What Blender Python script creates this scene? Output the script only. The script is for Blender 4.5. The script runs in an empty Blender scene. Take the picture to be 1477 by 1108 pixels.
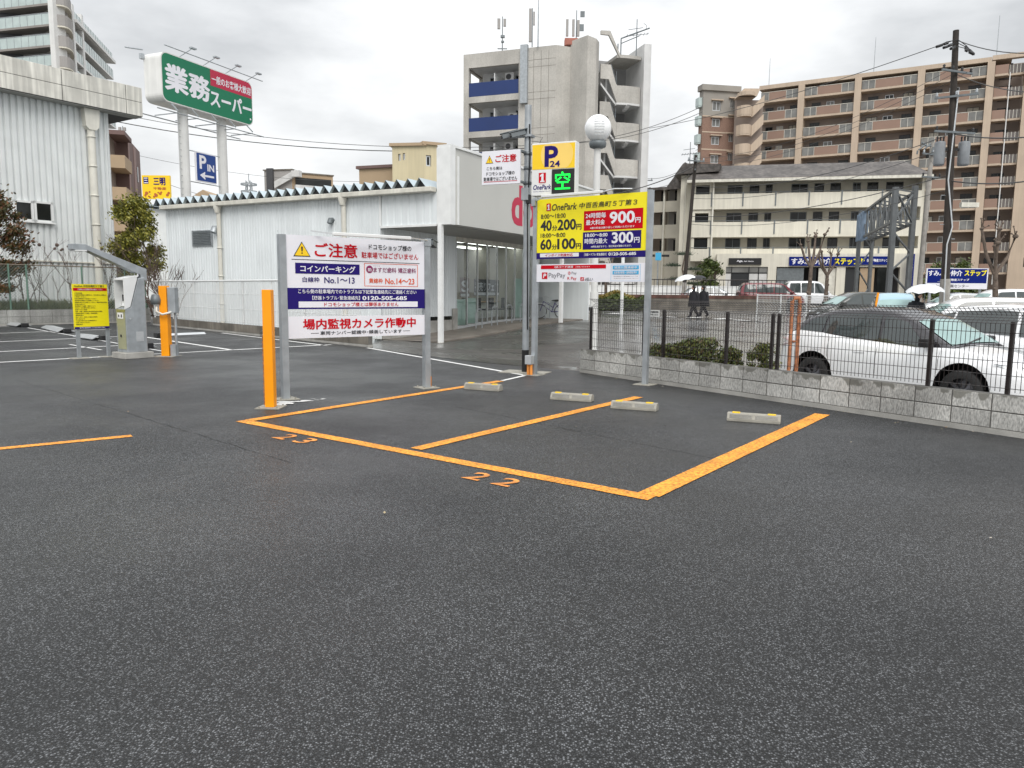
import bpy, bmesh, math, random
from mathutils import Vector, Matrix
S = bpy.context.scene
COL = S.collection
R = math.radians
random.seed(11)
# ---------------------------------------------------------------- camera
F, PW, PH = 1080.0, 1477.0, 1108.0
EYE = Vector((0, 0, 1.5))
cam = bpy.data.objects.new('camera', bpy.data.cameras.new('camera'))
COL.objects.link(cam)
CM = Matrix.Rotation(R(90 - 7.05), 3, 'X') @ Matrix.Rotation(R(0.55), 3, 'Z')
cam.matrix_world = Matrix.Translation(EYE) @ CM.to_4x4()
cam.data.sensor_width = 36.0
cam.data.sensor_fit = 'HORIZONTAL'
cam.data.lens = F / PW * 36.0
cam.data.clip_start = 0.05
cam.data.clip_end = 3000
S.camera = cam
# ---------------------------------------------------------------- world, sun, exposure
SUN_EL, SUN_AZ = 46.0, 172.0          # soft light from behind the camera, a little to the right
w = bpy.data.worlds.new('World')
S.world = w
w.use_nodes = True
nt = w.node_tree
for n in list(nt.nodes):
    nt.nodes.remove(n)
def wn(t, **k):
    n = nt.nodes.new(t)
    for a, b in k.items():
        setattr(n, a, b)
    return n
wo = wn('ShaderNodeOutputWorld'); bg = wn('ShaderNodeBackground'); bg.inputs[1].default_value = 0.1
sky = wn('ShaderNodeTexSky', sky_type='NISHITA', sun_disc=False)
sky.sun_elevation = R(SUN_EL); sky.sun_rotation = R(SUN_AZ); sky.air_density = 2.0; sky.dust_density = 4.0
tc = wn('ShaderNodeTexCoord')
mp = wn('ShaderNodeMapping'); mp.inputs['Scale'].default_value = (1.0, 1.0, 2.6)
nz = wn('ShaderNodeTexNoise'); nz.inputs['Scale'].default_value = 2.3; nz.inputs['Detail'].default_value = 7; nz.inputs['Roughness'].default_value = .52
cr = wn('ShaderNodeValToRGB')
cr.color_ramp.elements[0].position = .38; cr.color_ramp.elements[0].color = (5.1, 5.25, 5.45, 1)
cr.color_ramp.elements[1].position = .60; cr.color_ramp.elements[1].color = (8.6, 8.72, 8.85, 1)
sep = wn('ShaderNodeSeparateXYZ')
mr = wn('ShaderNodeMapRange'); mr.inputs['From Min'].default_value = 0.25; mr.inputs['From Max'].default_value = 1.0
mr.inputs['To Min'].default_value = 1.0; mr.inputs['To Max'].default_value = 1.75
mul = wn('ShaderNodeMixRGB', blend_type='MULTIPLY'); mul.inputs[0].default_value = 1
mx = wn('ShaderNodeMixRGB'); mx.inputs[0].default_value = 0.95
L = nt.links.new
L(tc.outputs['Generated'], mp.inputs[0]); L(mp.outputs[0], nz.inputs['Vector']); L(nz.outputs['Fac'], cr.inputs[0])
L(tc.outputs['Generated'], sep.inputs[0]); L(sep.outputs['Z'], mr.inputs['Value'])
L(cr.outputs[0], mul.inputs[1]); L(mr.outputs[0], mul.inputs[2])
L(sky.outputs[0], mx.inputs[1]); L(mul.outputs[0], mx.inputs[2]); L(mx.outputs[0], bg.inputs[0]); L(bg.outputs[0], wo.inputs[0])
sun = bpy.data.objects.new('sun', bpy.data.lights.new('sun', 'SUN'))
COL.objects.link(sun)
sun.data.energy = 1.5
sun.data.angle = R(35)
sun.data.color = (1.0, .97, .93)
_a = R(SUN_AZ)
_d = Vector((math.sin(_a) * math.cos(R(SUN_EL)), math.cos(_a) * math.cos(R(SUN_EL)), math.sin(R(SUN_EL))))
sun.rotation_euler = _d.to_track_quat('Z', 'Y').to_euler()
S.view_settings.view_transform = 'Standard'
S.view_settings.look = 'None'
S.view_settings.exposure = 0.34
S.view_settings.gamma = 1
S.view_settings.use_curve_mapping = False
S.render.engine = 'CYCLES'
S.cycles.max_bounces = 6
S.cycles.transparent_max_bounces = 12
# ---------------------------------------------------------------- layout helpers
def ray(px, py):
    return (CM @ Vector(((px - PW / 2) / F, -(py - PH / 2) / F, -1.0)))
def gp(px, py, z=0.0):
    d = ray(px, py); t = (z - EYE.z) / d.z
    return EYE + d * t
def at(px, py, Y):
    d = ray(px, py)
    return EYE + d * (Y / d.y)
class Fac:
    """a vertical facade plane from pixel column a at depth Ya to pixel column b at depth Yb; local x runs along it, y into it"""
    def __init__(s, pa, Ya, pb, Yb, py=300):
        A = at(pa, py, Ya); B = at(pb, py, Yb)
        s.o = Vector((A.x, A.y, 0)); s.d = Vector((B.x - A.x, B.y - A.y, 0)); s.w = s.d.length; s.d.normalize()
        s.rz = math.atan2(s.d.y, s.d.x)
    def hit(s, px, py, off=0.0):
        n = Vector((-s.d.y, s.d.x, 0))
        d = ray(px, py); p0 = s.o + n * off - EYE
        t = p0.dot(n) / d.dot(n)
        P = EYE + d * t
        return (P - s.o).dot(s.d), P.z
    def P(s, x, y=0, z=0):
        n = Vector((-s.d.y, s.d.x, 0))
        return s.o + s.d * x + n * y + Vector((0, 0, z))
def lerp(a, b, t): return a + (b - a) * t
def pw(pts, x):
    if x <= pts[0][0]: return pts[0][1]
    for (x0, v0), (x1, v1) in zip(pts, pts[1:]):
        if x <= x1: return lerp(v0, v1, (x - x0) / (x1 - x0))
    return pts[-1][1]
def sm(t):
    t = max(0, min(1, t)); return t * t * (3 - 2 * t)
def ground_z(x, y):
    a = pw([(0, 0), (1.5, -.04), (7, -.26), (9, -.24), (14, -.08), (18.5, .1), (30, .33), (42, .45)], y - (20.2 - 1.26 * (max(-4, min(1.2, x)) + 3.95)))
    b = pw([(13, -.32), (25, -.1), (43, .2), (50, .45)], y)
    t = sm((x - (1.6 + .16 * (y - 13.6))) / 3.0)
    return lerp(a, b, t)
# ---------------------------------------------------------------- materials
def mat(name, col, rough=.6, var=.12, vs=3.0, metal=0, bump=0, bs=40, spec=.5, streak=0, emit=0, coat=0, fine=0, fs=90):
    m = bpy.data.materials.new(name); m.use_nodes = True
    t = m.node_tree; b = t.nodes['Principled BSDF']; ln = t.links.new
    b.inputs['Roughness'].default_value = rough; b.inputs['Metallic'].default_value = metal
    b.inputs['Specular IOR Level'].default_value = spec
    if coat: b.inputs['Coat Weight'].default_value = coat; b.inputs['Coat Roughness'].default_value = .06
    c = (*col, 1)
    b.inputs['Base Color'].default_value = c
    co = t.nodes.new('ShaderNodeTexCoord')
    out = None
    def layer(prev, scale, amt, sc=(1, 1, 1), lo=.35, hi=.65, det=5):
        mpn = t.nodes.new('ShaderNodeMapping'); mpn.inputs['Scale'].default_value = sc
        ln(co.outputs['Object'], mpn.inputs[0])
        n = t.nodes.new('ShaderNodeTexNoise'); n.inputs['Scale'].default_value = scale; n.inputs['Detail'].default_value = det
        ln(mpn.outputs[0], n.inputs['Vector'])
        r = t.nodes.new('ShaderNodeMapRange'); r.inputs['From Min'].default_value = lo; r.inputs['From Max'].default_value = hi
        r.inputs['To Min'].default_value = 1 - amt; r.inputs['To Max'].default_value = 1 + amt * .5
        ln(n.outputs['Fac'], r.inputs['Value'])
        mm = t.nodes.new('ShaderNodeMixRGB'); mm.blend_type = 'MULTIPLY'; mm.inputs[0].default_value = 1
        if prev: ln(prev, mm.inputs[1])
        else: mm.inputs[1].default_value = c
        ln(r.outputs[0], mm.inputs[2])
        return mm.outputs[0]
    if var: out = layer(out, vs, var)
    if streak: out = layer(out, 5.0, streak, (1, 1, .06), .42, .7)
    if fine: out = layer(out, fs, fine, det=2)
    if out: ln(out, b.inputs['Base Color'])
    if emit:
        b.inputs['Emission Color'].default_value = c; b.inputs['Emission Strength'].default_value = emit
    if bump:
        n = t.nodes.new('ShaderNodeTexNoise'); n.inputs['Scale'].default_value = bs; n.inputs['Detail'].default_value = 4
        ln(co.outputs['Object'], n.inputs['Vector'])
        bp = t.nodes.new('ShaderNodeBump'); bp.inputs['Strength'].default_value = bump; bp.inputs['Distance'].default_value = .02
        ln(n.outputs['Fac'], bp.inputs['Height']); ln(bp.outputs[0], b.inputs['Normal'])
    return m
def srgb(r, g, b):
    f = lambda v: (v / 255 / 12.92) if v <= 10 else ((v / 255 + .055) / 1.055) ** 2.4
    return (f(r), f(g), f(b))
def asphalt(name, col, light, scale, rough, bump, patch, puddle=0, spec=.5):
    m = bpy.data.materials.new(name); m.use_nodes = True
    t = m.node_tree; b = t.nodes['Principled BSDF']; ln = t.links.new
    co = t.nodes.new('ShaderNodeTexCoord')
    def noise(s, d=3, ro=.6):
        n = t.nodes.new('ShaderNodeTexNoise'); n.inputs['Scale'].default_value = s; n.inputs['Detail'].default_value = d; n.inputs['Roughness'].default_value = ro
        ln(co.outputs['Object'], n.inputs['Vector']); return n
    v = t.nodes.new('ShaderNodeTexVoronoi'); v.inputs['Scale'].default_value = scale; ln(co.outputs['Object'], v.inputs['Vector'])
    v2 = t.nodes.new('ShaderNodeTexVoronoi'); v2.inputs['Scale'].default_value = scale * .43; ln(co.outputs['Object'], v2.inputs['Vector'])
    sp = t.nodes.new('ShaderNodeSeparateColor'); ln(v.outputs['Color'], sp.inputs[0])
    r = t.nodes.new('ShaderNodeValToRGB'); e = r.color_ramp.elements
    e[0].position = 0; e[0].color = (*[c * .25 for c in col], 1); e[1].position = 1; e[1].color = (*light, 1)
    k = r.color_ramp.elements.new(.55); k.color = (*col, 1)
    ln(sp.outputs[0], r.inputs[0])
    # dark gaps between the stones
    g = t.nodes.new('ShaderNodeMapRange'); g.inputs['From Min'].default_value = .18; g.inputs['From Max'].default_value = .58
    g.inputs['To Min'].default_value = 1.7; g.inputs['To Max'].default_value = .08; ln(v.outputs['Distance'], g.inputs['Value'])
    m1 = t.nodes.new('ShaderNodeMixRGB'); m1.blend_type = 'MULTIPLY'; m1.inputs[0].default_value = .95
    ln(r.outputs[0], m1.inputs[1]); ln(g.outputs[0], m1.inputs[2])
    n1 = noise(.55, 6); r1 = t.nodes.new('ShaderNodeMapRange'); r1.inputs['From Min'].default_value = .35; r1.inputs['From Max'].default_value = .68
    r1.inputs['To Min'].default_value = 1 - patch; r1.inputs['To Max'].default_value = 1 + patch; ln(n1.outputs['Fac'], r1.inputs['Value'])
    m2 = t.nodes.new('ShaderNodeMixRGB'); m2.blend_type = 'MULTIPLY'; m2.inputs[0].default_value = 1
    ln(m1.outputs[0], m2.inputs[1]); ln(r1.outputs[0], m2.inputs[2]); ln(m2.outputs[0], b.inputs['Base Color'])
    n2 = noise(.35, 5, .55); r2 = t.nodes.new('ShaderNodeMapRange'); r2.inputs['From Min'].default_value = .40; r2.inputs['From Max'].default_value = .62
    r2.inputs['To Min'].default_value = max(.08, rough - puddle); r2.inputs['To Max'].default_value = rough; ln(n2.outputs['Fac'], r2.inputs['Value'])
    ln(r2.outputs[0], b.inputs['Roughness'])
    bp = t.nodes.new('ShaderNodeBump'); bp.inputs['Strength'].default_value = bump; bp.inputs['Distance'].default_value = .006
    ad = t.nodes.new('ShaderNodeMath'); ad.operation = 'ADD'; ln(v.outputs['Distance'], ad.inputs[0]); ad.inputs[1].default_value = 0
    iv = t.nodes.new('ShaderNodeMath'); iv.operation = 'MULTIPLY'; iv.inputs[1].default_value = -1; ln(ad.outputs[0], iv.inputs[0])
    ln(iv.outputs[0], bp.inputs['Height']); ln(bp.outputs[0], b.inputs['Normal'])
    b.inputs['Specular IOR Level'].default_value = spec
    return m
def glass(name, tint=(.75, .82, .80), refl=.16, rough=.02):
    m = bpy.data.materials.new(name); m.use_nodes = True
    t = m.node_tree; t.nodes.remove(t.nodes['Principled BSDF']); o = t.nodes['Material Output']
    tr = t.nodes.new('ShaderNodeBsdfTransparent'); tr.inputs[0].default_value = (*tint, 1)
    gl = t.nodes.new('ShaderNodeBsdfGlossy'); gl.inputs['Roughness'].default_value = rough; gl.inputs[0].default_value = (.9, .95, .95, 1)
    fr = t.nodes.new('ShaderNodeFresnel'); fr.inputs[0].default_value = 1.38
    ad = t.nodes.new('ShaderNodeMath'); ad.inputs[1].default_value = refl; t.links.new(fr.outputs[0], ad.inputs[0])
    mxn = t.nodes.new('ShaderNodeMixShader'); t.links.new(ad.outputs[0], mxn.inputs[0]); t.links.new(tr.outputs[0], mxn.inputs[1]); t.links.new(gl.outputs[0], mxn.inputs[2])
    t.links.new(mxn.outputs[0], o.inputs[0]); return m
def leafmat(name, cols, rough=.55):
    m = bpy.data.materials.new(name); m.use_nodes = True
    t = m.node_tree; b = t.nodes['Principled BSDF']
    g = t.nodes.new('ShaderNodeNewGeometry'); r = t.nodes.new('ShaderNodeValToRGB')
    el = r.color_ramp.elements; n = len(cols)
    el[0].color = (*cols[0], 1); el[1].color = (*cols[-1], 1)
    for i in range(1, n - 1):
        k = el.new(i / (n - 1)); k.color = (*cols[i], 1)
    t.links.new(g.outputs['Random Per Island'], r.inputs[0]); t.links.new(r.outputs[0], b.inputs['Base Color'])
    b.inputs['Roughness'].default_value = rough
    return m
# ---------------------------------------------------------------- mesh builder
_tc = {}
def textmesh(s, bold, shear):
    k = (s, bold, shear)
    if k in _tc: return _tc[k]
    c = bpy.data.curves.new('t', 'FONT'); c.body = s; c.offset = bold; c.shear = shear; c.resolution_u = 3
    o = bpy.data.objects.new('t', c); COL.objects.link(o)
    dg = bpy.context.evaluated_depsgraph_get()
    me = bpy.data.meshes.new_from_object(o.evaluated_get(dg))
    vs = [(v.co.x, v.co.y) for v in me.vertices]; fs = [tuple(p.vertices) for p in me.polygons]
    bpy.data.objects.remove(o); bpy.data.curves.remove(c); bpy.data.meshes.remove(me)
    _tc[k] = (vs, fs)
    return _tc[k]
class MB:
    def __init__(s): s.v = []; s.f = []; s.sm = []; s.seg = []
    def add(s, vs, fs, smooth=False):
        k = len(s.v); s.v += [tuple(p) for p in vs]
        for f in fs: s.f.append(tuple(i + k for i in f)); s.sm.append(smooth)
        return s
    def box(s, x0, x1, y0, y1, z0, z1):
        x0, x1 = min(x0, x1), max(x0, x1); y0, y1 = min(y0, y1), max(y0, y1); z0, z1 = min(z0, z1), max(z0, z1)
        v = [(x0, y0, z0), (x1, y0, z0), (x1, y1, z0), (x0, y1, z0), (x0, y0, z1), (x1, y0, z1), (x1, y1, z1), (x0, y1, z1)]
        return s.add(v, [(0, 3, 2, 1), (4, 5, 6, 7), (0, 1, 5, 4), (1, 2, 6, 5), (2, 3, 7, 6), (3, 0, 4, 7)])
    def quad(s, a, b, c, d): return s.add([a, b, c, d], [(0, 1, 2, 3)])
    def prism(s, poly, y0, y1):           # polygon in x,z pushed along y
        n = len(poly)
        v = [(x, y0, z) for x, z in poly] + [(x, y1, z) for x, z in poly]
        return s.add(v, [tuple(range(n)), tuple(range(2 * n - 1, n - 1, -1))] + [(i, n + i, n + (i + 1) % n, (i + 1) % n) for i in range(n)])
    def prismz(s, poly, z0, z1):          # polygon in x,y pushed along z
        n = len(poly)
        v = [(x, y, z0) for x, y in poly] + [(x, y, z1) for x, y in poly]
        return s.add(v, [tuple(range(n - 1, -1, -1)), tuple(range(n, 2 * n))] + [(i, (i + 1) % n, n + (i + 1) % n, n + i) for i in range(n)])
    def prismx(s, poly, x0, x1):          # polygon in y,z pushed along x
        n = len(poly)
        v = [(x0, y, z) for y, z in poly] + [(x1, y, z) for y, z in poly]
        return s.add(v, [tuple(range(n - 1, -1, -1)), tuple(range(n, 2 * n))] + [(i, (i + 1) % n, n + (i + 1) % n, n + i) for i in range(n)])
    def tube(s, pts, r, n=6, r1=None, smooth=True, caps=True):
        pts = [Vector(p) for p in pts]; N = len(pts)
        if r1 is None: r1 = r
        vs = []; fs = []
        for i, p in enumerate(pts):
            d = (pts[min(i + 1, N - 1)] - pts[max(i - 1, 0)]).normalized()
            a = d.cross(Vector((0, 0, 1)) if abs(d.z) < .95 else Vector((1, 0, 0))).normalized(); b = d.cross(a)
            rr = lerp(r, r1, i / max(1, N - 1))
            for j in range(n):
                t = 2 * math.pi * j / n
                vs.append(p + (a * math.cos(t) + b * math.sin(t)) * rr)
        for i in range(N - 1):
            for j in range(n):
                fs.append((i * n + j, i * n + (j + 1) % n, (i + 1) * n + (j + 1) % n, (i + 1) * n + j))
        s.add(vs, fs, smooth)
        if caps:
            s.add(vs[:n], [tuple(range(n - 1, -1, -1))]); s.add(vs[-n:], [tuple(range(n))])
        return s
    def bar(s, a, b, w, h=None):          # rectangular bar between two points
        a = Vector(a); b = Vector(b); h = h or w
        d = (b - a).normalized(); u = d.cross(Vector((0, 0, 1)) if abs(d.z) < .95 else Vector((0, 1, 0))).normalized(); v = u.cross(d)
        q = [(-w / 2, -h / 2), (w / 2, -h / 2), (w / 2, h / 2), (-w / 2, h / 2)]
        vs = [a + u * i + v * j for i, j in q] + [b + u * i + v * j for i, j in q]
        return s.add(vs, [(3, 2, 1, 0), (4, 5, 6, 7), (0, 1, 5, 4), (1, 2, 6, 5), (2, 3, 7, 6), (3, 0, 4, 7)])
    def lathe(s, prof, n=16, c=(0, 0, 0), smooth=True):   # profile of (radius, z)
        vs = []; fs = []
        for r, z in prof:
            for j in range(n):
                t = 2 * math.pi * j / n
                vs.append((c[0] + r * math.cos(t), c[1] + r * math.sin(t), c[2] + z))
        for i in range(len(prof) - 1):
            for j in range(n):
                fs.append((i * n + j, i * n + (j + 1) % n, (i + 1) * n + (j + 1) % n, (i + 1) * n + j))
        return s.add(vs, fs, smooth)
    def ball(s, c, r, n=10, sq=(1, 1, 1)):
        prof = [(math.sin(math.pi * i / n), -math.cos(math.pi * i / n)) for i in range(n + 1)]
        k = len(s.v); s.lathe([(max(a, 1e-4) * r, b * r) for a, b in prof], n + 2)
        for i in range(k, len(s.v)):
            v = s.v[i]; s.v[i] = (c[0] + v[0] * sq[0], c[1] + v[1] * sq[1], c[2] + v[2] * sq[2])
        return s
    def text(s, body, x0, x1, z0, z1, y, bold=0.0, shear=0.0, seg=True):
        cjk = any(ord(c) > 0x2e80 for c in body)
        b0 = min(bold, .006 if cjk else .03)
        vs, fs = textmesh(body, b0, shear)
        if not vs: return s
        ax = min(v[0] for v in vs); bx = max(v[0] for v in vs); az = min(v[1] for v in vs); bz = max(v[1] for v in vs)
        kx, kz = (x1 - x0) / (bx - ax), (z1 - z0) / (bz - az); kv, kf = len(s.v), len(s.f)
        d = (bold - b0) * .9 if cjk else 0       # heavier strokes: the same outline laid down again a hair to each side
        for i, (dx, dz) in enumerate(((0, 0), (d, 0), (-d, 0), (0, d * .6), (0, -d * .6)) if d > .001 else ((0, 0),)):
            s.add([(x0 + (v[0] - ax + dx) * kx, y - .0004 * i, z0 + (v[1] - az + dz) * kz) for v in vs], fs)
        if seg: s.seg.append((kv, len(s.v), kf, len(s.f)))
        return s
    def wall(s, x0, x1, z0, z1, holes, y=0.0, dep=.15):   # wall face (facing -y) with real openings and reveals
        xs = sorted({x0, x1, *[h[0] for h in holes], *[h[1] for h in holes]}); zs = sorted({z0, z1, *[h[2] for h in holes], *[h[3] for h in holes]})
        xs = [x for x in xs if x0 <= x <= x1]; zs = [z for z in zs if z0 <= z <= z1]
        for a, b in zip(xs, xs[1:]):
            run = None
            for c, d in zip(zs, zs[1:]):
                mx_, mz = (a + b) / 2, (c + d) / 2
                if any(h[0] < mx_ < h[1] and h[2] < mz < h[3] for h in holes): continue
                s.quad((a, y, c), (b, y, c), (b, y, d), (a, y, d))
        for a, b, c, d in holes:
            a, b, c, d = max(a, x0), min(b, x1), max(c, z0), min(d, z1)
            s.quad((a, y, c), (a, y, d), (a, y + dep, d), (a, y + dep, c)); s.quad((b, y, d), (b, y, c), (b, y + dep, c), (b, y + dep, d))
            s.quad((a, y, d), (b, y, d), (b, y + dep, d), (a, y + dep, d)); s.quad((b, y, c), (a, y, c), (a, y + dep, c), (b, y + dep, c))
        return s
    def xf(s, M, k=0):
        for i in range(k, len(s.v)): s.v[i] = tuple(M @ Vector(s.v[i]))
        return s
    def build(s, name, m, parent=None, label=None, bevel=0):
        if s.seg and (len(s.seg) > 1 or s.seg[0][1] - s.seg[0][0] < len(s.v)):   # every line of writing is a part of its own
            segs, s.seg = s.seg, []; o = None; used = set()
            for a, b, c, d in segs:
                q = MB(); q.v = s.v[a:b]; q.f = [tuple(i - a for i in f) for f in s.f[c:d]]; q.sm = s.sm[c:d]
                o = q.build(name, m, parent, label); used.update(range(c, d))
            rest = [k for k in range(len(s.f)) if k not in used]
            if rest:
                q = MB(); mp_ = {}
                for k in rest:
                    q.f.append(tuple(mp_.setdefault(i, len(mp_)) for i in s.f[k])); q.sm.append(s.sm[k])
                q.v = [None] * len(mp_)
                for i, j in mp_.items(): q.v[j] = s.v[i]
                o = q.build(name.replace('lettering', 'print'), m, parent, label)
            return o
        me = bpy.data.meshes.new(name); me.from_pydata(s.v, [], s.f); me.validate(); me.update()
        if len(me.polygons) == len(s.sm): me.polygons.foreach_set('use_smooth', s.sm)
        me.materials.append(m)
        o = bpy.data.objects.new(name, me); COL.objects.link(o)
        if parent: o.parent = parent
        if label: o['label'] = label
        if bevel:
            bm = o.modifiers.new('bevel', 'BEVEL'); bm.width = bevel; bm.segments = 2; bm.limit_method = 'ANGLE'
        return o
def thing(name, label, cat, loc=(0, 0, 0), rz=0, group=None):
    o = bpy.data.objects.new(name, None); COL.objects.link(o)
    o.location = loc; o.rotation_euler = (0, 0, rz); o.empty_display_size = .2
    o['label'] = label; o['category'] = cat
    if group: o['group'] = group
    return o
def tag(o, label, cat, group=None, loc=None, rz=0):
    o['label'] = label; o['category'] = cat
    if group: o['group'] = group
    if loc is not None: o.location = loc; o.rotation_euler = (0, 0, rz)
    return o
def struct(name, mb, m, label=None):
    o = mb.build(name, m); o['kind'] = 'structure'
    if label: o['label'] = label
    return o
def dup(root, loc, rz, label, group=None):
    r = root.copy(); COL.objects.link(r); r.location = loc; r.rotation_euler = (0, 0, rz); r['label'] = label
    if group: r['group'] = group
    for ch in list(root.children):
        c = ch.copy(); COL.objects.link(c); c.parent = r
        for g in list(ch.children):
            d = g.copy(); COL.objects.link(d); d.parent = c
    return r
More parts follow.
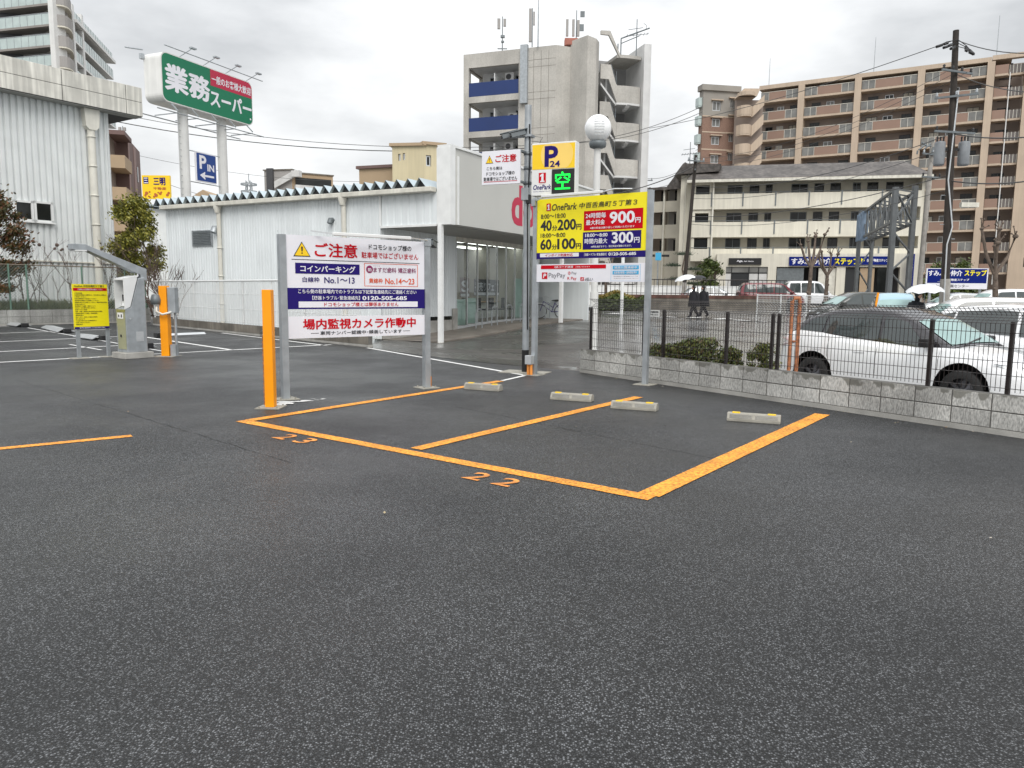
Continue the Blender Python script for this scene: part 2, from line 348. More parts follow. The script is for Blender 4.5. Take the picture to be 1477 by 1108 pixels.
# ---------------------------------------------------------------- material library
M = dict(
    mortar=mat('dark_mortar', (.13, .125, .115), .9, .2, 4),
    asphalt=asphalt('new_asphalt', (.045, .047, .049), (.16, .166, .174), 128, .60, .65, .30, .30, .42),
    old_asphalt=asphalt('old_asphalt', (.125, .115, .10), (.22, .21, .19), 120, .48, .25, .3, .36),
    lot_asphalt_sheen=asphalt('lot_asphalt_sheen', (.50, .50, .495), (.66, .66, .65), 120, .25, .05, .2, .15),  # sky reflection on the wet ground is painted into these pale stone colours
    terrain=mat('terrain', (.16, .16, .15), .9, .2, .2),
    paving=mat('paving', (.20, .175, .15), .55, .3, 1.2, fine=.2, fs=30),
    orange=mat('orange_paint', (.93, .36, .03), .6, .22, 3, bump=.3, bs=160, fine=.5, fs=38),
    orange_worn=mat('worn_orange_paint', (.86, .32, .06), .65, .35, 9, fine=.3, fs=120),
    white_line=mat('white_road_paint', (.78, .78, .76), .6, .15, 4, fine=.2, fs=120),
    orange_metal=mat('orange_painted_steel', (1.0, .36, .0), .38, .06, 3),
    galv=mat('galvanised_steel', (.42, .45, .47), .48, .14, 6, metal=.55, streak=.08),
    galv_dark=mat('grey_steel', (.17, .19, .20), .5, .15, 5, metal=.3),
    alu=mat('aluminium', (.62, .64, .65), .38, .06, 6, metal=.6),
    board=mat('white_board', (.80, .80, .85), .4, .04, 2),
    white=mat('white_paint', (.78, .79, .78), .45, .06, 3),
    offwhite=mat('off_white_paint', (.70, .68, .60), .55, .12, 3, streak=.12),
    navy=mat('navy_print', (.022, .013, .15), .6, 0, spec=.1),
    deepblue=mat('deep_blue_print', (.006, .018, .17), .6, .03, spec=.1),
    red=mat('red_print', (.56, .004, .014), .6, 0, spec=.1),
    crimson=mat('crimson_sign', (.50, .02, .065), .45, .04),
    yellow=mat('yellow_print', (.93, .80, .005), .4, .02),
    amber=mat('amber_print', (.95, .62, .01), .4, .02),
    ink=mat('black_print', (.015, .015, .02), .5, 0),
    greyink=mat('grey_print', (.18, .18, .2), .5, 0),
    orangeink=mat('orange_print', (.75, .10, .02), .45, 0),
    purple=mat('plum_print', (.24, .015, .10), .45, 0),
    cyan=mat('cyan_print', (.06, .42, .72), .45, 0),
    black=mat('black_plastic', (.012, .012, .013), .4, 0),
    darkmetal=mat('dark_brown_metal', (.022, .016, .015), .4, .1, 5),
    concrete=mat('concrete', (.40, .39, .36), .85, .22, 2.5, bump=.2, bs=60, fine=.15),
    concrete_dark=mat('weathered_concrete', (.20, .18, .15), .85, .35, 1.5, bump=.3, bs=30, streak=.2),
    kerbstone=mat('concrete_stop', (.33, .315, .27), .8, .15, 8, bump=.2, bs=90),
    led=mat('green_led', (.0, .85, .06), .4, 0, emit=1.0),
    rust=mat('rusted_orange_pipe', (.42, .16, .07), .7, .4, 14),
    corr=mat('pale_corrugated_steel', (.77, .795, .79), .5, .05, 1.2, streak=.05),
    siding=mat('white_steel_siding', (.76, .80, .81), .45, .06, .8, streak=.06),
    fascia=mat('stained_fascia', (.76, .74, .67), .6, .10, 1.5, streak=.28),
    facia_grey=mat('grey_sign_band', (.52, .52, .49), .5, .04, .6),
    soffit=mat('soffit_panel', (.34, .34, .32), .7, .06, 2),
    zinc=mat('zinc_roof', (.50, .58, .62), .35, .1, 2, metal=.3),
    shadowgap=mat('dark_closure', (.02, .022, .025), .7, 0),
    pipe=mat('cream_pipe', (.74, .72, .64), .45, .06, 3, streak=.08),
    pane=mat('dark_window_glass', (.02, .022, .022), .1, .35, .7, spec=.35),
    pane_light=mat('pale_window_glass', (.20, .20, .19), .15, .3, .8, spec=.5),
    glassrail=mat('milky_glass_rail', (.47, .55, .535), .2, .1, 1),
    tower=mat('bare_concrete_wall', (.50, .48, .44), .85, .18, .45, streak=.05, fine=.08, fs=8),
    towerblue=mat('blue_balcony_panel', (.008, .03, .135), .45, .08, .6),
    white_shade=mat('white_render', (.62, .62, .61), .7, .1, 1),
    brick=mat('brown_tile_wall', (.25, .155, .115), .75, .12, .4, fine=.15, fs=6),
    brickpanel=mat('brown_balcony_panel', (.29, .19, .145), .7, .05, .4),
    taupe=mat('taupe_wall', (.30, .245, .21), .8, .12, .4),
    beige=mat('beige_render', (.53, .425, .325), .7, .08, .4, streak=.06),
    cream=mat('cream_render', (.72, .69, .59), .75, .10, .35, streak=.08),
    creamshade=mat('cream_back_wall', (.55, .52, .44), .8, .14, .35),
    slate=mat('slate_roof', (.11, .098, .09), .6, .4, .8, streak=0, fine=.4, fs=3),
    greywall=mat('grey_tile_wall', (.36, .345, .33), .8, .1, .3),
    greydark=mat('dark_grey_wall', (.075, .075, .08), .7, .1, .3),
    yellowwall=mat('yellow_cream_wall', (.60, .52, .34), .75, .08, .4, streak=.08),
    tan=mat('tan_wall', (.42, .31, .20), .75, .08, .4),
    brownpurple=mat('brown_purple_wall', (.16, .10, .09), .7, .12, .4),
    green_sign=mat('green_sign_face', (.0, .18, .085), .4, .03, .5),
    pylon=mat('pylon_white', (.72, .72, .70), .45, .06, 1, streak=.06),
    greenmetal=mat('green_fence_post', (.13, .22, .17), .5, .12, 5),
    wire=mat('fence_wire', (.36, .42, .38), .5, .1, 5, metal=.3),
    wood=mat('creosoted_pole', (.040, .031, .025), .75, .3, 5, streak=.3),
    cpole=mat('grey_concrete_pole', (.36, .34, .31), .8, .2, 3, streak=.2),
    cable=mat('black_cable', (.07, .07, .07), .6, 0),
    bark=mat('plane_bark', (.15, .115, .09), .85, .4, 6, bump=.5, bs=20),
    twig=mat('bare_twig', (.11, .075, .06), .8, .2, 8),
    carwhite=mat('white_car_paint', (.88, .89, .90), .22, 0, coat=.8),
    carblack=mat('black_car_roof', (.025, .023, .027), .14, 0, coat=.8),
    carblue=mat('pale_blue_car_paint', (.30, .47, .56), .25, 0, coat=.7),
    cardark=mat('dark_green_car_paint', (.03, .035, .03), .2, 0, coat=.7),
    carred=mat('maroon_car_paint', (.17, .018, .025), .25, 0, coat=.7),
    carsilver=mat('silver_car_paint', (.5, .52, .53), .25, 0, metal=.4, coat=.7),
    carglass=mat('car_window_glass', (.05, .062, .062), .04, 0, spec=.9),
    windshield=mat('car_windscreen', (.28, .42, .40), .08, .1, 2, spec=.8),
    tyre=mat('tyre_rubber', (.012, .012, .012), .75, 0),
    rim=mat('dark_alloy_rim', (.10, .10, .11), .3, 0, metal=.6),
    taillight=mat('red_lens', (.45, .01, .02), .15, 0, coat=.6),
    headlight=mat('clear_lens', (.6, .63, .65), .1, 0, coat=.8),
    coat=mat('dark_coat_cloth', (.012, .012, .016), .85, .2, 8),
    skin=mat('skin', (.5, .29, .2), .5, .06, 6),
    hair=mat('dark_hair', (.015, .012, .01), .6, .1, 20),
    umbrella=mat('pale_umbrella_film', (.72, .74, .76), .3, .06, 5),
    umbdark=mat('black_umbrella_cloth', (.02, .02, .025), .6, .1, 5),
    leaf=leafmat('olive_leaf', [(.06, .075, .012), (.17, .175, .022), (.32, .29, .04), (.13, .13, .02)]),
    leafred=leafmat('bronze_leaf', [(.035, .04, .01), (.07, .065, .015), (.17, .06, .02), (.05, .055, .014)]),
    leafgreen=leafmat('green_leaf', [(.03, .045, .01), (.06, .09, .015), (.11, .14, .03)]),
    pine=leafmat('pine_needle', [(.012, .025, .012), (.03, .05, .022), (.02, .035, .018)]),
    hedge=leafmat('hedge_leaf', [(.03, .05, .012), (.08, .11, .02), (.16, .17, .04), (.10, .06, .03)]),
    hedgetop=leafmat('golden_hedge_leaf', [(.12, .10, .02), (.26, .19, .04), (.16, .14, .03)]),
    weed=leafmat('weed_leaf', [(.04, .05, .02), (.09, .11, .03), (.14, .14, .06)]),
    shopglass=glass('shop_window_glass', (.80, .84, .82), .07),
    interior=mat('shop_interior_wall', (.40, .39, .35), .8, .1, 1),
    globe=mat('milky_globe', (.90, .91, .91), .25, .04, 4, coat=.4),
    redbrown=mat('rust_stained_wall', (.13, .065, .05), .85, .4, 2, streak=.3),
)
# ================================================================ ground
def flat(pts, z):
    mb = MB(); mb.add([(p[0], p[1], z) for p in pts], [tuple(range(len(pts)))]); return mb
struct('terrain_ground', flat([(-700, -60), (700, -60), (700, 900), (-700, 900)], -.5), M['terrain'])
WA = gp(836, 537); WB = gp(1477, 633)                     # foot of the block wall on the right
wd = Vector((WB.x - WA.x, WB.y - WA.y, 0)).normalized(); wn_ = Vector((-wd.y, wd.x, 0))
WE = WA + wd * 11.5
DA = gp(528, 501); DB = gp(760, 541); DC = gp(836, 537)
edge = []
for j in range(27):
    l = Vector((DA.x, DA.y, 0)).lerp(Vector((DC.x + .1, DC.y + .15, 0)), j / 26); l.y += -.55 * math.sin(math.pi * j / 26); edge.append((l.x, l.y))
KA = at(219, 440, 30.6); KA.z = 0; KB = gp(531, 501)
struct('asphalt_ground', flat([(-70, -14), (WE.x + .2, -14), (WE.x + .2, WE.y), (WA.x + .1, WA.y)] + edge[::-1] + [(KB.x, KB.y), (KA.x, KA.y), (KA.x, 42), (-70, 42)], 0), M['asphalt'])
# sloping sheets: driveway beside the shop, neighbour's lot, street
def sheet(name, x0, x1, y0, y1, nx, ny, fz, m, keep=None):
    mb = MB(); vs = []; fs = []
    X = lambda i: lerp(x0, x1, i / nx); Y = lambda j: lerp(y0, y1, j / ny)
    for j in range(ny + 1):
        for i in range(nx + 1): vs.append((X(i), Y(j), fz(X(i), Y(j))))
    for j in range(ny):
        for i in range(nx):
            if keep is None or keep(X(i + .5), Y(j + .5)): fs.append((j * (nx + 1) + i, j * (nx + 1) + i + 1, (j + 1) * (nx + 1) + i + 1, (j + 1) * (nx + 1) + i))
    mb.add(vs, fs, True); return struct(name, mb, m)
def wall_side(x, y):            # distance to the right/behind of the block wall line
    return (Vector((x, y, 0)) - WA).dot(wn_)
SH = at(640, 420, 25.0) * 1; SH.z = 0; SF = Vector((.485, .875, 0)).normalized(); SS = Vector((-SF.y, SF.x, 0))   # shop corner, front and side directions
mb = MB(); vs = []; fs = []
NL = 26
for j in range(NL + 1):
    t = j / NL
    l = DA.lerp(DB, min(1, t * 1.0)); 
    l = Vector((DA.x, DA.y, 0)).lerp(Vector((DC.x + .1, DC.y + .15, 0)), t); l.y += -.55 * math.sin(math.pi * t)
    far = SH + SS * 3.2 + SF * 30
    far = Vector((lerp(-6, 5.6, t), lerp(44, 47, t), 0))
    for k in range(25):
        p = l.lerp(far, k / 24); vs.append((p.x, p.y, ground_z(p.x, p.y) + .006))
for j in range(NL):
    for k in range(24): fs.append((j * 25 + k, (j + 1) * 25 + k, (j + 1) * 25 + k + 1, j * 25 + k + 1))
mb.add(vs, fs, True); struct('driveway_road', mb, M['old_asphalt'])
sheet('neighbour_ground', 0, 70, 3, 49, 90, 70, lambda x, y: ground_z(x, y), M['lot_asphalt_sheen'], lambda x, y: wall_side(x, y) > .05 and not (y > 14 and x < 1.0 + .13 * (y - 14)))
sheet('street', -8, 80, 49.6, 58, 20, 4, lambda x, y: .52, M['lot_asphalt_sheen'])
sheet('far_pavement', -80, 130, 58, 140, 12, 8, lambda x, y: .5, M['paving'])
sheet('back_ground', -80, -5, 40, 140, 6, 6, lambda x, y: .0, M['terrain'])

# ================================================================ painted markings
def strip(mb, a, b, wdt, z=.004, jag=0):
    a = Vector((a[0], a[1], 0)); b = Vector((b[0], b[1], 0)); d = (b - a).normalized(); n = Vector((-d.y, d.x, 0)) * wdt / 2
    N = max(2, int((b - a).length / .25)); rnd = random.Random(int(abs(a.x) * 997 + abs(b.y) * 131)); vs = []
    for i in range(N + 1):
        p = a.lerp(b, i / N); j1 = rnd.uniform(-1, 1) * jag; j2 = rnd.uniform(-1, 1) * jag
        q = p + n * (1 + j1); r = p - n * (1 + j2)
        vs += [(r.x, r.y, z), (q.x, q.y, z)]
    mb.add(vs, [(2 * i, 2 * i + 2, 2 * i + 3, 2 * i + 1) for i in range(N)])
def line(name, label, segs, wdt, m, z=.004, jag=.02, fz=None):
    mb = MB()
    for k, (a, b) in enumerate(segs): strip(mb, a, b, wdt, z + k * .0015, jag)
    return struct(name, mb, m, label)
OA, OB, OC, OD = gp(352, 608), gp(930, 717), gp(1186, 598), gp(722, 550)
OE, OF = gp(592, 650), gp(921, 573)
p_ = (OB - OA).normalized(); q_ = Vector((-p_.y, p_.x, 0))
LW = .145
line('orange_road_marking', 'orange line across the mouths of bays 22 and 23', [(OA - p_ * .06, OB + p_ * .06)], LW, M['orange'])
line('orange_road_marking', 'orange line on the far left side of bay 23', [(OA + q_ * LW * .4, OD)], LW, M['orange'], .0055)
line('orange_road_marking', 'orange line between bays 23 and 22', [(OE + q_ * LW * .5, OF)], LW, M['orange'], .0055)
line('orange_road_marking', 'orange line on the near right side of bay 22', [(OB + q_ * LW * .4, OC)], LW * 1.25, M['orange'], .0055)
line('orange_road_marking', 'orange line cut off by the left edge of the photo', [(gp(-160, 663), gp(190, 629))], .12, M['orange'])
def bay_number(s, corners, label):
    a, b, c = [gp(*k) for k in corners]     # left foot, right foot, left top
    mb = MB(); k = 0
    u = (b - a); v = (c - a)
    vs, fs = textmesh(s, .012, 0)
    ax = min(t[0] for t in vs); bx = max(t[0] for t in vs); az = min(t[1] for t in vs); bz = max(t[1] for t in vs)
    mb.add([tuple(a + u * ((t[0] - ax) / (bx - ax)) + v * ((t[1] - az) / (bz - az)) + Vector((0, 0, .005))) for t in vs], fs)
    return struct('bay_number_road_marking', mb, M['orange_worn'], label)
def bay_digits(dg, org, ux, uz, gap, label):
    """stencilled number: org = world point of the first foot, ux = reading direction, uz = up direction on the ground"""
    mb = MB()
    for i, ch in enumerate(dg):
        vs, fs = textmesh(ch, .012, 0)
        ax = min(t[0] for t in vs); bx = max(t[0] for t in vs); az = min(t[1] for t in vs); bz = max(t[1] for t in vs)
        o = org + ux * (gap * i)
        mb.add([tuple(o + ux * .175 * ((t[0] - ax) / (bx - ax)) + uz * .25 * ((t[1] - az) / (bz - az)) + Vector((0, 0, .005))) for t in vs], fs)
    return struct('bay_number_road_marking', mb, M['orange_worn'], label)
bay_digits('22', gp(667, 690) - p_ * .02, p_, q_ * .95, .30, 'worn orange number 22 stencilled on the asphalt')
bay_digits('23', gp(393, 632) - p_ * .02, p_, q_ * .95, .31, 'worn orange number 23 stencilled on the asphalt')
# white markings of the left lot
W = lambda a, b, wd_=.12, l='': line('white_road_marking', l, [(gp(*a), gp(*b))], wd_, M['white_line'])
W((-40, 525), (478, 497.3), .13, 'long white line in front of the payment machine')
W((-40, 509.5), (236, 495.5), .12, 'second white line behind the yellow rules board')
W((-30, 494.5), (186, 485), .12, 'third white line behind the yellow rules board')
W((-30, 482), (160, 475.2), .12, 'fourth white line behind the yellow rules board')
W((-30, 472.5), (70, 467), .12, 'farthest white line by the left block wall')
W((207, 486), (334, 505), .12, 'white line running diagonally from machine to fence')
W((320, 480.5), (470, 498.5), .12, 'white line along the fence kerb')
W((40, 473), (236, 507), .07, 'thin faint white line crossing the left bays')
W((100, 497), (146, 505), .07, 'short white tick under the yellow board')
W((530, 502), (757, 541.5), .10, 'white boundary line along the edge of the driveway')
W((757, 542), (724, 549.5), .08, 'short white line joining the orange line to the pole plate')
for a_, b_, l_ in (((23, 548), (196, 600), 'faint dark paving seam at the left of the lot'), ((655, 586), (1040, 664), 'faint dark paving seam crossing bays 22 and 23'), ((196, 600), (420, 668), 'faint dark paving seam below bay 23')):
    mb = MB(); A, B = gp(*a_), gp(*b_); n_ = 30; rs = random.Random(int(a_[0])); d_ = (B - A).normalized(); e_ = Vector((-d_.y, d_.x, 0))
    for i in range(n_ + 1):
        c_ = A.lerp(B, i / n_) + e_ * rs.uniform(-.012, .012); w1 = rs.uniform(.001, .006); mb.v += [tuple(c_ - e_ * w1 + Vector((0, 0, .0025))), tuple(c_ + e_ * w1 + Vector((0, 0, .0025)))]
    mb.f = [(2 * i, 2 * i + 2, 2 * i + 3, 2 * i + 1) for i in range(n_)]; mb.sm = [False] * n_
    struct('road_marking', mb, bpy.data.materials.get('seam_tar') or mat('seam_tar', (.012, .012, .012), .7, 0), l_)
# spilt white paint by the post plate
mb = MB(); rr = random.Random(4)
for i in range(26):
    t = rr.random(); c = gp(lerp(404, 472, t), lerp(583, 575, t) + rr.uniform(-1.5, 1.5)); r = rr.uniform(.015, .06) * (1.2 - t)
    n = 7; mb.add([(c.x + math.cos(6.283 * k / n) * r * rr.uniform(1.0, 3.0), c.y + math.sin(6.283 * k / n) * r * rr.uniform(.5, 1.1), .004 + i * .0002) for k in range(n)], [tuple(range(n))])
struct('paint_road_marking', mb, M['white_line'], 'smear of spilt white paint beside the orange post')
# white dashes on the neighbour's lot
for i, (a, b) in enumerate([((880, 454), (897, 453.5)), ((945, 458), (972, 458)), ((994, 459), (1012, 458)), ((1032, 461), (1052, 460)), ((1062, 462), (1084, 464)), ((1093, 464), (1105, 464.5))]):
    def on(px, py):
        P = gp(px, py, .12)
        for _ in range(4): P = gp(px, py, ground_z(P.x, P.y))
        return P
    A = on(*a); B = on(*b); mb = MB(); strip(mb, A, B, .55, 0)
    mb.v = [(v[0], v[1], ground_z(v[0], v[1]) + .02) for v in mb.v]
    struct('white_road_marking', mb, M['white_line'], 'white paint dash on the neighbouring lot')

# ================================================================ block wall with mesh fence (right)
rzw = math.atan2(wd.y, wd.x)
def blockwall(name, label, loc, rz, length, courses, bw, bh, th, foot, m, cap=None):
    t = thing(name, label, 'block wall', loc, rz)
    mb = MB(); mb.box(0, length, 0, th, -.3, foot + .001); mb.build('footing', M['concrete'], t)
    mb = MB(); rnd = random.Random(3)
    for c in range(courses):
        x = 0
        while x < length - .02:
            x2 = min(length, x + bw)
            e = rnd.uniform(-.002, .003)
            mb.box(x + .007, x2 - .007, .004 + e, th - .004, foot + c * bh + .007, foot + (c + 1) * bh - .006); x = x2
    mb.build('blockwork', m, t, bevel=.004)
    mb = MB(); mb.box(.002, length - .002, .012, th - .012, foot + .001, foot + courses * bh - .002); mb.build('mortar_joint', M['mortar'], t)
    return t
# split-face block: pale lower face, smooth damp band at the top
def splitface():
    m = bpy.data.materials.new('split_face_block'); m.use_nodes = True
    t = m.node_tree; b = t.nodes['Principled BSDF']; ln = t.links.new
    co = t.nodes.new('ShaderNodeTexCoord')
    mpn = t.nodes.new('ShaderNodeMapping'); mpn.inputs['Rotation'].default_value = (0, R(35), 0); mpn.inputs['Scale'].default_value = (1, 1, .35)
    ln(co.outputs['Object'], mpn.inputs[0])
    n = t.nodes.new('ShaderNodeTexNoise'); n.inputs['Scale'].default_value = 70; n.inputs['Detail'].default_value = 3; ln(mpn.outputs[0], n.inputs['Vector'])
    r = t.nodes.new('ShaderNodeValToRGB'); r.color_ramp.elements[0].position = .35; r.color_ramp.elements[0].color = (.34, .335, .315, 1)
    r.color_ramp.elements[1].position = .62; r.color_ramp.elements[1].color = (.60, .59, .555, 1); ln(n.outputs['Fac'], r.inputs[0])
    # wet stain creeping down from the top, with a ragged lower edge
    sx = t.nodes.new('ShaderNodeSeparateXYZ'); ln(co.outputs['Object'], sx.inputs[0])
    n2 = t.nodes.new('ShaderNodeTexNoise'); n2.inputs['Scale'].default_value = 4.5; n2.inputs['Detail'].default_value = 3; ln(co.outputs['Object'], n2.inputs['Vector'])
    mu = t.nodes.new('ShaderNodeMath'); mu.operation = 'MULTIPLY_ADD'; mu.inputs[1].default_value = .42; mu.inputs[2].default_value = .205; ln(n2.outputs['Fac'], mu.inputs[0])
    gt = t.nodes.new('ShaderNodeMath'); gt.operation = 'SUBTRACT'; ln(sx.outputs['Z'], gt.inputs[0]); ln(mu.outputs[0], gt.inputs[1])
    mrn = t.nodes.new('ShaderNodeMapRange'); mrn.inputs['From Min'].default_value = -.01; mrn.inputs['From Max'].default_value = .015; ln(gt.outputs[0], mrn.inputs['Value'])
    mm = t.nodes.new('ShaderNodeMixRGB'); mm.inputs[2].default_value = (.23, .225, .20, 1); ln(mrn.outputs[0], mm.inputs[0]); ln(r.outputs[0], mm.inputs[1])
    n3 = t.nodes.new('ShaderNodeTexNoise'); n3.inputs['Scale'].default_value = 1.7; ln(co.outputs['Object'], n3.inputs['Vector'])
    r3 = t.nodes.new('ShaderNodeMapRange'); r3.inputs['From Min'].default_value = .3; r3.inputs['From Max'].default_value = .7; r3.inputs['To Min'].default_value = .75; r3.inputs['To Max'].default_value = 1.15; ln(n3.outputs['Fac'], r3.inputs['Value'])
    m3 = t.nodes.new('ShaderNodeMixRGB'); m3.blend_type = 'MULTIPLY'; m3.inputs[0].default_value = 1; ln(mm.outputs[0], m3.inputs[1]); ln(r3.outputs[0], m3.inputs[2])
    gi = t.nodes.new('ShaderNodeNewGeometry'); ri = t.nodes.new('ShaderNodeMapRange'); ri.inputs['To Min'].default_value = .74; ri.inputs['To Max'].default_value = 1.08; ln(gi.outputs['Random Per Island'], ri.inputs['Value'])
    m4 = t.nodes.new('ShaderNodeMixRGB'); m4.blend_type = 'MULTIPLY'; m4.inputs[0].default_value = 1; ln(m3.outputs[0], m4.inputs[1]); ln(ri.outputs[0], m4.inputs[2])
    ln(m4.outputs[0], b.inputs['Base Color']); b.inputs['Roughness'].default_value = .85
    bp = t.nodes.new('ShaderNodeBump'); bp.inputs['Strength'].default_value = .6; bp.inputs['Distance'].default_value = .01; ln(n.outputs['Fac'], bp.inputs['Height']); ln(bp.outputs[0], b.inputs['Normal'])
    return m
M['split'] = splitface()
blockwall('block_wall', 'low grey split face block wall under the black mesh fence on the right', WA, rzw, 11.5, 2, .42, .19, .15, .06, M['split'])
WT = .445
fen = thing('mesh_fence', 'black welded mesh fence with cranked top on the right block wall', 'fence', WA + wd * .15 + wn_ * .075 + Vector((0, 0, WT)), rzw)
mb = MB(); FL = 11.2; FH = .76
def wirebox(mb, a, b, r): mb.tube([a, b], r, 3, caps=False, smooth=False)
x = .03
while x < FL:
    mb.tube([(x, 0, .02), (x, 0, FH), (x, .13, FH + .09), (x, 0, FH + .17)], .0043, 3, caps=False, smooth=False); x += .05
for z in (.06, .2, .35, .5, .66, .76): wirebox(mb, (0, -.004, z), (FL, -.004, z), .0042)
for a_, b_ in ((.045, .03), (.09, .06), (.09, .12), (.045, .15)): wirebox(mb, (0, a_, FH + b_), (FL, a_, FH + b_), .0042)
wirebox(mb, (0, .13, FH + .09), (FL, .13, FH + .09), .0042); wirebox(mb, (0, 0, FH + .17), (FL, 0, FH + .17), .0035)
mb.build('wire_mesh', M['darkmetal'], fen)
s0 = [ .04, (gp(945, 560) - WA).dot(wd) * 0 + 1.95, 2.75, 4.75, 6.75, 8.75, 10.75]
for s_ in [.03]: pass
def wall_s(px, py):                    # distance along the wall seen under pixel px, py at wall top height
    P = gp(px, py, WT); return (P - WA).dot(wd) - .15
for px, py in [(853, 497), (943, 511), (972, 514), (1055, 524), (1119, 531), (1127, 532), (1337, 556), (1447, 569), (1560, 583)]:
    s_ = max(.03, wall_s(px, py)); mb = MB(); hh = FH + .02
    mb.box(s_ - .021, s_ + .021, .012, .05, -.02, hh); mb.build('fence_post', M['darkmetal'], fen)
s_ = wall_s(960, 513)
pl = thing('fence_plate', 'small white notice plate wired to the top of the mesh fence', 'sign', WA + wd * (s_ + .15) + wn_ * .05 + Vector((0, 0, WT + .66)), rzw)
mb = MB(); mb.box(-.11, .11, -.004, .004, 0, .11); mb.build('plate', M['white'], pl)
mb = MB(); mb.text('月極駐車場', -.09, .09, .06, .095, -.006, .02); mb.text('お問い合わせ', -.09, .09, .02, .045, -.006, .01); mb.build('lettering', M['ink'], pl)

rs = random.Random(77); mb = MB()
for i in range(70):
    p = WA + wd * rs.uniform(0, 8) - wn_ * abs(rs.gauss(.02, .12)) if i < 46 else Vector((rs.uniform(-6, 5), rs.uniform(4, 14), 0))
    a = rs.uniform(0, 6.28); s_ = rs.uniform(.006, .018); u = Vector((math.cos(a), math.sin(a), rs.uniform(-.2, .3))) * s_; v = Vector((-math.sin(a), math.cos(a), rs.uniform(0, .4))) * s_ * .6; c = Vector((p.x, p.y, .012))
    mb.add([c - u, c - v, c + u, c + v], [(0, 1, 2, 3)])
o = mb.build('fallen_leaves', leafmat('dry_leaf', [(.30, .22, .10), (.45, .40, .25), (.25, .14, .06), (.55, .52, .45)])); o['kind'] = 'stuff'; o['label'] = 'scattered dry leaf scraps on the asphalt by the block wall'
# ================================================================ wheel stops
def make_stop(label):
    t = thing('wheel_stop', label, 'wheel stop', group='concrete wheel stops in the orange bays')
    Ln, d, h = .60, .155, .10
    prof = [(-d / 2, 0), (d / 2, 0), (d / 2, .035), (d / 2 - .035, h - .01), (d / 2 - .05, h), (-d / 2 + .05, h), (-d / 2 + .035, h - .01), (-d / 2, .035)]
    mb = MB(); mb.prismx(prof, -Ln / 2, Ln / 2)
    mb.build('concrete_block', M['kerbstone'], t, bevel=.006)
    mb = MB()
    for i in range(5):
        f = .18 + .16 * i; y = lerp(-d / 2 - .001, -d / 2 + .035, f); z = lerp(.035, h - .01, f)
        mb.box(-Ln / 2 + .03, -.02, y - .004, y + .004, z - .003, z + .003); mb.box(.02, Ln / 2 - .03, y - .004, y + .004, z - .003, z + .003)
    mb.build('groove_ribs', M['concrete'], t)
    for sx in (-1, 1):
        mb = MB(); mb.box(sx * .2 - .045, sx * .2 + .045, -.036, .018, h - .012, h + .006); mb.build('reflector', M['amber'], t, bevel=.003)
    return t
stops = [(697, 560.5, 'concrete wheel stop farthest left in bay 23 lying on the orange line'), (825, 575.5, 'concrete wheel stop to the right in bay 23'),
         (915, 588.5, 'concrete wheel stop touching the orange line between the bays'), (1087, 606.5, 'concrete wheel stop nearest the right orange line in bay 22')]
rzp = math.atan2(p_.y, p_.x)
st0 = None
for i, (px, py, lb) in enumerate(stops):
    P = gp(px, py + 2)
    rz = rzp + R(13)
    if st0 is None: st0 = make_stop(lb); st0.location = P; st0.rotation_euler = (0, 0, rz)
    else: dup(st0, P, rz + R(random.uniform(-1.5, 1.5)), lb)

# ================================================================ signs
def warn(t, x0, x1, z0, z1, y):
    c = (x0 + x1) / 2; w_ = x1 - x0; h = z1 - z0
    a = MB()
    def tri(k): return [(x0 + w_ * k, z0 + h * k * .75), (x1 - w_ * k, z0 + h * k * .75), (c, z1 - h * k * 1.3)]
    a.add([(q[0], y, q[1]) for q in tri(0)], [(0, 1, 2)]); a.build('warning_triangle', M['ink'], t)
    b = MB(); b.add([(q[0], y - .003, q[1]) for q in tri(.075)], [(0, 1, 2)])
    o = b.build('triangle_fill', M['amber'], t)
    e = MB(); e.add([(c - w_ * .055, y - .006, z0 + h * .66), (c - w_ * .03, y - .006, z0 + h * .34), (c + w_ * .03, y - .006, z0 + h * .34), (c + w_ * .055, y - .006, z0 + h * .66)], [(0, 1, 2, 3)])
    e.add([(c + math.cos(k) * w_ * .045, y - .006, z0 + h * .23 + math.sin(k) * h * .05) for k in [i * .785 for i in range(8)]], [tuple(range(8))])
    e.build('exclamation_mark', M['ink'], t)
def one(mb, x0, x1, z0, z1, y):      # the slab numeral one of the logo
    w_, h_ = x1 - x0, z1 - z0; P_ = lambda a, b: (x0 + w_ * a, y, z0 + h_ * b)
    mb.add([P_(.12, 0), P_(.95, 0), P_(.95, .14), P_(.74, .14), P_(.74, 1), P_(.48, 1), P_(.08, .80), P_(.08, .62), P_(.34, .70), P_(.34, .14), P_(.12, .14)], [tuple(range(11))])
def rect(mb, x0, x1, z0, z1, y): mb.quad((x0, y, z0), (x1, y, z0), (x1, y, z1), (x0, y, z1))
def basebolt(mb, x, y, w_=.30):
    mb.box(x - w_ / 2, x + w_ / 2, y - w_ / 2, y + w_ / 2, 0, .012)
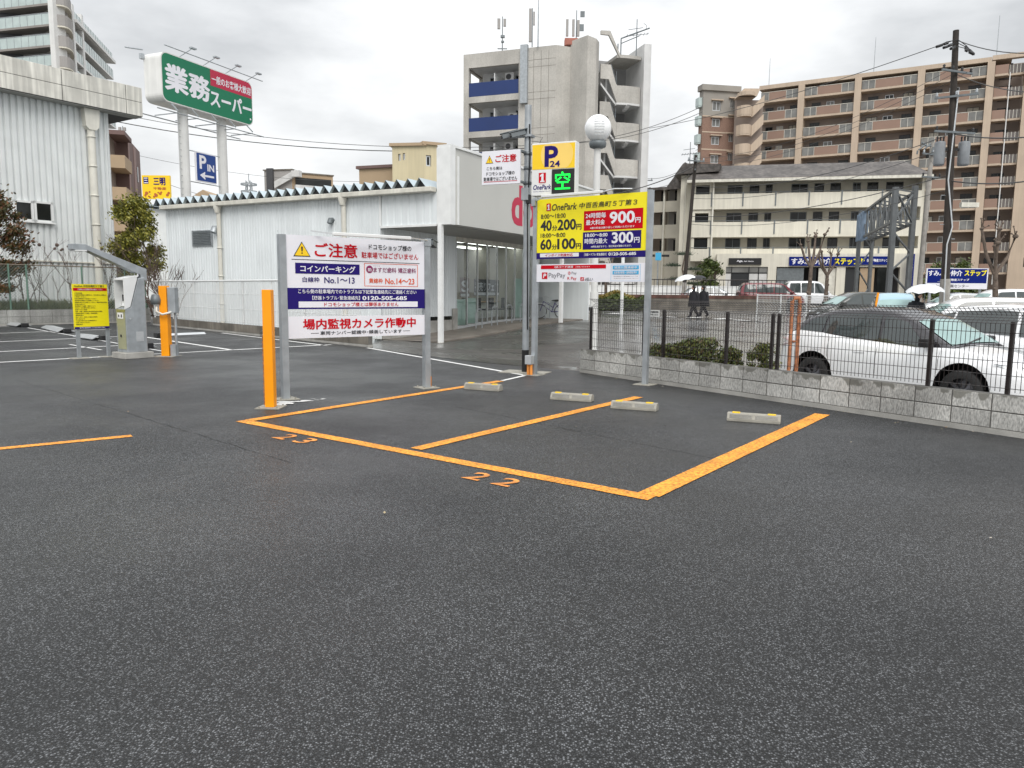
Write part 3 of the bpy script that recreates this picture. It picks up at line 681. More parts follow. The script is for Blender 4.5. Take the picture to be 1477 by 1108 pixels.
# ---- notice sign on the left
f1 = Fac(410, gp(410, 576).y, 615, gp(615, 559.5).y, 500)
n1 = thing('notice_sign', 'white Japanese car park notice sign on two grey posts beside the orange post', 'notice sign', f1.o, f1.rz)
WS = f1.w
zt = lambda px, py: f1.hit(px, py)[1]
zT, zB = zt(413, 338.4), zt(416, 446.2); zL1, zL0 = zt(416.4, 456.8), zt(417, 488.6)
for x_, pt in ((0, 338), (WS, 346)):
    mb = MB(); zz = zt(407 if x_ == 0 else 615, pt); mb.box(x_ - .045, x_ + .045, -.05, .05, .012, zz)
    for k in range(9): mb.box(x_ - .048, x_ - .045, -.006, .006, .9 + k * .17, .92 + k * .17)
    pst = mb.build('post', M['galv'], n1, bevel=.004)
    mb = MB(); basebolt(mb, x_, 0, .30)
    for a_ in (-1, 1):
        for b_ in (-1, 1): mb.tube([(x_ + a_ * .1, b_ * .1, .012), (x_ + a_ * .1, b_ * .1, .035)], .012, 6)
    mb.build('base_plate', M['kerbstone'], n1)
X0, X1 = .047, WS - .047
mb = MB(); mb.box(X0, X1, -.03, -.005, zB, zT); bd = mb.build('main_board', M['board'], n1)
mb = MB(); mb.box(X0, X1, -.03, -.005, zL0, zL1); lb_ = mb.build('camera_notice_board', M['board'], n1)
yb = -.034
fx = lambda t: X0 + (X1 - X0) * t
fz = lambda t: zT + (zB - zT) * t
def T(mb, s, a, b, c, d, y=yb, bold=0.0, sh=0.0, FX=fx, FZ=fz): mb.text(s, FX(a), FX(b), FZ(d), FZ(c), y, bold, sh)
warn(bd, fx(.047), fx(.16), fz(.285), fz(.085), yb)
mb = MB(); T(mb, 'ご注意', .19, .484, .09, .28, bold=.028); T(mb, '駐車場ではございません', .516, .95, .185, .275, bold=.014); T(mb, 'ドコモショップ様とは関係ありません', .244, .788, .905, .965, y=yb - .006, bold=.01); mb.build('red_lettering', M['red'], bd)
mb = MB(); T(mb, 'ドコモショップ様の', .57, .895, .07, .15, bold=.012); rect(mb, fx(.035), fx(.96), fz(.33), fz(.322), yb); mb.build('black_lettering', M['ink'], bd)
mb = MB(); rect(mb, fx(.057), fx(.5), fz(.515), fz(.37), yb); mb.build('navy_panel', M['navy'], bd); mb = MB(); rect(mb, X0, X1, zB, fz(.71), yb); mb.build('navy_band', M['navy'], bd)
mb = MB(); T(mb, 'コインパーキング', .09, .468, .40, .49, y=yb - .003, bold=.03); T(mb, 'こちら側の駐車場内でのトラブルは下記緊急連絡先にご連絡ください', .072, .932, .725, .785, y=yb - .003, bold=.018)
T(mb, '【機器トラブル･緊急連絡先】', .165, .498, .815, .873, y=yb - .003, bold=.01); T(mb, '0120-505-685', .516, .856, .815, .875, y=yb - .003, bold=.035)
rect(mb, fx(.073), fx(.942), fz(.977), fz(.895), yb - .003); mb.build('white_lettering', M['board'], bd)
mb = MB(); T(mb, '白線枠', .103, .217, .56, .63, bold=.012); T(mb, 'No.1～13', .25, .4626, .555, .64, bold=.02); mb.build('navy_lettering', M['navy'], bd)
mb = MB()
for a, b, c, d in ((.534, .945, .345, .352), (.534, .945, .668, .675), (.534, .538, .345, .675), (.941, .945, .345, .675)): rect(mb, fx(a), fx(b), fz(d), fz(c), yb)
T(mb, '黄線枠', .568, .67, .56, .63, bold=.015); T(mb, 'No.14～23', .69, .917, .555, .64, bold=.025); mb.build('orange_lettering', M['orangeink'], bd)
mb = MB(); T(mb, 'ますだ歯科', .602, .775, .40, .475, bold=.012); T(mb, '矯正歯科', .79, .93, .40, .475, bold=.012); T(mb, 'かいてき', .602, .65, .375, .388)
cx, cz = fx(.573), (fz(.39) + fz(.475)) / 2; rr_ = .055
mb.add([(cx + math.cos(k * .3927) * rr_, yb, cz + math.sin(k * .3927) * rr_) for k in range(16)], [tuple(range(16))])
mb.build('plum_lettering', M['purple'], bd)
mb = MB(); mb.text('m', cx - .026, cx + .026, cz - .03, cz + .015, yb - .003, .02); mb.build('tooth_mark', M['board'], bd)
fzl = lambda t: zL1 + (zL0 - zL1) * t
mb = MB(); T(mb, '場内監視カメラ作動中', .10, .925, .12, .60, bold=.035, FZ=fzl); mb.build('red_lettering', M['red'], lb_)
mb = MB(); T(mb, '車両ナンバー認識中･録画しています', .215, .815, .69, .87, bold=.012, FZ=fzl)
rect(mb, fx(.15), fx(.205), fzl(.79), fzl(.77), yb); rect(mb, fx(.825), fx(.88), fzl(.79), fzl(.77), yb); mb.build('black_lettering', M['ink'], lb_)
# lamp bar held in front of the top edge
mb = MB(); zq = zT + .005
mb.box(WS * .28, WS * .82, -.27, -.21, zq + .0, zq + .045); mb.build('lamp_bar', M['white'], n1, bevel=.008)
mb = MB(); mb.bar((WS * .18, -.03, zq + .06), (WS * .30, -.24, zq + .02), .018); mb.bar((WS, -.05, zq + .02), (WS * .80, -.24, zq + .03), .018); mb.build('lamp_bracket', M['alu'], n1)
mb = MB(); mb.box(WS - .05, WS + .06, -.06, .06, zq - .07, zq + .04); mb.build('junction_box', M['galv'], n1, bevel=.005)
mb = MB(); mb.bar((WS + .08, .0, zq - .0), (WS + .24, .14, zq - .04), .085, .075); mb.bar((WS + .06, .0, zq + .05), (WS + .26, .15, zq + .01), .10, .012); cmr = mb.build('camera', M['galv_dark'], n1)
mb = MB(); mb.tube([(WS + .24, .14, zq - .04), (WS + .26, .155, zq - .045)], .03, 10); mb.build('lens', M['black'], cmr)
mb = MB(); mb.tube([(WS + .09, .05, 0.01), (WS + .09, .05, .17)], .028, 8); mb.build('conduit_stub', M['orange_worn'], n1)
mb = MB(); mb.tube([(WS + .09, .05, .17), (WS + .09, .05, .36)], .026, 8); mb.build('conduit', M['galv'], n1)

# ---- price sign on the right
f2 = Fac(771, gp(771, 541).y, 932, gp(932, 555).y, 500)
n2 = thing('price_sign', 'yellow parking price sign on two grey posts by the right block wall', 'price sign', f2.o, f2.rz)
WS = f2.w; zt = lambda px, py: f2.hit(px, py)[1]
zT, zB = zt(777.6, 288.6), zt(777.6, 374); zP1, zP0 = zt(777.6, 381.6), zt(777.6, 406.8)
for x_, (px, py) in ((0, (775, 287)), (WS, (938, 276))):
    mb = MB(); zz = zt(px, py); mb.box(x_ - .04, x_ + .04, -.045, .045, .012, zz + .02)
    for k in range(10): mb.box(x_ + .04, x_ + .043, -.006, .006, 1.2 + k * .17, 1.22 + k * .17)
    mb.build('post', M['galv'], n2, bevel=.004)
    mb = MB(); basebolt(mb, x_, 0, .30); mb.build('base_plate', M['kerbstone'], n2)
X0, X1 = .042, WS - .042
mb = MB(); mb.box(X0, X1, -.03, -.005, zB, zT); bd = mb.build('tariff_board', M['yellow'], n2)
mb = MB(); mb.box(X0, X1, -.03, -.005, zP0, zP1); pb = mb.build('payment_board', M['board'], n2)
mb = MB(); T(mb, 'OnePark', .144, .382, .09, .20, bold=.012, sh=.2); T(mb, '中百舌鳥町５丁第３', .406, .915, .10, .19, bold=.012, sh=.1)
for z1, z2, s1, a, b, c, d in ((.25, .325, '8:00～18:00', '40', '200', .35, .53), (.57, .64, '18:00～8:00', '60', '100', .665, .845)):
    T(mb, s1, .038, .278, z1, z2, bold=.015); T(mb, a, .035, .146, c, d, bold=.035); T(mb, '分', .15, .199, lerp(c, d, .52), d, bold=.025); T(mb, b, .202, .378, c, d, bold=.035); T(mb, '円', .382, .428, lerp(c, d, .5), d, bold=.03)
mb.build('black_lettering', M['ink'], bd)
mb = MB(); rect(mb, fx(.45), fx(.968), fz(.555), fz(.24), yb); mb.build('red_panel', M['red'], bd); mb = MB(); rect(mb, fx(.092), fx(.133), fz(.2), fz(.075), yb); mb.build('red_logo', M['red'], bd)
mb = MB(); rect(mb, fx(.444), fx(.957), fz(.86), fz(.58), yb); mb.build('navy_panel', M['navy'], bd); mb = MB(); rect(mb, X0, X1, zB, fz(.897), yb); mb.build('navy_band', M['navy'], bd)
mb = MB(); Y3 = yb - .003
one(mb, fx(.098), fx(.127), fz(.185), fz(.09), Y3)
T(mb, '24時間毎', .467, .649, .275, .36, y=Y3, bold=.02); T(mb, '最大料金', .472, .641, .385, .47, y=Y3, bold=.02); T(mb, '900', .682, .9, .275, .465, y=Y3, bold=.04); T(mb, '円', .905, .948, .385, .465, y=Y3, bold=.03)
T(mb, '※最大料金は繰り返しご利用いただけます', .51, .90, .50, .535, y=Y3, bold=.01)
T(mb, '18:00～8:00', .467, .667, .605, .66, y=Y3, bold=.025); T(mb, '時間内最大', .462, .667, .685, .77, y=Y3, bold=.02); T(mb, '300', .706, .893, .60, .775, y=Y3, bold=.04); T(mb, '円', .90, .944, .69, .775, y=Y3, bold=.03)
T(mb, '※8時を過ぎますと、別途料金が課金されます。', .52, .88, .80, .835, y=Y3, bold=.01)
rect(mb, fx(.035), fx(.41), fz(.97), fz(.907), Y3); T(mb, '［機器トラブル･緊急連絡先］', .46, .665, .92, .965, y=Y3, bold=.01); T(mb, '0120-505-685', .68, .92, .917, .967, y=Y3, bold=.035)
mb.build('white_lettering', M['board'], bd)
mb = MB(); T(mb, 'インボイス制度対応', .088, .355, .915, .963, y=Y3 - .003, bold=.01); mb.build('red_lettering', M['red'], bd)
fzp = lambda t: zP1 + (zP0 - zP1) * t
mb = MB(); rect(mb, fx(.045), fx(.66), fzp(.27), fzp(.06), yb); rect(mb, fx(.056), fx(.11), fzp(.83), fzp(.46), yb)
cx, cz = fx(.322), fzp(.51); mb.add([(cx + math.cos(k * .524) * .027, yb, cz + math.sin(k * .524) * .027) for k in range(12)], [tuple(range(12))])
rect(mb, fx(.428), fx(.462), fzp(.93), fzp(.74), yb); T(mb, 'R Pay', .306, .392, .72, .93, FZ=fzp, bold=.006); mb.build('red_panel', M['red'], pb)
mb = MB(); T(mb, 'QRコード決済', .18, .36, .095, .235, y=Y3, FZ=fzp, bold=.02); T(mb, 'ご利用いただけます', .38, .515, .125, .205, y=Y3, FZ=fzp); T(mb, 'P', .067, .101, .53, .77, y=Y3, FZ=fzp, bold=.04, sh=.2); T(mb, 'S', .314, .33, .46, .56, y=Y3, FZ=fzp, bold=.02); T(mb, 'd', .436, .455, .77, .90, y=Y3, FZ=fzp)
mb.build('white_lettering', M['board'], pb)
mb = MB(); T(mb, 'PayPay', .123, .286, .49, .83, FZ=fzp, bold=.004); T(mb, 'Pay', .345, .392, .43, .62, FZ=fzp, bold=.004); T(mb, 'd払い', .47, .545, .75, .95, FZ=fzp, bold=.02)
T(mb, '駐車場内での事故等については', .73, .94, .68, .73, FZ=fzp); T(mb, '一切の責任を負いかねますので予めご了承ください', .725, .945, .79, .835, FZ=fzp); mb.build('black_lettering', M['greyink'], pb)
mb = MB(); rect(mb, fx(.72), fx(.946), fzp(.33), fzp(.13), yb); rect(mb, fx(.72), fx(.946), fzp(.60), fzp(.40), yb)
for a, b, c, d in ((.705, .96, .075, .082), (.705, .96, .935, .942), (.705, .707, .075, .942), (.958, .96, .075, .942)): rect(mb, fx(a), fx(b), fzp(d), fzp(c), yb)
mb.build('cyan_panel', M['cyan'], pb)
mb = MB(); T(mb, '道路公園清掃中', .735, .93, .165, .295, y=Y3, FZ=fzp, bold=.01); T(mb, '駐車場内禁煙・長時間駐車中', .735, .93, .435, .565, y=Y3, FZ=fzp, bold=.01); mb.build('pale_lettering', M['board'], pb)
zq = zT + .01
mb = MB(); mb.box(WS * .12, WS * .66, -.26, -.20, zq - .01, zq + .035); mb.build('lamp_bar', M['white'], n2, bevel=.008)
mb = MB(); mb.bar((0, -.04, zq - .03), (WS * .15, -.23, zq), .018); mb.tube([(WS * .66, -.23, zq + .01), (WS * .75, -.19, zq + .05), (WS * .86, -.05, zq + .05)], .012, 6); mb.build('lamp_bracket', M['alu'], n2)
mb = MB(); mb.box(-.05, .03, -.09, -.045, zq - .12, zq + .0); mb.build('junction_box', M['galv'], n2, bevel=.004)
mb = MB(); mb.box(-.10, .03, -.16, -.05, .20, .36); mb.build('switch_box', M['alu'], n2, bevel=.005)
mb = MB(); mb.tube([(-.06, -.10, .01), (-.06, -.10, .2)], .028, 8); mb.tube([(.0, -.10, .01), (.0, -.10, .2)], .028, 8); mb.build('conduit_stub', M['orange_worn'], n2)

# ---- tall pole with the illuminated parking sign
pb_ = gp(757.5, 537)
f3 = Fac(767.3, 13.62, 830.7, 13.30, 250)
sp = thing('sign_pole', 'tall grey pole carrying the yellow P24 sign, a white notice and cameras', 'sign pole', (pb_.x, pb_.y, 0), f3.rz)
inv = Matrix.Rotation(-f3.rz, 3, 'Z')
def loc3(px, py, off=0.0):
    s_, z_ = f3.hit(px, py, off); P = f3.P(s_, off, z_) - Vector((pb_.x, pb_.y, 0)); return inv @ P
ztop = at(763, 152, pb_.y).z
mb = MB(); mb.tube([(0, 0, .0), (0, 0, ztop)], .062, 14); mb.build('pole', M['galv'], sp)
mb = MB(); mb.tube([(0, 0, .013), (0, 0, .42)], .068, 14); mb.build('black_sleeve', M['black'], sp)
mb = MB(); mb.box(-.42, .45, -.30, .22, 0, .012); mb.build('base_plate', M['kerbstone'], sp)
a = loc3(767.3, 207.3); b = loc3(830.7, 203); c = loc3(767.3, 283)
x0, x1, z1, z0 = a.x, b.x, a.z, c.z; y0 = a.y; z1 = (a.z + b.z) / 2
mb = MB(); mb.box(x0, x1, y0, y0 + .20, z0, z1); ps = mb.build('parking_sign_box', M['white'], sp, bevel=.01)
gx = lambda t: lerp(x0, x1, t); gz = lambda t: lerp(z1, z0, t)
Y4 = y0 - .004
mb = MB(); rect(mb, gx(.015), gx(.985), gz(.50), gz(.03), Y4); mb.build('yellow_face', M['amber'], ps)
mb = MB(); cx, cz, rr_ = gx(.58), gz(.235), .30
pts = [(cx + math.cos(k * .2618) * rr_, cz + math.sin(k * .2618) * rr_) for k in range(24)]
pts = [(min(max(px, gx(.02)), gx(.98)), min(max(pz, gz(.495)), gz(.035))) for px, pz in pts]
mb.add([(px, Y4 - .002, pz) for px, pz in pts], [tuple(range(24))]); mb.build('pale_disc', mat('pale_amber_print', (.95, .66, .16), .4, .02), ps)
mb = MB(); mb.text('P', gx(.30), gx(.61), gz(.46), gz(.065), Y4 - .005, .045); mb.text('24', gx(.425), gx(.655), gz(.465), gz(.35), Y4 - .008, .02); mb.text('OnePark', gx(.045), gx(.46), gz(.885), gz(.79), Y4, .02, .2); mb.text('OnePark PARKING CO.,LTD.', gx(.05), gx(.45), gz(.93), gz(.91), Y4)
mb.build('navy_lettering', M['navy'], ps)
mb = MB(); rect(mb, gx(.17), gx(.335), gz(.755), gz(.565), Y4); mb.text('いちぱーく', gx(.18), gx(.325), gz(.785), gz(.763), Y4); mb.build('red_logo', M['red'], ps)
mb = MB(); one(mb, gx(.19), gx(.315), gz(.74), gz(.58), Y4 - .004); mb.build('logo_numeral', M['board'], ps)
mb = MB(); mb.box(gx(.48), gx(.985), Y4 - .02, y0 + .05, gz(.975), gz(.515)); scr = mb.build('display_panel', M['black'], ps)
mb = MB()
mb.text('空', gx(.56), gx(.90), gz(.90), gz(.565), Y4 - .026, .012); mb.build('led_character', M['led'], scr)
a = loc3(695.3, 218.4); b = loc3(750.5, 215.5); c = loc3(696.4, 267)
mb = MB(); mb.box(a.x, b.x, a.y, a.y + .04, c.z, (a.z + b.z) / 2); nb = mb.build('notice_panel', M['board'], sp)
x0, x1, z1, z0 = a.x, b.x, (a.z + b.z) / 2, c.z; yb2 = a.y - .004
GX = lambda t: lerp(x0, x1, t); GZ = lambda t: lerp(z1, z0, t)
warn(nb, GX(.10), GX(.30), GZ(.37), GZ(.13), yb2)
mb = MB(); T(mb, 'ご注意', .36, .90, .13, .35, y=yb2, bold=.025, FX=GX, FZ=GZ); rect(mb, GX(.05), GX(.93), GZ(.925), GZ(.91), yb2); mb.build('red_lettering', M['red'], nb)
mb = MB(); T(mb, 'こちら側は', .13, .54, .47, .57, y=yb2, bold=.012, FX=GX, FZ=GZ); T(mb, 'ドコモショップ様の', .12, .86, .62, .735, y=yb2, bold=.012, FX=GX, FZ=GZ); T(mb, '駐車場ではございません', .05, .93, .775, .895, y=yb2, bold=.012, FX=GX, FZ=GZ); mb.build('black_lettering', M['ink'], nb)
# brackets, clamps, cables, cameras
mb = MB()
for z_ in (lerp(z0, z1, .93), lerp(z0, z1, .5), lerp(z0, z1, .05)):
    mb.lathe([(.068, -.03), (.072, -.03), (.072, .03), (.068, .03)], 14, (0, 0, z_)); mb.box(.04, loc3(767.3, 250).x + .01, -.02, .02, z_ - .02, z_ + .02)
mb.box(GX(.98), .0, yb2 + .02, .0, GZ(.08), GZ(.02)); mb.box(GX(.98), .0, yb2 + .02, .0, GZ(.98), GZ(.92)); mb.build('clamp_bracket', M['galv_dark'], sp)
zc = loc3(760, 192).z
mb = MB(); mb.box(-.30, .10, -.02, .02, zc - .015, zc + .015); mb.box(-.02, .10, -.1, .1, zc - .02, zc + .02); mb.build('camera_arm', M['galv'], sp)
for dx, dy, ln_ in ((-.16, -.10, .20), (-.36, -.05, .18)):
    mb = MB(); mb.bar((dx + .14, dy + .02, zc + .06), (dx - .08, dy - .1, zc - .01), .085, .08); mb.bar((dx + .18, dy + .02, zc + .12), (dx - .12, dy - .12, zc + .035), .11, .012); cm_ = mb.build('camera', M['galv_dark'], sp)
    mb = MB(); mb.tube([(dx - .08, dy - .1, zc - .01), (dx - .10, dy - .11, zc - .018)], .028, 10); mb.build('lens', M['black'], cm_)
mb = MB(); mb.tube([(.05, -.05, zc + .2), (.065, -.05, zc - .4), (.03, -.06, zc - 1.3), (.06, -.05, .8)], .012, 6); mb.tube([(.06, -.05, zc), (.3, -.05, zc - .05), (.12, -.04, zc - .35)], .006, 5); mb.build('cable_run', M['black'], sp)
zj = loc3(757, 279).z
mb = MB(); mb.box(-.07, .07, -.13, -.05, zj - .10, zj + .12); mb.build('junction_box', M['galv'], sp, bevel=.006)
mb = MB(); mb.box(.02, .10, -.12, -.04, zj - .16, zj + .0); mb.build('timer_box', M['black'], sp, bevel=.006)
mb = MB(); mb.tube([(.11, -.08, .01), (.11, -.08, .22)], .028, 8); mb.build('conduit_stub', M['orange_worn'], sp)

# ================================================================ orange posts
def opost(px, py, ptop, w_, label, side=False):
    P = gp(px, py); h = at(px, ptop, P.y).z; rz = rzp + R(35)
    t = thing('orange_post', label, 'post', P, rz)
    mb = MB(); mb.box(-w_ / 2, w_ / 2, -w_ / 2, w_ / 2, .012, h); mb.build('post', M['orange_metal'], t, bevel=.006)
    mb = MB(); basebolt(mb, 0, 0, w_ * 2.7)
    for a_ in (-1, 1):
        for b_ in (-1, 1): mb.tube([(a_ * w_, b_ * w_, .012), (a_ * w_, b_ * w_, .03)], .01, 6)
    mb.build('base_plate', M['kerbstone'], t)
    return t, h
op1, h1 = opost(391, 588, 418, .115, 'tall orange square post with hanging chain beside the notice sign')
ch = MB()
for i in range(34):
    z_ = h1 * .62 - i * .026; a_ = Vector((-.067, -.04 + .004 * math.sin(i), z_)); b_ = Vector((-.067, -.04, z_ - .03))
    if i % 2: ch.box(-.074, -.060, -.045, -.041, z_ - .03, z_)
    else: ch.box(-.069, -.065, -.05, -.036, z_ - .03, z_)
ch.build('chain', M['rust'], op1)
mb = MB(); mb.tube([(-.058, -.04, h1 * .66), (-.085, -.04, h1 * .65), (-.085, -.04, h1 * .61), (-.062, -.04, h1 * .60)], .008, 6); mb.build('hook', M['galv_dark'], op1)
op2, h2 = opost(241, 514, 412.5, .17, 'orange square post with grey boxes beside the payment machine')
mb = MB(); mb.box(.09, .26, -.06, .12, h2 * .62, h2 * .98); mb.build('meter_box', M['galv'], op2, bevel=.01)
mb = MB(); mb.lathe([(.001, -.10), (.10, -.10), (.115, .0), (.08, .12), (.001, .13)], 14, (-.15, -.08, h2 * .80)); mb.build('camera_housing', M['galv_dark'], op2)
mb = MB(); mb.tube([(-.13, -.1, h2 * .72), (-.11, -.16, h2 * .64), (.03, -.18, h2 * .60), (.14, -.13, h2 * .62), (.16, 0, h2 * .64)], .025, 8); mb.build('conduit_loop', M['pipe'], op2)
mb = MB(); mb.tube([(.2, .05, .01), (.2, .05, h2 * .62)], .03, 8); mb.build('conduit', M['galv'], op2)
mb = MB(); mb.box(.10, .22, -.04, .10, .012, .26); mb.build('foot_box', M['galv'], op2)

# ================================================================ payment machine and rules board
pm = gp(193, 516)
f4 = Fac(168, gp(168, 515).y, 190, gp(190, 520).y, 480)
t = thing('payment_machine', 'grey parking payment machine with overhanging lamp arm on a concrete plinth', 'payment machine', (pm.x, pm.y, 0), R(-36))
# local: front faces -y, machine about .42 wide (x), .62 deep (y)
hm = at(186, 402, pm.y).z
mb = MB(); mb.box(-.29, .28, -.32, .30, 0, .13); mb.build('plinth', M['concrete'], t, bevel=.01)
yF = -.22; yR = .22
prof = [(yF, .13), (yR, .13), (yR, hm * 1.02), (yR - .14, hm * 1.0), (yF + .12, hm * .64), (yF, hm * .62)]
mb = MB(); mb.prismx(prof, -.23, .19); mb.build('cabinet', M['galv'], t, bevel=.01)
mb = MB(); mb.add([(-.175, yF + .10, hm * .655), (.175, yF + .10, hm * .655), (.175, yR - .17, hm * .985), (-.175, yR - .17, hm * .985)], [(0, 1, 2, 3)])
mb.prismx([(yF - .02, hm * .62), (yF + .10, hm * .65), (yR - .17, hm * .99), (yR - .17, hm * 1.02), (yF - .02, hm * .98)], -.20, -.185); mb.prismx([(yF - .02, hm * .62), (yF + .10, hm * .65), (yR - .17, hm * .99), (yR - .17, hm * 1.02), (yF - .02, hm * .98)], .185, .20)
mb.prismx([(yF - .02, hm * .98), (yF - .02, hm * 1.0), (yR - .15, hm * 1.04), (yR - .15, hm * 1.02)], -.20, .20); mb.build('control_hood', M['white'], t)
mb = MB(); mb.box(-.12, -.02, yF + .10, yF + .17, hm * .72, hm * .80); mb.box(.04, .14, yF + .13, yF + .2, hm * .78, hm * .82); mb.box(-.1, .02, yF + .16, yF + .23, hm * .86, hm * .90); mb.build('coin_slots', M['black'], t)
mb = MB(); mb.box(-.16, .16, yF - .012, yF, .2, hm * .58); dr = mb.build('front_door', mat('dull_yellow_grey', (.36, .36, .22), .5, .1, 3), t)
mb = MB(); mb.box(-.13, .10, yF - .018, yF - .012, hm * .50, hm * .575); mb.build('sticker', M['board'], dr)
mb = MB(); mb.box(-.09, -.05, yF - .021, yF - .018, hm * .52, hm * .55); mb.box(.02, .06, yF - .021, yF - .018, hm * .515, hm * .555); mb.box(-.03, .0, yF - .03, yF - .012, hm * .27, hm * .30); mb.build('sticker_print', M['ink'], dr)
mb = MB(); mb.box(-.17, .17, yF - .014, yF, hm * .585, hm * .615); mb.build('brass_slot_strip', mat('dull_brass', (.30, .28, .10), .45, .1), t)
mb = MB()
for k in range(5): mb.box(.19, .197, .0, .12, .38 + k * .035, .398 + k * .035)
mb.box(.19, .194, -.02, .14, .36, .57); mb.tube([(.19, -.13, hm * .5), (.2, -.13, hm * .5)], .02, 8); mb.build('side_vent', M['alu'], t)
# lamp arm
za = at(200, 388, pm.y).z
arm = [(yR - .02, hm * .98), (yR + .10, hm * .98), (yR + .10, za), (-.92, at(140, 357, pm.y).z + .02), (-1.16, at(138, 357, pm.y).z + .02), (-1.16, at(138, 362, pm.y).z - .02), (-.88, at(150, 364, pm.y).z - .0), (yR - .04, za - .12)]
mb = MB(); mb.prismx(arm, -.11, .11); am = mb.build('lamp_arm', M['galv'], t, bevel=.006)
mb = MB(); mb.box(-.13, .13, -1.12, -.9, at(138, 362, pm.y).z - .05, at(138, 362, pm.y).z - .025); mb.build('lamp_lens', M['white'], am)
mb = MB(); mb.box(-.17, .10, yR - .10, yR - .08, hm * 1.03, hm * 1.16); sg = mb.build('guide_plate', M['board'], t)
mb = MB(); mb.box(-.17, .10, yR - .104, yR - .10, hm * 1.135, hm * 1.16); mb.build('plate_header', M['purple'], sg)
mb = MB(); mb.text('新紙幣対応', -.15, .08, hm * 1.095, hm * 1.12, yR - .105, .02); mb.box(-.15, -.04, yR - .106, yR - .1, hm * 1.04, hm * 1.08); mb.box(0, .08, yR - .106, yR - .1, hm * 1.04, hm * 1.08); mb.build('plate_print', mat('olive_print', (.2, .22, .1), .5, 0), sg)

f5 = Fac(113, gp(113, 517).y, 156, gp(156, 514.5).y, 480)
t = thing('rules_board', 'yellow parking rules board on two short steel legs', 'notice board', f5.o, f5.rz)
WS = f5.w; zt = lambda px, py: f5.hit(px, py)[1]
zT, zB = zt(131, 410), zt(131, 474)
for x_ in (0, WS):
    mb = MB(); mb.box(x_ - .035, x_ + .035, .0, .05, .0, zT - .1); mb.build('leg', M['galv'], t)
    mb = MB(); mb.box(x_ - .18, x_ + .18, -.15, .15, 0, .012); mb.build('base_plate', M['kerbstone'], t)
x0, x1 = -.08, WS + .02
mb = MB(); mb.box(x0, x1, -.03, -.003, zB, zT); bd = mb.build('board', M['yellow'], t)
hx = lambda a: lerp(x0, x1, a); hz = lambda a: lerp(zT, zB, a)
mb = MB(); rect(mb, hx(.02), hx(.98), hz(.15), hz(.085), -.034); mb.build('red_band', M['red'], bd)
mb = MB(); rect(mb, x0, x1, zB, hz(.955), -.034); mb.build('navy_band', M['navy'], bd)
mb = MB(); T(mb, 'OnePark 中百舌鳥町５丁第３', .05, .90, .02, .07, y=-.034, bold=.02, FX=hx, FZ=hz)
rules = ['ご利用約款', '本駐車場は時間貸し駐車場です。下記の事項をご確認の上', 'ご利用ください。', '料金は精算機にてお支払いください', '車両番号を確認のうえ精算してください', '精算後は速やかに出庫してください。超過の場合は追加', '料金が必要です', '駐車場内での盗難・事故について', '当社は一切の責任を負いません。', '駐車できない車両', '車高・車幅・最低地上高が基準を超える車両', '危険物を積載した車両、无保険車両', '無断駐車は', '禁止します。発見した場合は罰金を', '申し受けます', 'その他不明な点は下記連絡先まで', 'お問い合わせください', '管理会社']
for i, s_ in enumerate(rules):
    z_ = .19 + i * .041; T(mb, s_, .05, min(.96, .09 + .036 * len(s_)), z_, z_ + .024, y=-.034, bold=.01, FX=hx, FZ=hz)
mb.build('black_lettering', M['ink'], bd)
mb = MB(); T(mb, 'ご利用上の注意事項をお読みください', .14, .86, .10, .137, y=-.037, bold=.02, FX=hx, FZ=hz); T(mb, '緊急連絡先 0120-505-685', .14, .86, .965, .99, y=-.037, bold=.02, FX=hx, FZ=hz); mb.build('pale_lettering', M['board'], bd)

# ================================================================ flap lock plates on the left bays
flaps = [((2, 466), (36, 472), 'farthest left'), ((72, 474), (97, 480.5), 'second from the left'), ((120, 487), (150, 491), 'behind the yellow board'), ((196, 500), (213, 503), 'half hidden by the payment machine'), ((296, 484), (230, 487), 'raised beyond the orange post')]
for (a, b, lb) in flaps:
    A = gp(*a); B = gp(*b); d = (A - B); Ln = max(.9, d.length); rz = math.atan2(d.y, d.x)
    t = thing('flap_lock', 'galvanised parking flap lock with black motor box, ' + lb, 'parking lock', (B.x, B.y, 0), rz, 'flap locks in the white bays')
    mb = MB(); mb.box(-.13, .10, -.11, .11, .005, .15); mb.build('motor_box', M['black'], t, bevel=.02)
    mb = MB()
    if lb.startswith('raised'): mb.prismx([(-.05, .05), (-.03, .04), (.05, .09), (.04, .11)], .12, Ln)
    else: mb.prismx([(-.26, .03), (-.22, .03), (-.1, .08), (.12, .10), (.24, .04), (.28, .03), (.28, .05), (.12, .125), (-.12, .105)], .12, Ln)
    mb.build('flap_plate', M['alu'], t)
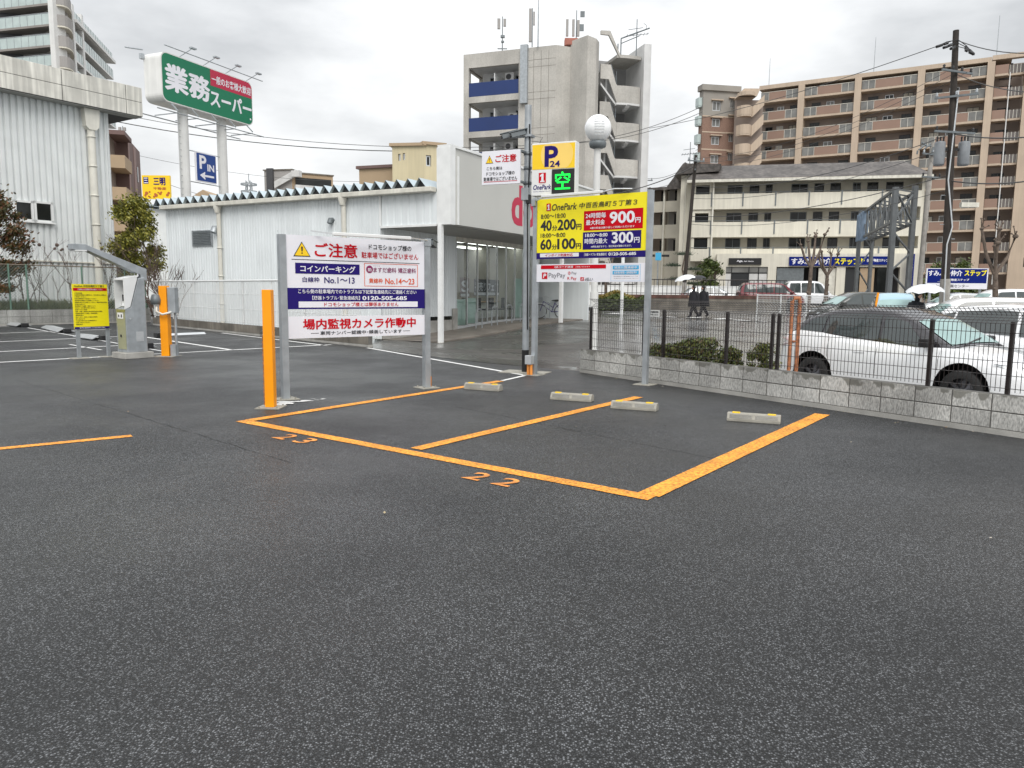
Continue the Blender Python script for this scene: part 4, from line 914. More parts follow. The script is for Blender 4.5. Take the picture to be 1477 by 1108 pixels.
# ================================================================ left side: retaining wall, chain-link fence, warehouse
LA = gp(-60, 471.5); LB = gp(218, 464.3)
ld = Vector((LB.x - LA.x, LB.y - LA.y, 0)); LL = ld.length; ld.normalize(); lrz = math.atan2(ld.y, ld.x); ln_ = Vector((-ld.y, ld.x, 0))
M['block_old'] = mat('old_concrete_block', (.34, .34, .32), .85, .25, 1.1, bump=.3, bs=40, streak=.2, fine=.2, fs=25)
blockwall('retaining_wall', 'low old concrete block retaining wall under the green fence on the left', LA, lrz, LL, 2, .80, .27, .2, .06, M['block_old'])
bank = MB(); nb_ = 40
for i in range(nb_ + 1):
    for j, (o_, z_) in enumerate(((.2, .55), (.8, .65), (1.6, .72), (3.2, .8))):
        p = LA + ld * (LL * i / nb_) + ln_ * o_; bank.v.append((p.x, p.y, z_ + random.uniform(-.05, .06)))
for i in range(nb_):
    for j in range(3): bank.f.append((i * 4 + j, (i + 1) * 4 + j, (i + 1) * 4 + j + 1, i * 4 + j + 1)); bank.sm.append(True)
struct('soil_ground', bank, mat('earth', (.10, .08, .055), .95, .3, 3, bump=.5, bs=12))
def weeds(n, name, mk, where, lab, hmin=.15, hmax=.5):
    mb = MB(); rnd = random.Random(n)
    for i in range(n):
        p = where(rnd); a = rnd.uniform(0, 6.28); h = rnd.uniform(hmin, hmax); l = rnd.uniform(.0, .3)
        dx, dy = math.cos(a), math.sin(a); w_ = rnd.uniform(.012, .03)
        mb.add([(p.x - dy * w_, p.y + dx * w_, p.z), (p.x + dy * w_, p.y - dx * w_, p.z), (p.x + dx * l * .5 + dy * w_, p.y + dy * l * .5 - dx * w_, p.z + h * .6), (p.x + dx * l, p.y + dy * l, p.z + h)], [(0, 1, 2, 3)])
    o = mb.build(name, M[mk]); o['kind'] = 'stuff'; o['label'] = lab
    return o
weeds(2600, 'weeds', 'weed', lambda r: LA + ld * r.uniform(0, LL) + ln_ * (.25 + 1.5 * r.random() ** 1.5) + Vector((0, 0, .58)), 'rough green weeds growing on the bank behind the left wall')
# chain-link fence
cf = thing('chain_link_fence', 'green chain link fence on the retaining wall in front of the warehouse', 'fence', LA + ln_ * .1 + Vector((0, 0, .60)), lrz)
CH = 1.75
for x_ in (0.4, 2.4, (gp(25, 470) - LA).dot(ld), (gp(127, 467) - LA).dot(ld), LL - 1.0, LL - .15):
    mb = MB(); mb.tube([(x_, 0, 0), (x_, 0, CH + .03)], .035, 8); mb.build('fence_post', M['greenmetal'], cf)
mb = MB(); mb.tube([(0, 0, CH), (LL, 0, CH)], .024, 8); mb.build('top_rail', mat('rusty_rail', (.20, .17, .13), .7, .4, 6), cf)
mb = MB(); x_ = -CH
while x_ < LL:
    a0, a1 = max(0, -x_) , min(CH, LL - x_)
    if a1 > a0:
        mb.tube([(x_ + a0, 0, a0), (x_ + a1, 0, a1)], .005, 3, caps=False, smooth=False)
        mb.tube([(x_ + a0, .006, CH - a0), (x_ + a1, .006, CH - a1)], .005, 3, caps=False, smooth=False)
    x_ += .115
mb.build('wire_mesh', M['wire'], cf)
# warehouse
wq = Vector((q_.x, q_.y, 0))
WC = at(166, 420, 37.2); WC.z = 0
ang = R(56.5); wdir = Vector((math.cos(ang), math.sin(ang), 0))
class FacD(Fac):
    def __init__(s, o, d):
        s.o = Vector((o.x, o.y, 0)); s.d = d.normalized(); s.rz = math.atan2(s.d.y, s.d.x)
fw = FacD(WC - wdir * 16, wdir)
wh = thing('warehouse', 'large pale corrugated steel warehouse with a stained concrete parapet band', 'warehouse', fw.o, fw.rz)
s1 = 16.0
zfb0 = fw.hit(110, 153.4)[1]; zft = fw.hit(100, 108)[1]; zfb = zfb0
mb = MB(); x_ = 0; P_ = .27; prof = []
while x_ < s1:
    prof += [(x_, 0), (x_ + P_ * .55, 0), (x_ + P_ * .66, .09), (x_ + P_ * .90, .09)]; x_ += P_
prof.append((s1, 0)); k = 0
for z0_, z1_ in ((.75, fw.hit(100, 379)[1]), (fw.hit(100, 379)[1] + .06, zfb + .1)):
    vs = []; 
    for x_, y_ in prof: vs += [(x_, y_, z0_), (x_, y_, z1_)]
    mb.add(vs, [(2 * i, 2 * i + 2, 2 * i + 3, 2 * i + 1) for i in range(len(prof) - 1)])
mb.box(0, s1, .12, .3, .0, zfb); mb.box(s1 - .005, s1 + .02, .0, 12, .7, zfb + .1)
mb.build('wall', M['corr'], wh)
zl = fw.hit(100, 379)[1]
mb = MB(); mb.box(0, s1 + .03, -.06, .05, zl, zl + .06); mb.build('wall_ledge', M['offwhite'], wh)
mb = MB(); mb.box(-.02, s1 + .03, -.03, .2, 0, .75); mb.build('foundation', M['concrete'], wh)
mb = MB(); xe = fw.hit(194, 140)[0]
for a, b in ((0, fw.hit(77, 100)[0]), (fw.hit(77, 100)[0] + .03, fw.hit(170, 130)[0]), (fw.hit(170, 130)[0] + .03, xe)):
    zmid = lerp(zft, zfb, .52)
    mb.box(a, b, -.65, 11, zmid + .02, zft); mb.box(a, b, -.65, 11, zfb, zmid)
mb.build('parapet_band', M['fascia'], wh, bevel=.01)
mb = MB(); mb.box(.02, xe - .02, -.63, 10.9, zfb - .02, zft - .03); mb.build('parapet_core', M['shadowgap'], wh)
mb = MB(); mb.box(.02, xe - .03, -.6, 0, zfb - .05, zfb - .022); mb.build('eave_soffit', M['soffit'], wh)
# downpipe
dxp = fw.hit(128, 180)[0]
mb = MB(); zt_ = fw.hit(128, 165)[1]
mb.prism([(dxp - .36, zfb - .06), (dxp + .36, zfb - .06), (dxp + .30, zt_ - .6), (dxp + .16, zt_ - .75), (dxp - .16, zt_ - .75), (dxp - .30, zt_ - .6)], -.36, -.02); mb.build('rain_hopper', M['pipe'], wh)
mb = MB(); mb.tube([(dxp, -.16, .8), (dxp, -.16, zt_ - .7)], .17, 12)
for k in range(4): z_ = fw.hit(128, 198 + 42 * k)[1]; mb.lathe([(.175, -.03), (.20, -.03), (.20, .03), (.175, .03)], 12, (dxp, -.16, z_))
mb.build('downpipe', M['pipe'], wh)
# window
a = fw.hit(18, 290); b = fw.hit(77, 322); xm = fw.hit(48, 305)[0]
def whwin(x0, x1, z0, z1):
    mb = MB(); mb.box(x0, x1, -.10, .0, z0, z0 + .09); mb.box(x0, x1, -.10, .0, z1 - .09, z1); mb.box(x0, x0 + .1, -.10, 0, z0, z1); mb.box(x1 - .1, x1, -.10, 0, z0, z1)
    fr_ = mb.build('window', M['white'], wh)
    mb = MB(); mb.box(x0 + .1, x1 - .1, -.03, -.02, z0 + .09, z1 - .09); mb.build('pane', M['pane'], fr_)
    mb = MB(); mb.box(x0 - .05, x1 + .05, -.16, .0, z0 - .06, z0 - .002); mb.build('sill', M['white'], fr_)
whwin(a[0], xm - .01, b[1], fw.hit(40, 290)[1]); whwin(xm + .01, b[0], b[1], fw.hit(60, 291)[1])

# ================================================================ trees and shrubs
def tree_mesh(rnd, base, h, r, nl, ls, clumps, mk, label, cat, name, trunk_r=.08, stems=3, lift=.3, group=None, sq=(1, 1, 1), twigs=True, leafvar=1.0):
    t = thing(name, label, cat, base, rnd.uniform(0, 6), group)
    mb = MB(); tips = []
    for i in range(stems):
        a = rnd.uniform(0, 6.28); e = Vector((math.cos(a) * r * .5, math.sin(a) * r * .5, h * rnd.uniform(.55, .85)))
        mid = e * .45 + Vector((rnd.uniform(-.1, .1), rnd.uniform(-.1, .1), h * .08)); mb.tube([(0, 0, -.05), mid, e], trunk_r, 6, trunk_r * .3)
        for j in range(5):
            a2 = rnd.uniform(0, 6.28); s_ = mid.lerp(e, rnd.random()); e2 = s_ + Vector((math.cos(a2) * r * .5, math.sin(a2) * r * .5, h * .15)); mb.tube([s_, s_.lerp(e2, .5) + Vector((0, 0, .05)), e2], trunk_r * .3, 5, trunk_r * .1)
    mb.build('trunk', M['twig'], t)
    cl = []
    for i in range(clumps):
        z_ = rnd.random(); a = rnd.uniform(0, 6.28); rad = r * math.sqrt(rnd.random()) * (math.sin(math.pi * min(1, .18 + z_ * .8)) ** .6)
        cl.append((Vector((math.cos(a) * rad * sq[0], math.sin(a) * rad * sq[1], h * (lift + (1 - lift) * z_))), r * rnd.uniform(.16, .34)))
    mb = MB()
    for i in range(nl):
        c, cr_ = rnd.choice(cl); d = Vector((rnd.gauss(0, 1), rnd.gauss(0, 1), rnd.gauss(0, .8))) * cr_ * .62; p = c + d
        n = Vector((rnd.gauss(0, 1), rnd.gauss(0, 1), rnd.gauss(.4, 1))).normalized(); u = n.orthogonal().normalized(); v = n.cross(u); s_ = ls * rnd.uniform(.6, 1.3) * leafvar
        mb.add([p - u * s_, p - v * s_ * .45, p + u * s_, p + v * s_ * .45], [(0, 1, 2, 3)])
    mb.build('crown', M[mk], t)
    return t
rnd = random.Random(5)
LW_ = FacD(LA + ln_ * .9, ld)
def onbank(px): P = LW_.P(LW_.hit(px, 440)[0]); P.z = .58; return P
P = onbank(202)
tree_mesh(rnd, P, 4.75, 1.12, 11000, .075, 60, 'leaf', 'tall olive green evergreen shrub at the corner of the warehouse', 'shrub', 'evergreen_shrub', .05, 4, .30)
P = onbank(-4)
tree_mesh(rnd, P, 4.55, 1.15, 9000, .075, 54, 'leafred', 'bronze and green bush cut by the left edge of the photo', 'shrub', 'evergreen_shrub', .05, 4, .12)
def bare(rnd, base, h, label, name='bare_shrub', spread=.5, depth=3, r=.02, n0=4, tips=False, cat='shrub', group=None, mk='twig'):
    t = thing(name, label, cat, base, 0, group); mb = MB(); kb = MB()
    def go(p, d, L_, rad, k):
        e = p + d * L_; m_ = p.lerp(e, .5) + Vector((rnd.uniform(-1, 1), rnd.uniform(-1, 1), 0)) * L_ * .07
        mb.tube([p, m_, e], rad, 5, rad * .6, caps=False)
        if k == 0:
            if tips and rnd.random() < .3: kb.ball(e, rnd.uniform(.04, .08), 5)
            return
        for i in range(rnd.choice((2, 3))):
            go(p.lerp(e, rnd.uniform(.6, 1.0)), (d + Vector((rnd.uniform(-1, 1), rnd.uniform(-1, 1), rnd.uniform(0, .5))) * spread).normalized(), L_ * rnd.uniform(.55, .8), rad * .6, k - 1)
    for i in range(n0):
        go(Vector((rnd.uniform(-.1, .1), rnd.uniform(-.1, .1), -.05)), Vector((rnd.uniform(-.5, .5), rnd.uniform(-.5, .5), 1)).normalized(), h * .42, r, depth)
    if not tips:
        bpy.data.objects.remove(t); return tag(mb.build(name, M[mk]), label, cat, group, base)
    mb.build('stems', M[mk], t)
    if tips: kb.build('seed_heads', M['twig'], t)
    return t
for i, (px, h, lb, tp, n0) in enumerate(((33, 3.2, 'bare thin shrub beside the bronze bush', False, 3), (57, 2.6, 'bare thin shrub below the warehouse windows', False, 2), (108, 3.3, 'bare stalks with dark seed heads behind the rules board', True, 2), (150, 3.6, 'bare shrub under the warehouse downpipe', False, 3), (82, 2.2, 'low bare shrub between the window and the seed heads', False, 2))):
    P = onbank(px)
    bare(random.Random(20 + i), P, h, lb, depth=3, r=.022, n0=n0, tips=tp, spread=.45)
kd = Vector((KB.x - KA.x, KB.y - KA.y, 0)).normalized()
for i, (px, py, h, lb) in enumerate(((232, 462, 3.2, 'bare many-stemmed shrub at the far end of the white fence'), (250, 464, 3.0, 'wide bare shrub in front of the grey louvre'), (223, 463, 3.9, 'tall bare shrub leaning beside the evergreen'))):
    f_ = FacD(KA + Vector((-kd.y, kd.x, 0)) * .45, kd); P = f_.P(f_.hit(px, 440)[0]); P.z = .05; bare(random.Random(40 + i), P, h, lb, depth=3, r=.03, n0=4, spread=.6)

# ================================================================ shop
FS = SF; shr = math.atan2(SF.y, SF.x)
# frame A: front (x along SF, y = outward is -y => rotate so that y points to SS)
fsh = FacD(SH, SF)
def onlot(px, py):
    P = gp(px, py)
    for _ in range(6): P = gp(px, py, ground_z(P.x, P.y))
    return P
zFb = 3.37; zFt = fsh.hit(644, 211)[1]
zFb = fsh.hit(653, 325)[1]
shop = thing('phone_shop', 'white steel clad shop with a grey sign band and long window front', 'shop', SH, shr)
# local axes: x along the front away from camera, y to the left (towards the side), z up
LEN, DEP, OV, SET = FacD(SH, SF).hit(852, 440)[0], 13.9, 2.6, 4.7
zg = lambda x: ground_z((SH + SF * x).x, (SH + SF * x).y)
ZE0 = 4.95; 
fsd = FacD(SH + SS * DEP, -SS)                 # side facade: local x from far left end to the corner
ze = fsd.hit(560, 276)[1]
# sign band
mb = MB(); mb.box(0.25, LEN, -.25, .1, zFb, zFt - .06); mb.build('sign_band', M['facia_grey'], shop)
mb = MB(); mb.box(-.02, LEN, -.30, .22, zFt - .06, zFt + .02); mb.box(-.03, .25, -.3, .25, zFb - .02, zFt - .06); mb.box(.40, .50, -.29, -.25, zFb, zFt - .3)
mb.build('band_trim', M['white'], shop)
xa, za = fsh.hit(738, 326, -.25)[0], fsh.hit(740, 322, -.25)[1]
mb = MB(); xA = fsh.hit(738, 300, -.26)[0]; zA0 = fsh.hit(752, 327, -.26)[1]; zA1 = fsh.hit(752, 268, -.26)[1]
xD = fsh.hit(756, 300, -.26)[0]; mb.text('docomo', xA, xA + 6.3 * (xD - xA), zA0, zA1, -.256, .05)
lg = mb.build('red_lettering', M['crimson'], shop)
# text must face -y: it already does
# siding: upper side wall, from the corner to the left, with fine vertical ribs
def ribs(x0, x1, z0, z1, pitch, d, yy=0.0, axis='y'):
    mb = MB(); pts = []; u = x0
    while u < x1 - 1e-6:
        pts += [(u, 0), (min(x1, u + pitch * .6), 0), (min(x1, u + pitch * .7), d), (min(x1, u + pitch * .9), d)]; u += pitch
    pts.append((x1, 0)); vs = []
    for u, o in pts:
        if axis == 'y': vs += [(yy + o, u, z0), (yy + o, u, z1)]
        else: vs += [(u, yy + o, z0), (u, yy + o, z1)]
    f = [(2 * i, 2 * i + 1, 2 * i + 3, 2 * i + 2) for i in range(len(pts) - 1)] if axis == 'y' else [(2 * i, 2 * i + 2, 2 * i + 3, 2 * i + 1) for i in range(len(pts) - 1)]
    mb.add(vs, f); return mb
zeave = ze - .12
m1 = ribs(.26, OV, zFb + .0, zeave, .30, .03); m1.build('upper_side_wall', M['siding'], shop)
m1 = ribs(OV, DEP, -.5, zeave, .15, .02, -.02); m1.build('side_wall', M['siding'], shop)
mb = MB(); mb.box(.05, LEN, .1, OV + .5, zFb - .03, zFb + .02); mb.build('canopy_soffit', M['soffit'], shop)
mb = MB(); mb.box(-.03, .02, OV - .02, OV + .05, zFb, zeave); mb.box(-.04, .03, .26, OV, zFb - .06, zFb + .01); mb.build('panel_trim', M['white'], shop)
# recessed white wall under the canopy, then the glass front
m1 = ribs(0, SET, .5, zFb - .03, .15, .015, OV, 'x'); m1.build('recess_wall', M['siding'], shop)
mb = MB(); mb.box(0.03, SET + .0, OV - .03, OV + .12, -.6, .35); mb.box(SET - .32, SET, OV - .08, OV - .03, -.5, .8); mb.build('plinth', M['concrete'], shop)
# roof: folded plate
mb = MB(); dk = MB(); pitch = .46; rh = .29; y_ = .55; zr_ = ze + .04
while y_ < DEP:
    a_, b_, c_ = (y_, zr_), (y_ + pitch * .55, zr_ + rh), (y_ + pitch, zr_)
    mb.add([(-.25, a_[0], a_[1]), (LEN, a_[0], a_[1]), (LEN, b_[0], b_[1]), (-.25, b_[0], b_[1])], [(0, 1, 2, 3)])
    mb.add([(-.25, b_[0], b_[1]), (LEN, b_[0], b_[1]), (LEN, c_[0], c_[1]), (-.25, c_[0], c_[1])], [(0, 1, 2, 3)])
    dk.add([(-.12, a_[0] + .03, a_[1] + .01), (-.12, b_[0], b_[1] - .015), (-.12, c_[0] - .03, c_[1] + .01)], [(0, 2, 1)])
    y_ += pitch
mb.build('folded_roof', M['zinc'], shop); dk.build('roof_closure', M['shadowgap'], shop)
mb = MB(); mb.box(-.32, .0, .28, DEP, ze - .14, ze + .02); mb.build('gutter', M['offwhite'], shop, bevel=.02)
# downpipes, louvre, vents on the side wall
def side(px, py):
    s_, z_ = fsd.hit(px, py); return DEP - s_, z_
for px in (321, 500):
    y_ = side(px, 360)[0]; mb = MB(); mb.tube([(-.13, y_, .0), (-.13, y_, ze - .35), (-.2, y_, ze - .14)], .085, 10); mb.lathe([(.09, 0), (.16, .22), (.16, .28)], 10, (-.18, y_, ze - .40))
    for k in range(3): mb.lathe([(.088, -.03), (.105, -.03), (.105, .03), (.088, .03)], 10, (-.13, y_, .9 + 1.1 * k))
    mb.build('downpipe', M['pipe'], shop)
(ya, za1), (yb_, zb1) = side(278, 333), side(308, 355)
mb = MB(); mb.box(-.06, .0, yb_, ya, zb1, za1); lv = mb.build('louvre', M['galv'], shop)
mb = MB()
for k in range(9): z_ = lerp(zb1 + .06, za1 - .06, k / 8); mb.prism([(-.1, z_), (-.06, z_ + .03), (-.06, z_ - .01)], yb_ + .08, ya - .08)
mb.v = [(v[0], v[1], v[2]) for v in mb.v]; mb.build('louvre_slats', M['galv_dark'], lv)
y_, z_ = side(480, 322)
mb = MB(); mb.tube([(0, y_, z_ + .1), (-.12, y_, z_ + .1), (-.16, y_, z_ - .02)], .10, 10); mb.build('vent_hood', M['galv_dark'], shop)
y_, z_ = side(314, 334); mb = MB(); mb.tube([(0, y_, z_ + .1), (-.14, y_, z_ + .1), (-.2, y_, z_ - .06)], .14, 10); mb.build('vent_hood', M['galv'], shop)
# glass front
def zslab(x): return zg(x) + .05
xg0, xg1 = SET, LEN - .35
zgt = zFb - .22
n_b = 9; bw_ = (xg1 - xg0) / n_b
mb = MB(); mb.box(xg0, xg1, OV - .02, OV + .06, zgt, zFb - .03)
mb.build('window_head', M['offwhite'], shop)
for i in range(n_b + 1):
    x_ = xg0 + bw_ * i; mb = MB(); mb.box(x_ - .022, x_ + .022, OV - .03, OV + .05, zslab(x_), zgt); mb.build('mullion', M['alu'], shop)
for i in range(n_b):
    x_ = xg0 + bw_ * i; z0_ = zslab(x_ + bw_)
    mb = MB(); rect(mb, x_ + .036, x_ + bw_ - .036, z0_ + .08, zgt, OV); wp = mb.build('window', M['shopglass'], shop)
    mb = MB(); mb.box(x_ + .036, x_ + bw_ - .036, OV - .045, OV + .045, z0_ - .1, z0_ + .08); mb.build('window_sill', M['alu'], wp)
    if i in (0, 1, 6): 
        mb = MB(); mb.box(x_ + .08, x_ + bw_ - .08, OV + .02, OV + .03, z0_ + .1, z0_ + (1.15 if i < 2 else 1.9)); mb.build('frosted_film', mat('mint_film', (.45, .60, .54), .5, .1, 2), wp)
# interior
mb = MB(); mb.box(xg0 + .1, LEN - .5, OV + 6.0, OV + 6.1, 0.1, zFb); mb.box(xg0 + .05, xg0 + .15, OV + .3, OV + 6, .1, zFb); mb.box(LEN - .5, LEN - .4, OV + .1, OV + 6, .1, zFb); mb.build('interior_wall', M['interior'], shop)
mb = MB(); mb.box(xg0, LEN - .4, OV + .06, OV + 6, zFb - .02, zFb + .1); mb.build('ceiling', M['interior'], shop)
mb = MB(); mb.add([(xg0, OV - .0, -.14), (LEN, OV - .0, .3), (LEN, OV + 6.1, .3), (xg0, OV + 6.1, -.14)], [(0, 1, 2, 3)]); mb.build('floor', M['paving'], shop)
mb = MB()
for k in range(5): mb.box(xg0 + .5 + 2.4 * k, xg0 + 2.5 + 2.4 * k, OV + 1.0, OV + 1.4, zFb - .09, zFb - .05); mb.box(xg0 + .5 + 2.4 * k, xg0 + 2.5 + 2.4 * k, OV + 3.2, OV + 3.6, zFb - .09, zFb - .05)
mb.build('ceiling_lamp', mat('lamp_tube', (.9, .92, .88), .4, 0, emit=3.5), shop)
mb = MB(); mb.box(xg0 + 5.0, LEN - .6, OV + .3, LEN, zFb + .02, ze + .02)
mb = MB(); mb.box(LEN - .1, LEN, .1, DEP, 0, ze); mb.box(OV, LEN, DEP - .1, DEP, 0, ze); mb.build('rear_wall', M['siding'], shop)
# posters inside the glass: things of their own that hang in the window
for i, (x0_, x1_, z0_, z1_, mk, s_, lb) in enumerate(((xg0 + .45, xg0 + 1.15, 1.25, 2.05, 'brownpurple', 'S', 'dark poster hanging in the shop window nearest the white wall'), (xg0 + 1.5, xg0 + 3.6, 1.30, 2.0, 'greydark', '初売りフェア', 'long dark poster with pale lettering behind the shop glass'), (xg0 + 9.0, xg0 + 9.9, .9, 2.3, 'navy', '学割', 'blue poster hanging in the far shop window'))):
    t = thing('window_poster', lb, 'poster', SH + SF * x0_ + SS * (OV + .10), shr)
    mb = MB(); mb.box(0, x1_ - x0_, -.01, 0, z0_, z1_); mb.build('sheet', M[mk], t)
    mb = MB(); mb.text(s_, .08, x1_ - x0_ - .08, z0_ + .2, z1_ - .12, -.014, .02); rect(mb, .02, x1_ - x0_ - .02, z0_ + .02, z0_ + .14, -.014); mb.build('lettering', M['board'], t)
for i in range(5):
    x_ = xg0 + 2.2 + 1.15 * i; P = SH + SF * x_ + SS * (OV + 1.3); P.z = .2
    t = thing('shop_chair', 'dark chair with its back to the shop window, %s from the white wall' % ('first', 'second', 'third', 'fourth', 'fifth')[i], 'chair', P, shr + random.uniform(-.2, .2), 'dark chairs inside the shop')
    mb = MB(); mb.box(-.25, .25, -.24, .24, .42, .48); mb.build('seat', M['coat'], t, bevel=.02)
    mb = MB(); mb.box(-.25, .25, -.30, -.24, .5, 1.0); mb.build('backrest', M['coat'], t, bevel=.02)
    for a_ in (-1, 1):
        for b_ in (-1, 1): mb = MB(); mb.tube([(a_ * .22, b_ * .2, 0), (a_ * .22, b_ * .2, .42)], .014, 6); mb.build('leg', M['alu'], t)
for i in range(4):
    x_ = xg0 + .8 + 2.6 * i; P = SH + SF * x_ + SS * (OV + 5.3); P.z = .1
    t = thing('shop_shelf', 'pale display shelf at the back of the shop, %s from the white wall' % ('first', 'second', 'third', 'fourth')[i], 'shelf', P, shr, 'display shelves at the back of the shop')
    mb = MB(); mb.box(0, 2.2, .4, .45, 0, 2.2); mb.build('back_panel', M['white'], t)
    for z_ in (.4, .9, 1.4, 1.9): mb = MB(); mb.box(.02, 2.18, 0, .39, z_, z_ + .04); mb.build('shelf_board', M['tan'], t)
    mb = MB(); rq = random.Random(i)
    for z_ in (.44, .94, 1.44):
        q_x = .1
        while q_x < 2.0: w_ = rq.uniform(.1, .3); mb.box(q_x, q_x + w_ * .9, .08, .3, z_, z_ + rq.uniform(.15, .35)); q_x += w_ + .05
    o_ = mb.build('display_goods', M[('navy', 'crimson', 'amber', 'cyan')[i]], t); o_['kind'] = 'stuff'
t = thing('shop_counter', 'long white counter inside the shop behind the dark chairs', 'counter', SH + SF * (xg0 + 1.5) + SS * (OV + 2.2), shr)
mb = MB(); mb.box(0, 9, 0, .6, .2, .95); mb.build('cabinet', M['white'], t); mb = MB(); mb.box(-.05, 9.05, -.05, .65, .952, 1.0); mb.build('countertop', M['tan'], t)
# pavement in front of the glass
mb = MB(); n = 20
for i in range(n + 1):
    x_ = lerp(-.35, LEN + .6, i / n)
    for y_ in (.35, OV + .3): p = SH + SF * x_ + SS * y_; mb.v.append((p.x, p.y, zg(x_) + .05))
    p = SH + SF * x_ + SS * .35; mb.v.append((p.x, p.y, zg(x_) - .2))
for i in range(n): mb.f += [(3 * i, 3 * i + 3, 3 * i + 4, 3 * i + 1), (3 * i + 2, 3 * i + 5, 3 * i + 3, 3 * i)]; mb.sm += [False, False]
struct('shop_pavement', mb, M['paving'])
# canopy columns
for i, (x_, y_, lb) in enumerate(((.0, .12, 'white canopy column at the near corner of the shop'), (fsh.hit(809, 450, .12)[0], .12, 'white canopy column beyond the parked bicycle'))):
    P = SH + SF * x_ + SS * y_
    t = thing('canopy_column', lb, 'column', (P.x, P.y, 0), shr)
    mb = MB(); zz = zg(x_); mb.box(-.075, .075, -.075, .075, zz + .02, zFb - .03); mb.build('shaft', M['white'], t, bevel=.008)
    mb = MB(); mb.box(-.13, .13, -.13, .13, zz - .1, zz + .03); mb.build('base_plate', M['concrete_dark'], t)
# hoop racks
for i in range(6):
    x_ = xg0 + .55 + i * 1.25; P = SH + SF * x_ + SS * (OV - .75); P.z = zg(x_) + .05
    mb = MB(); w_ = .24; mb.tube([(-w_, 0, 0), (-w_, 0, .62), (-w_ + .06, 0, .74), (-w_ + .14, 0, .78), (w_ - .14, 0, .78), (w_ - .06, 0, .74), (w_, 0, .62), (w_, 0, 0)], .024, 8)
    tag(mb.build('hoop_barrier', M['galv']), 'steel hoop stand in front of the shop window, %s from the corner column' % ('first', 'second', 'third', 'fourth', 'fifth', 'sixth')[i], 'hoop stand', 'steel hoops along the shop window', P, shr)
# bicycle
def bicycle(loc, rz, label):
    t = thing('bicycle', label, 'bicycle', loc, rz); r_ = .33
    for x_ in (-.53, .53):
        mb = MB(); mb.tube([(x_ + math.cos(k * .2618) * r_, 0, r_ + math.sin(k * .2618) * r_) for k in range(25)], .02, 6, caps=False); wl = mb.build('wheel', M['tyre'], t)
        mb = MB()
        for k in range(14): mb.tube([(x_, .0, r_), (x_ + math.cos(k * .449) * r_, 0, r_ + math.sin(k * .449) * r_)], .003, 3, caps=False)
        mb.tube([(x_ + math.cos(k * .2618) * (r_ - .02), 0, r_ + math.sin(k * .2618) * (r_ - .02)) for k in range(25)], .010, 5, caps=False); mb.tube([(x_, -.05, r_), (x_, .05, r_)], .025, 8); mb.build('spokes', M['alu'], wl)
        mb = MB(); mb.tube([(x_ + math.cos(k * .2) * (r_ + .035), 0, r_ + math.sin(k * .2) * (r_ + .035)) for k in range(2, 15)], .022, 5); mb.build('mudguard', M['alu'], t)
    mb = MB(); bb = (-.05, 0, .30); st = (-.20, 0, .72); hd = (.36, 0, .80); hl = (.40, 0, .66)
    for a_, b_ in ((bb, st), (bb, hl), (bb, (-.53, 0, .33)), (st, (-.53, 0, .33)), ((-.14, 0, .5), hd), (hd, hl), (hl, (.53, 0, .33))): mb.tube([a_, b_], .017, 6)
    mb.build('frame', M['navy'], t)
    mb = MB(); mb.prism([(-.36, .80), (-.08, .83), (-.02, .85), (-.1, .88), (-.34, .90), (-.38, .86)], -.07, .07); mb.tube([(-.2, 0, .7), (-.22, 0, .82)], .014, 6); mb.build('saddle', M['black'], t, bevel=.02)
    mb = MB(); mb.tube([(.36, 0, .8), (.33, 0, 1.0), (.30, -.12, 1.04), (.12, -.28, 1.0)], .012, 6); mb.tube([(.33, 0, 1.0), (.30, .12, 1.04), (.12, .28, 1.0)], .012, 6); mb.build('handlebar', M['alu'], t)
    mb = MB()
    for k in range(5): z_ = .78 + k * .05; w_ = .13 + .006 * k; mb.tube([(.42, -w_, z_), (.70, -w_, z_), (.70, w_, z_), (.42, w_, z_), (.42, -w_, z_)], .006, 4)
    for k in range(8): mb.tube([(.42 + .04 * k, -.14, .78), (.42 + .04 * k, -.15, .98)], .004, 3); mb.tube([(.42 + .04 * k, .14, .78), (.42 + .04 * k, .15, .98)], .004, 3)
    mb.build('basket', M['galv'], t)
    mb = MB(); mb.lathe([(.09, -.01), (.09, .01)], 12); mb.xf(Matrix.Translation((-.05, -.04, .3)) @ Matrix.Rotation(R(90), 4, 'X')); mb.bar((-.05, -.05, .3), (.08, -.05, .2), .02); mb.box(.03, .13, -.13, -.05, .19, .21); mb.tube([(-.05, -.04, .39), (-.53, -.04, .37)], .008, 4); mb.build('crank', M['alu'], t)
    mb = MB()
    for y_ in (-.05, 0, .05): mb.tube([(-.3, y_, .70), (-.72, y_, .70)], .008, 4)
    mb.tube([(-.6, -.05, .7), (-.53, -.05, .33)], .008, 4); mb.tube([(-.6, .05, .7), (-.53, .05, .33)], .008, 4); mb.build('rear_rack', M['alu'], t)
    return t
P = at(794, 463, 36.5); P.z = ground_z(P.x, P.y) + .05
bicycle(P, R(-172), 'silver and navy city bicycle parked across the shop pavement')
P = at(824, 455, 42); P.z = ground_z(P.x, P.y) + .06
bicycle(P, R(200), 'second city bicycle half hidden beyond the far canopy column')
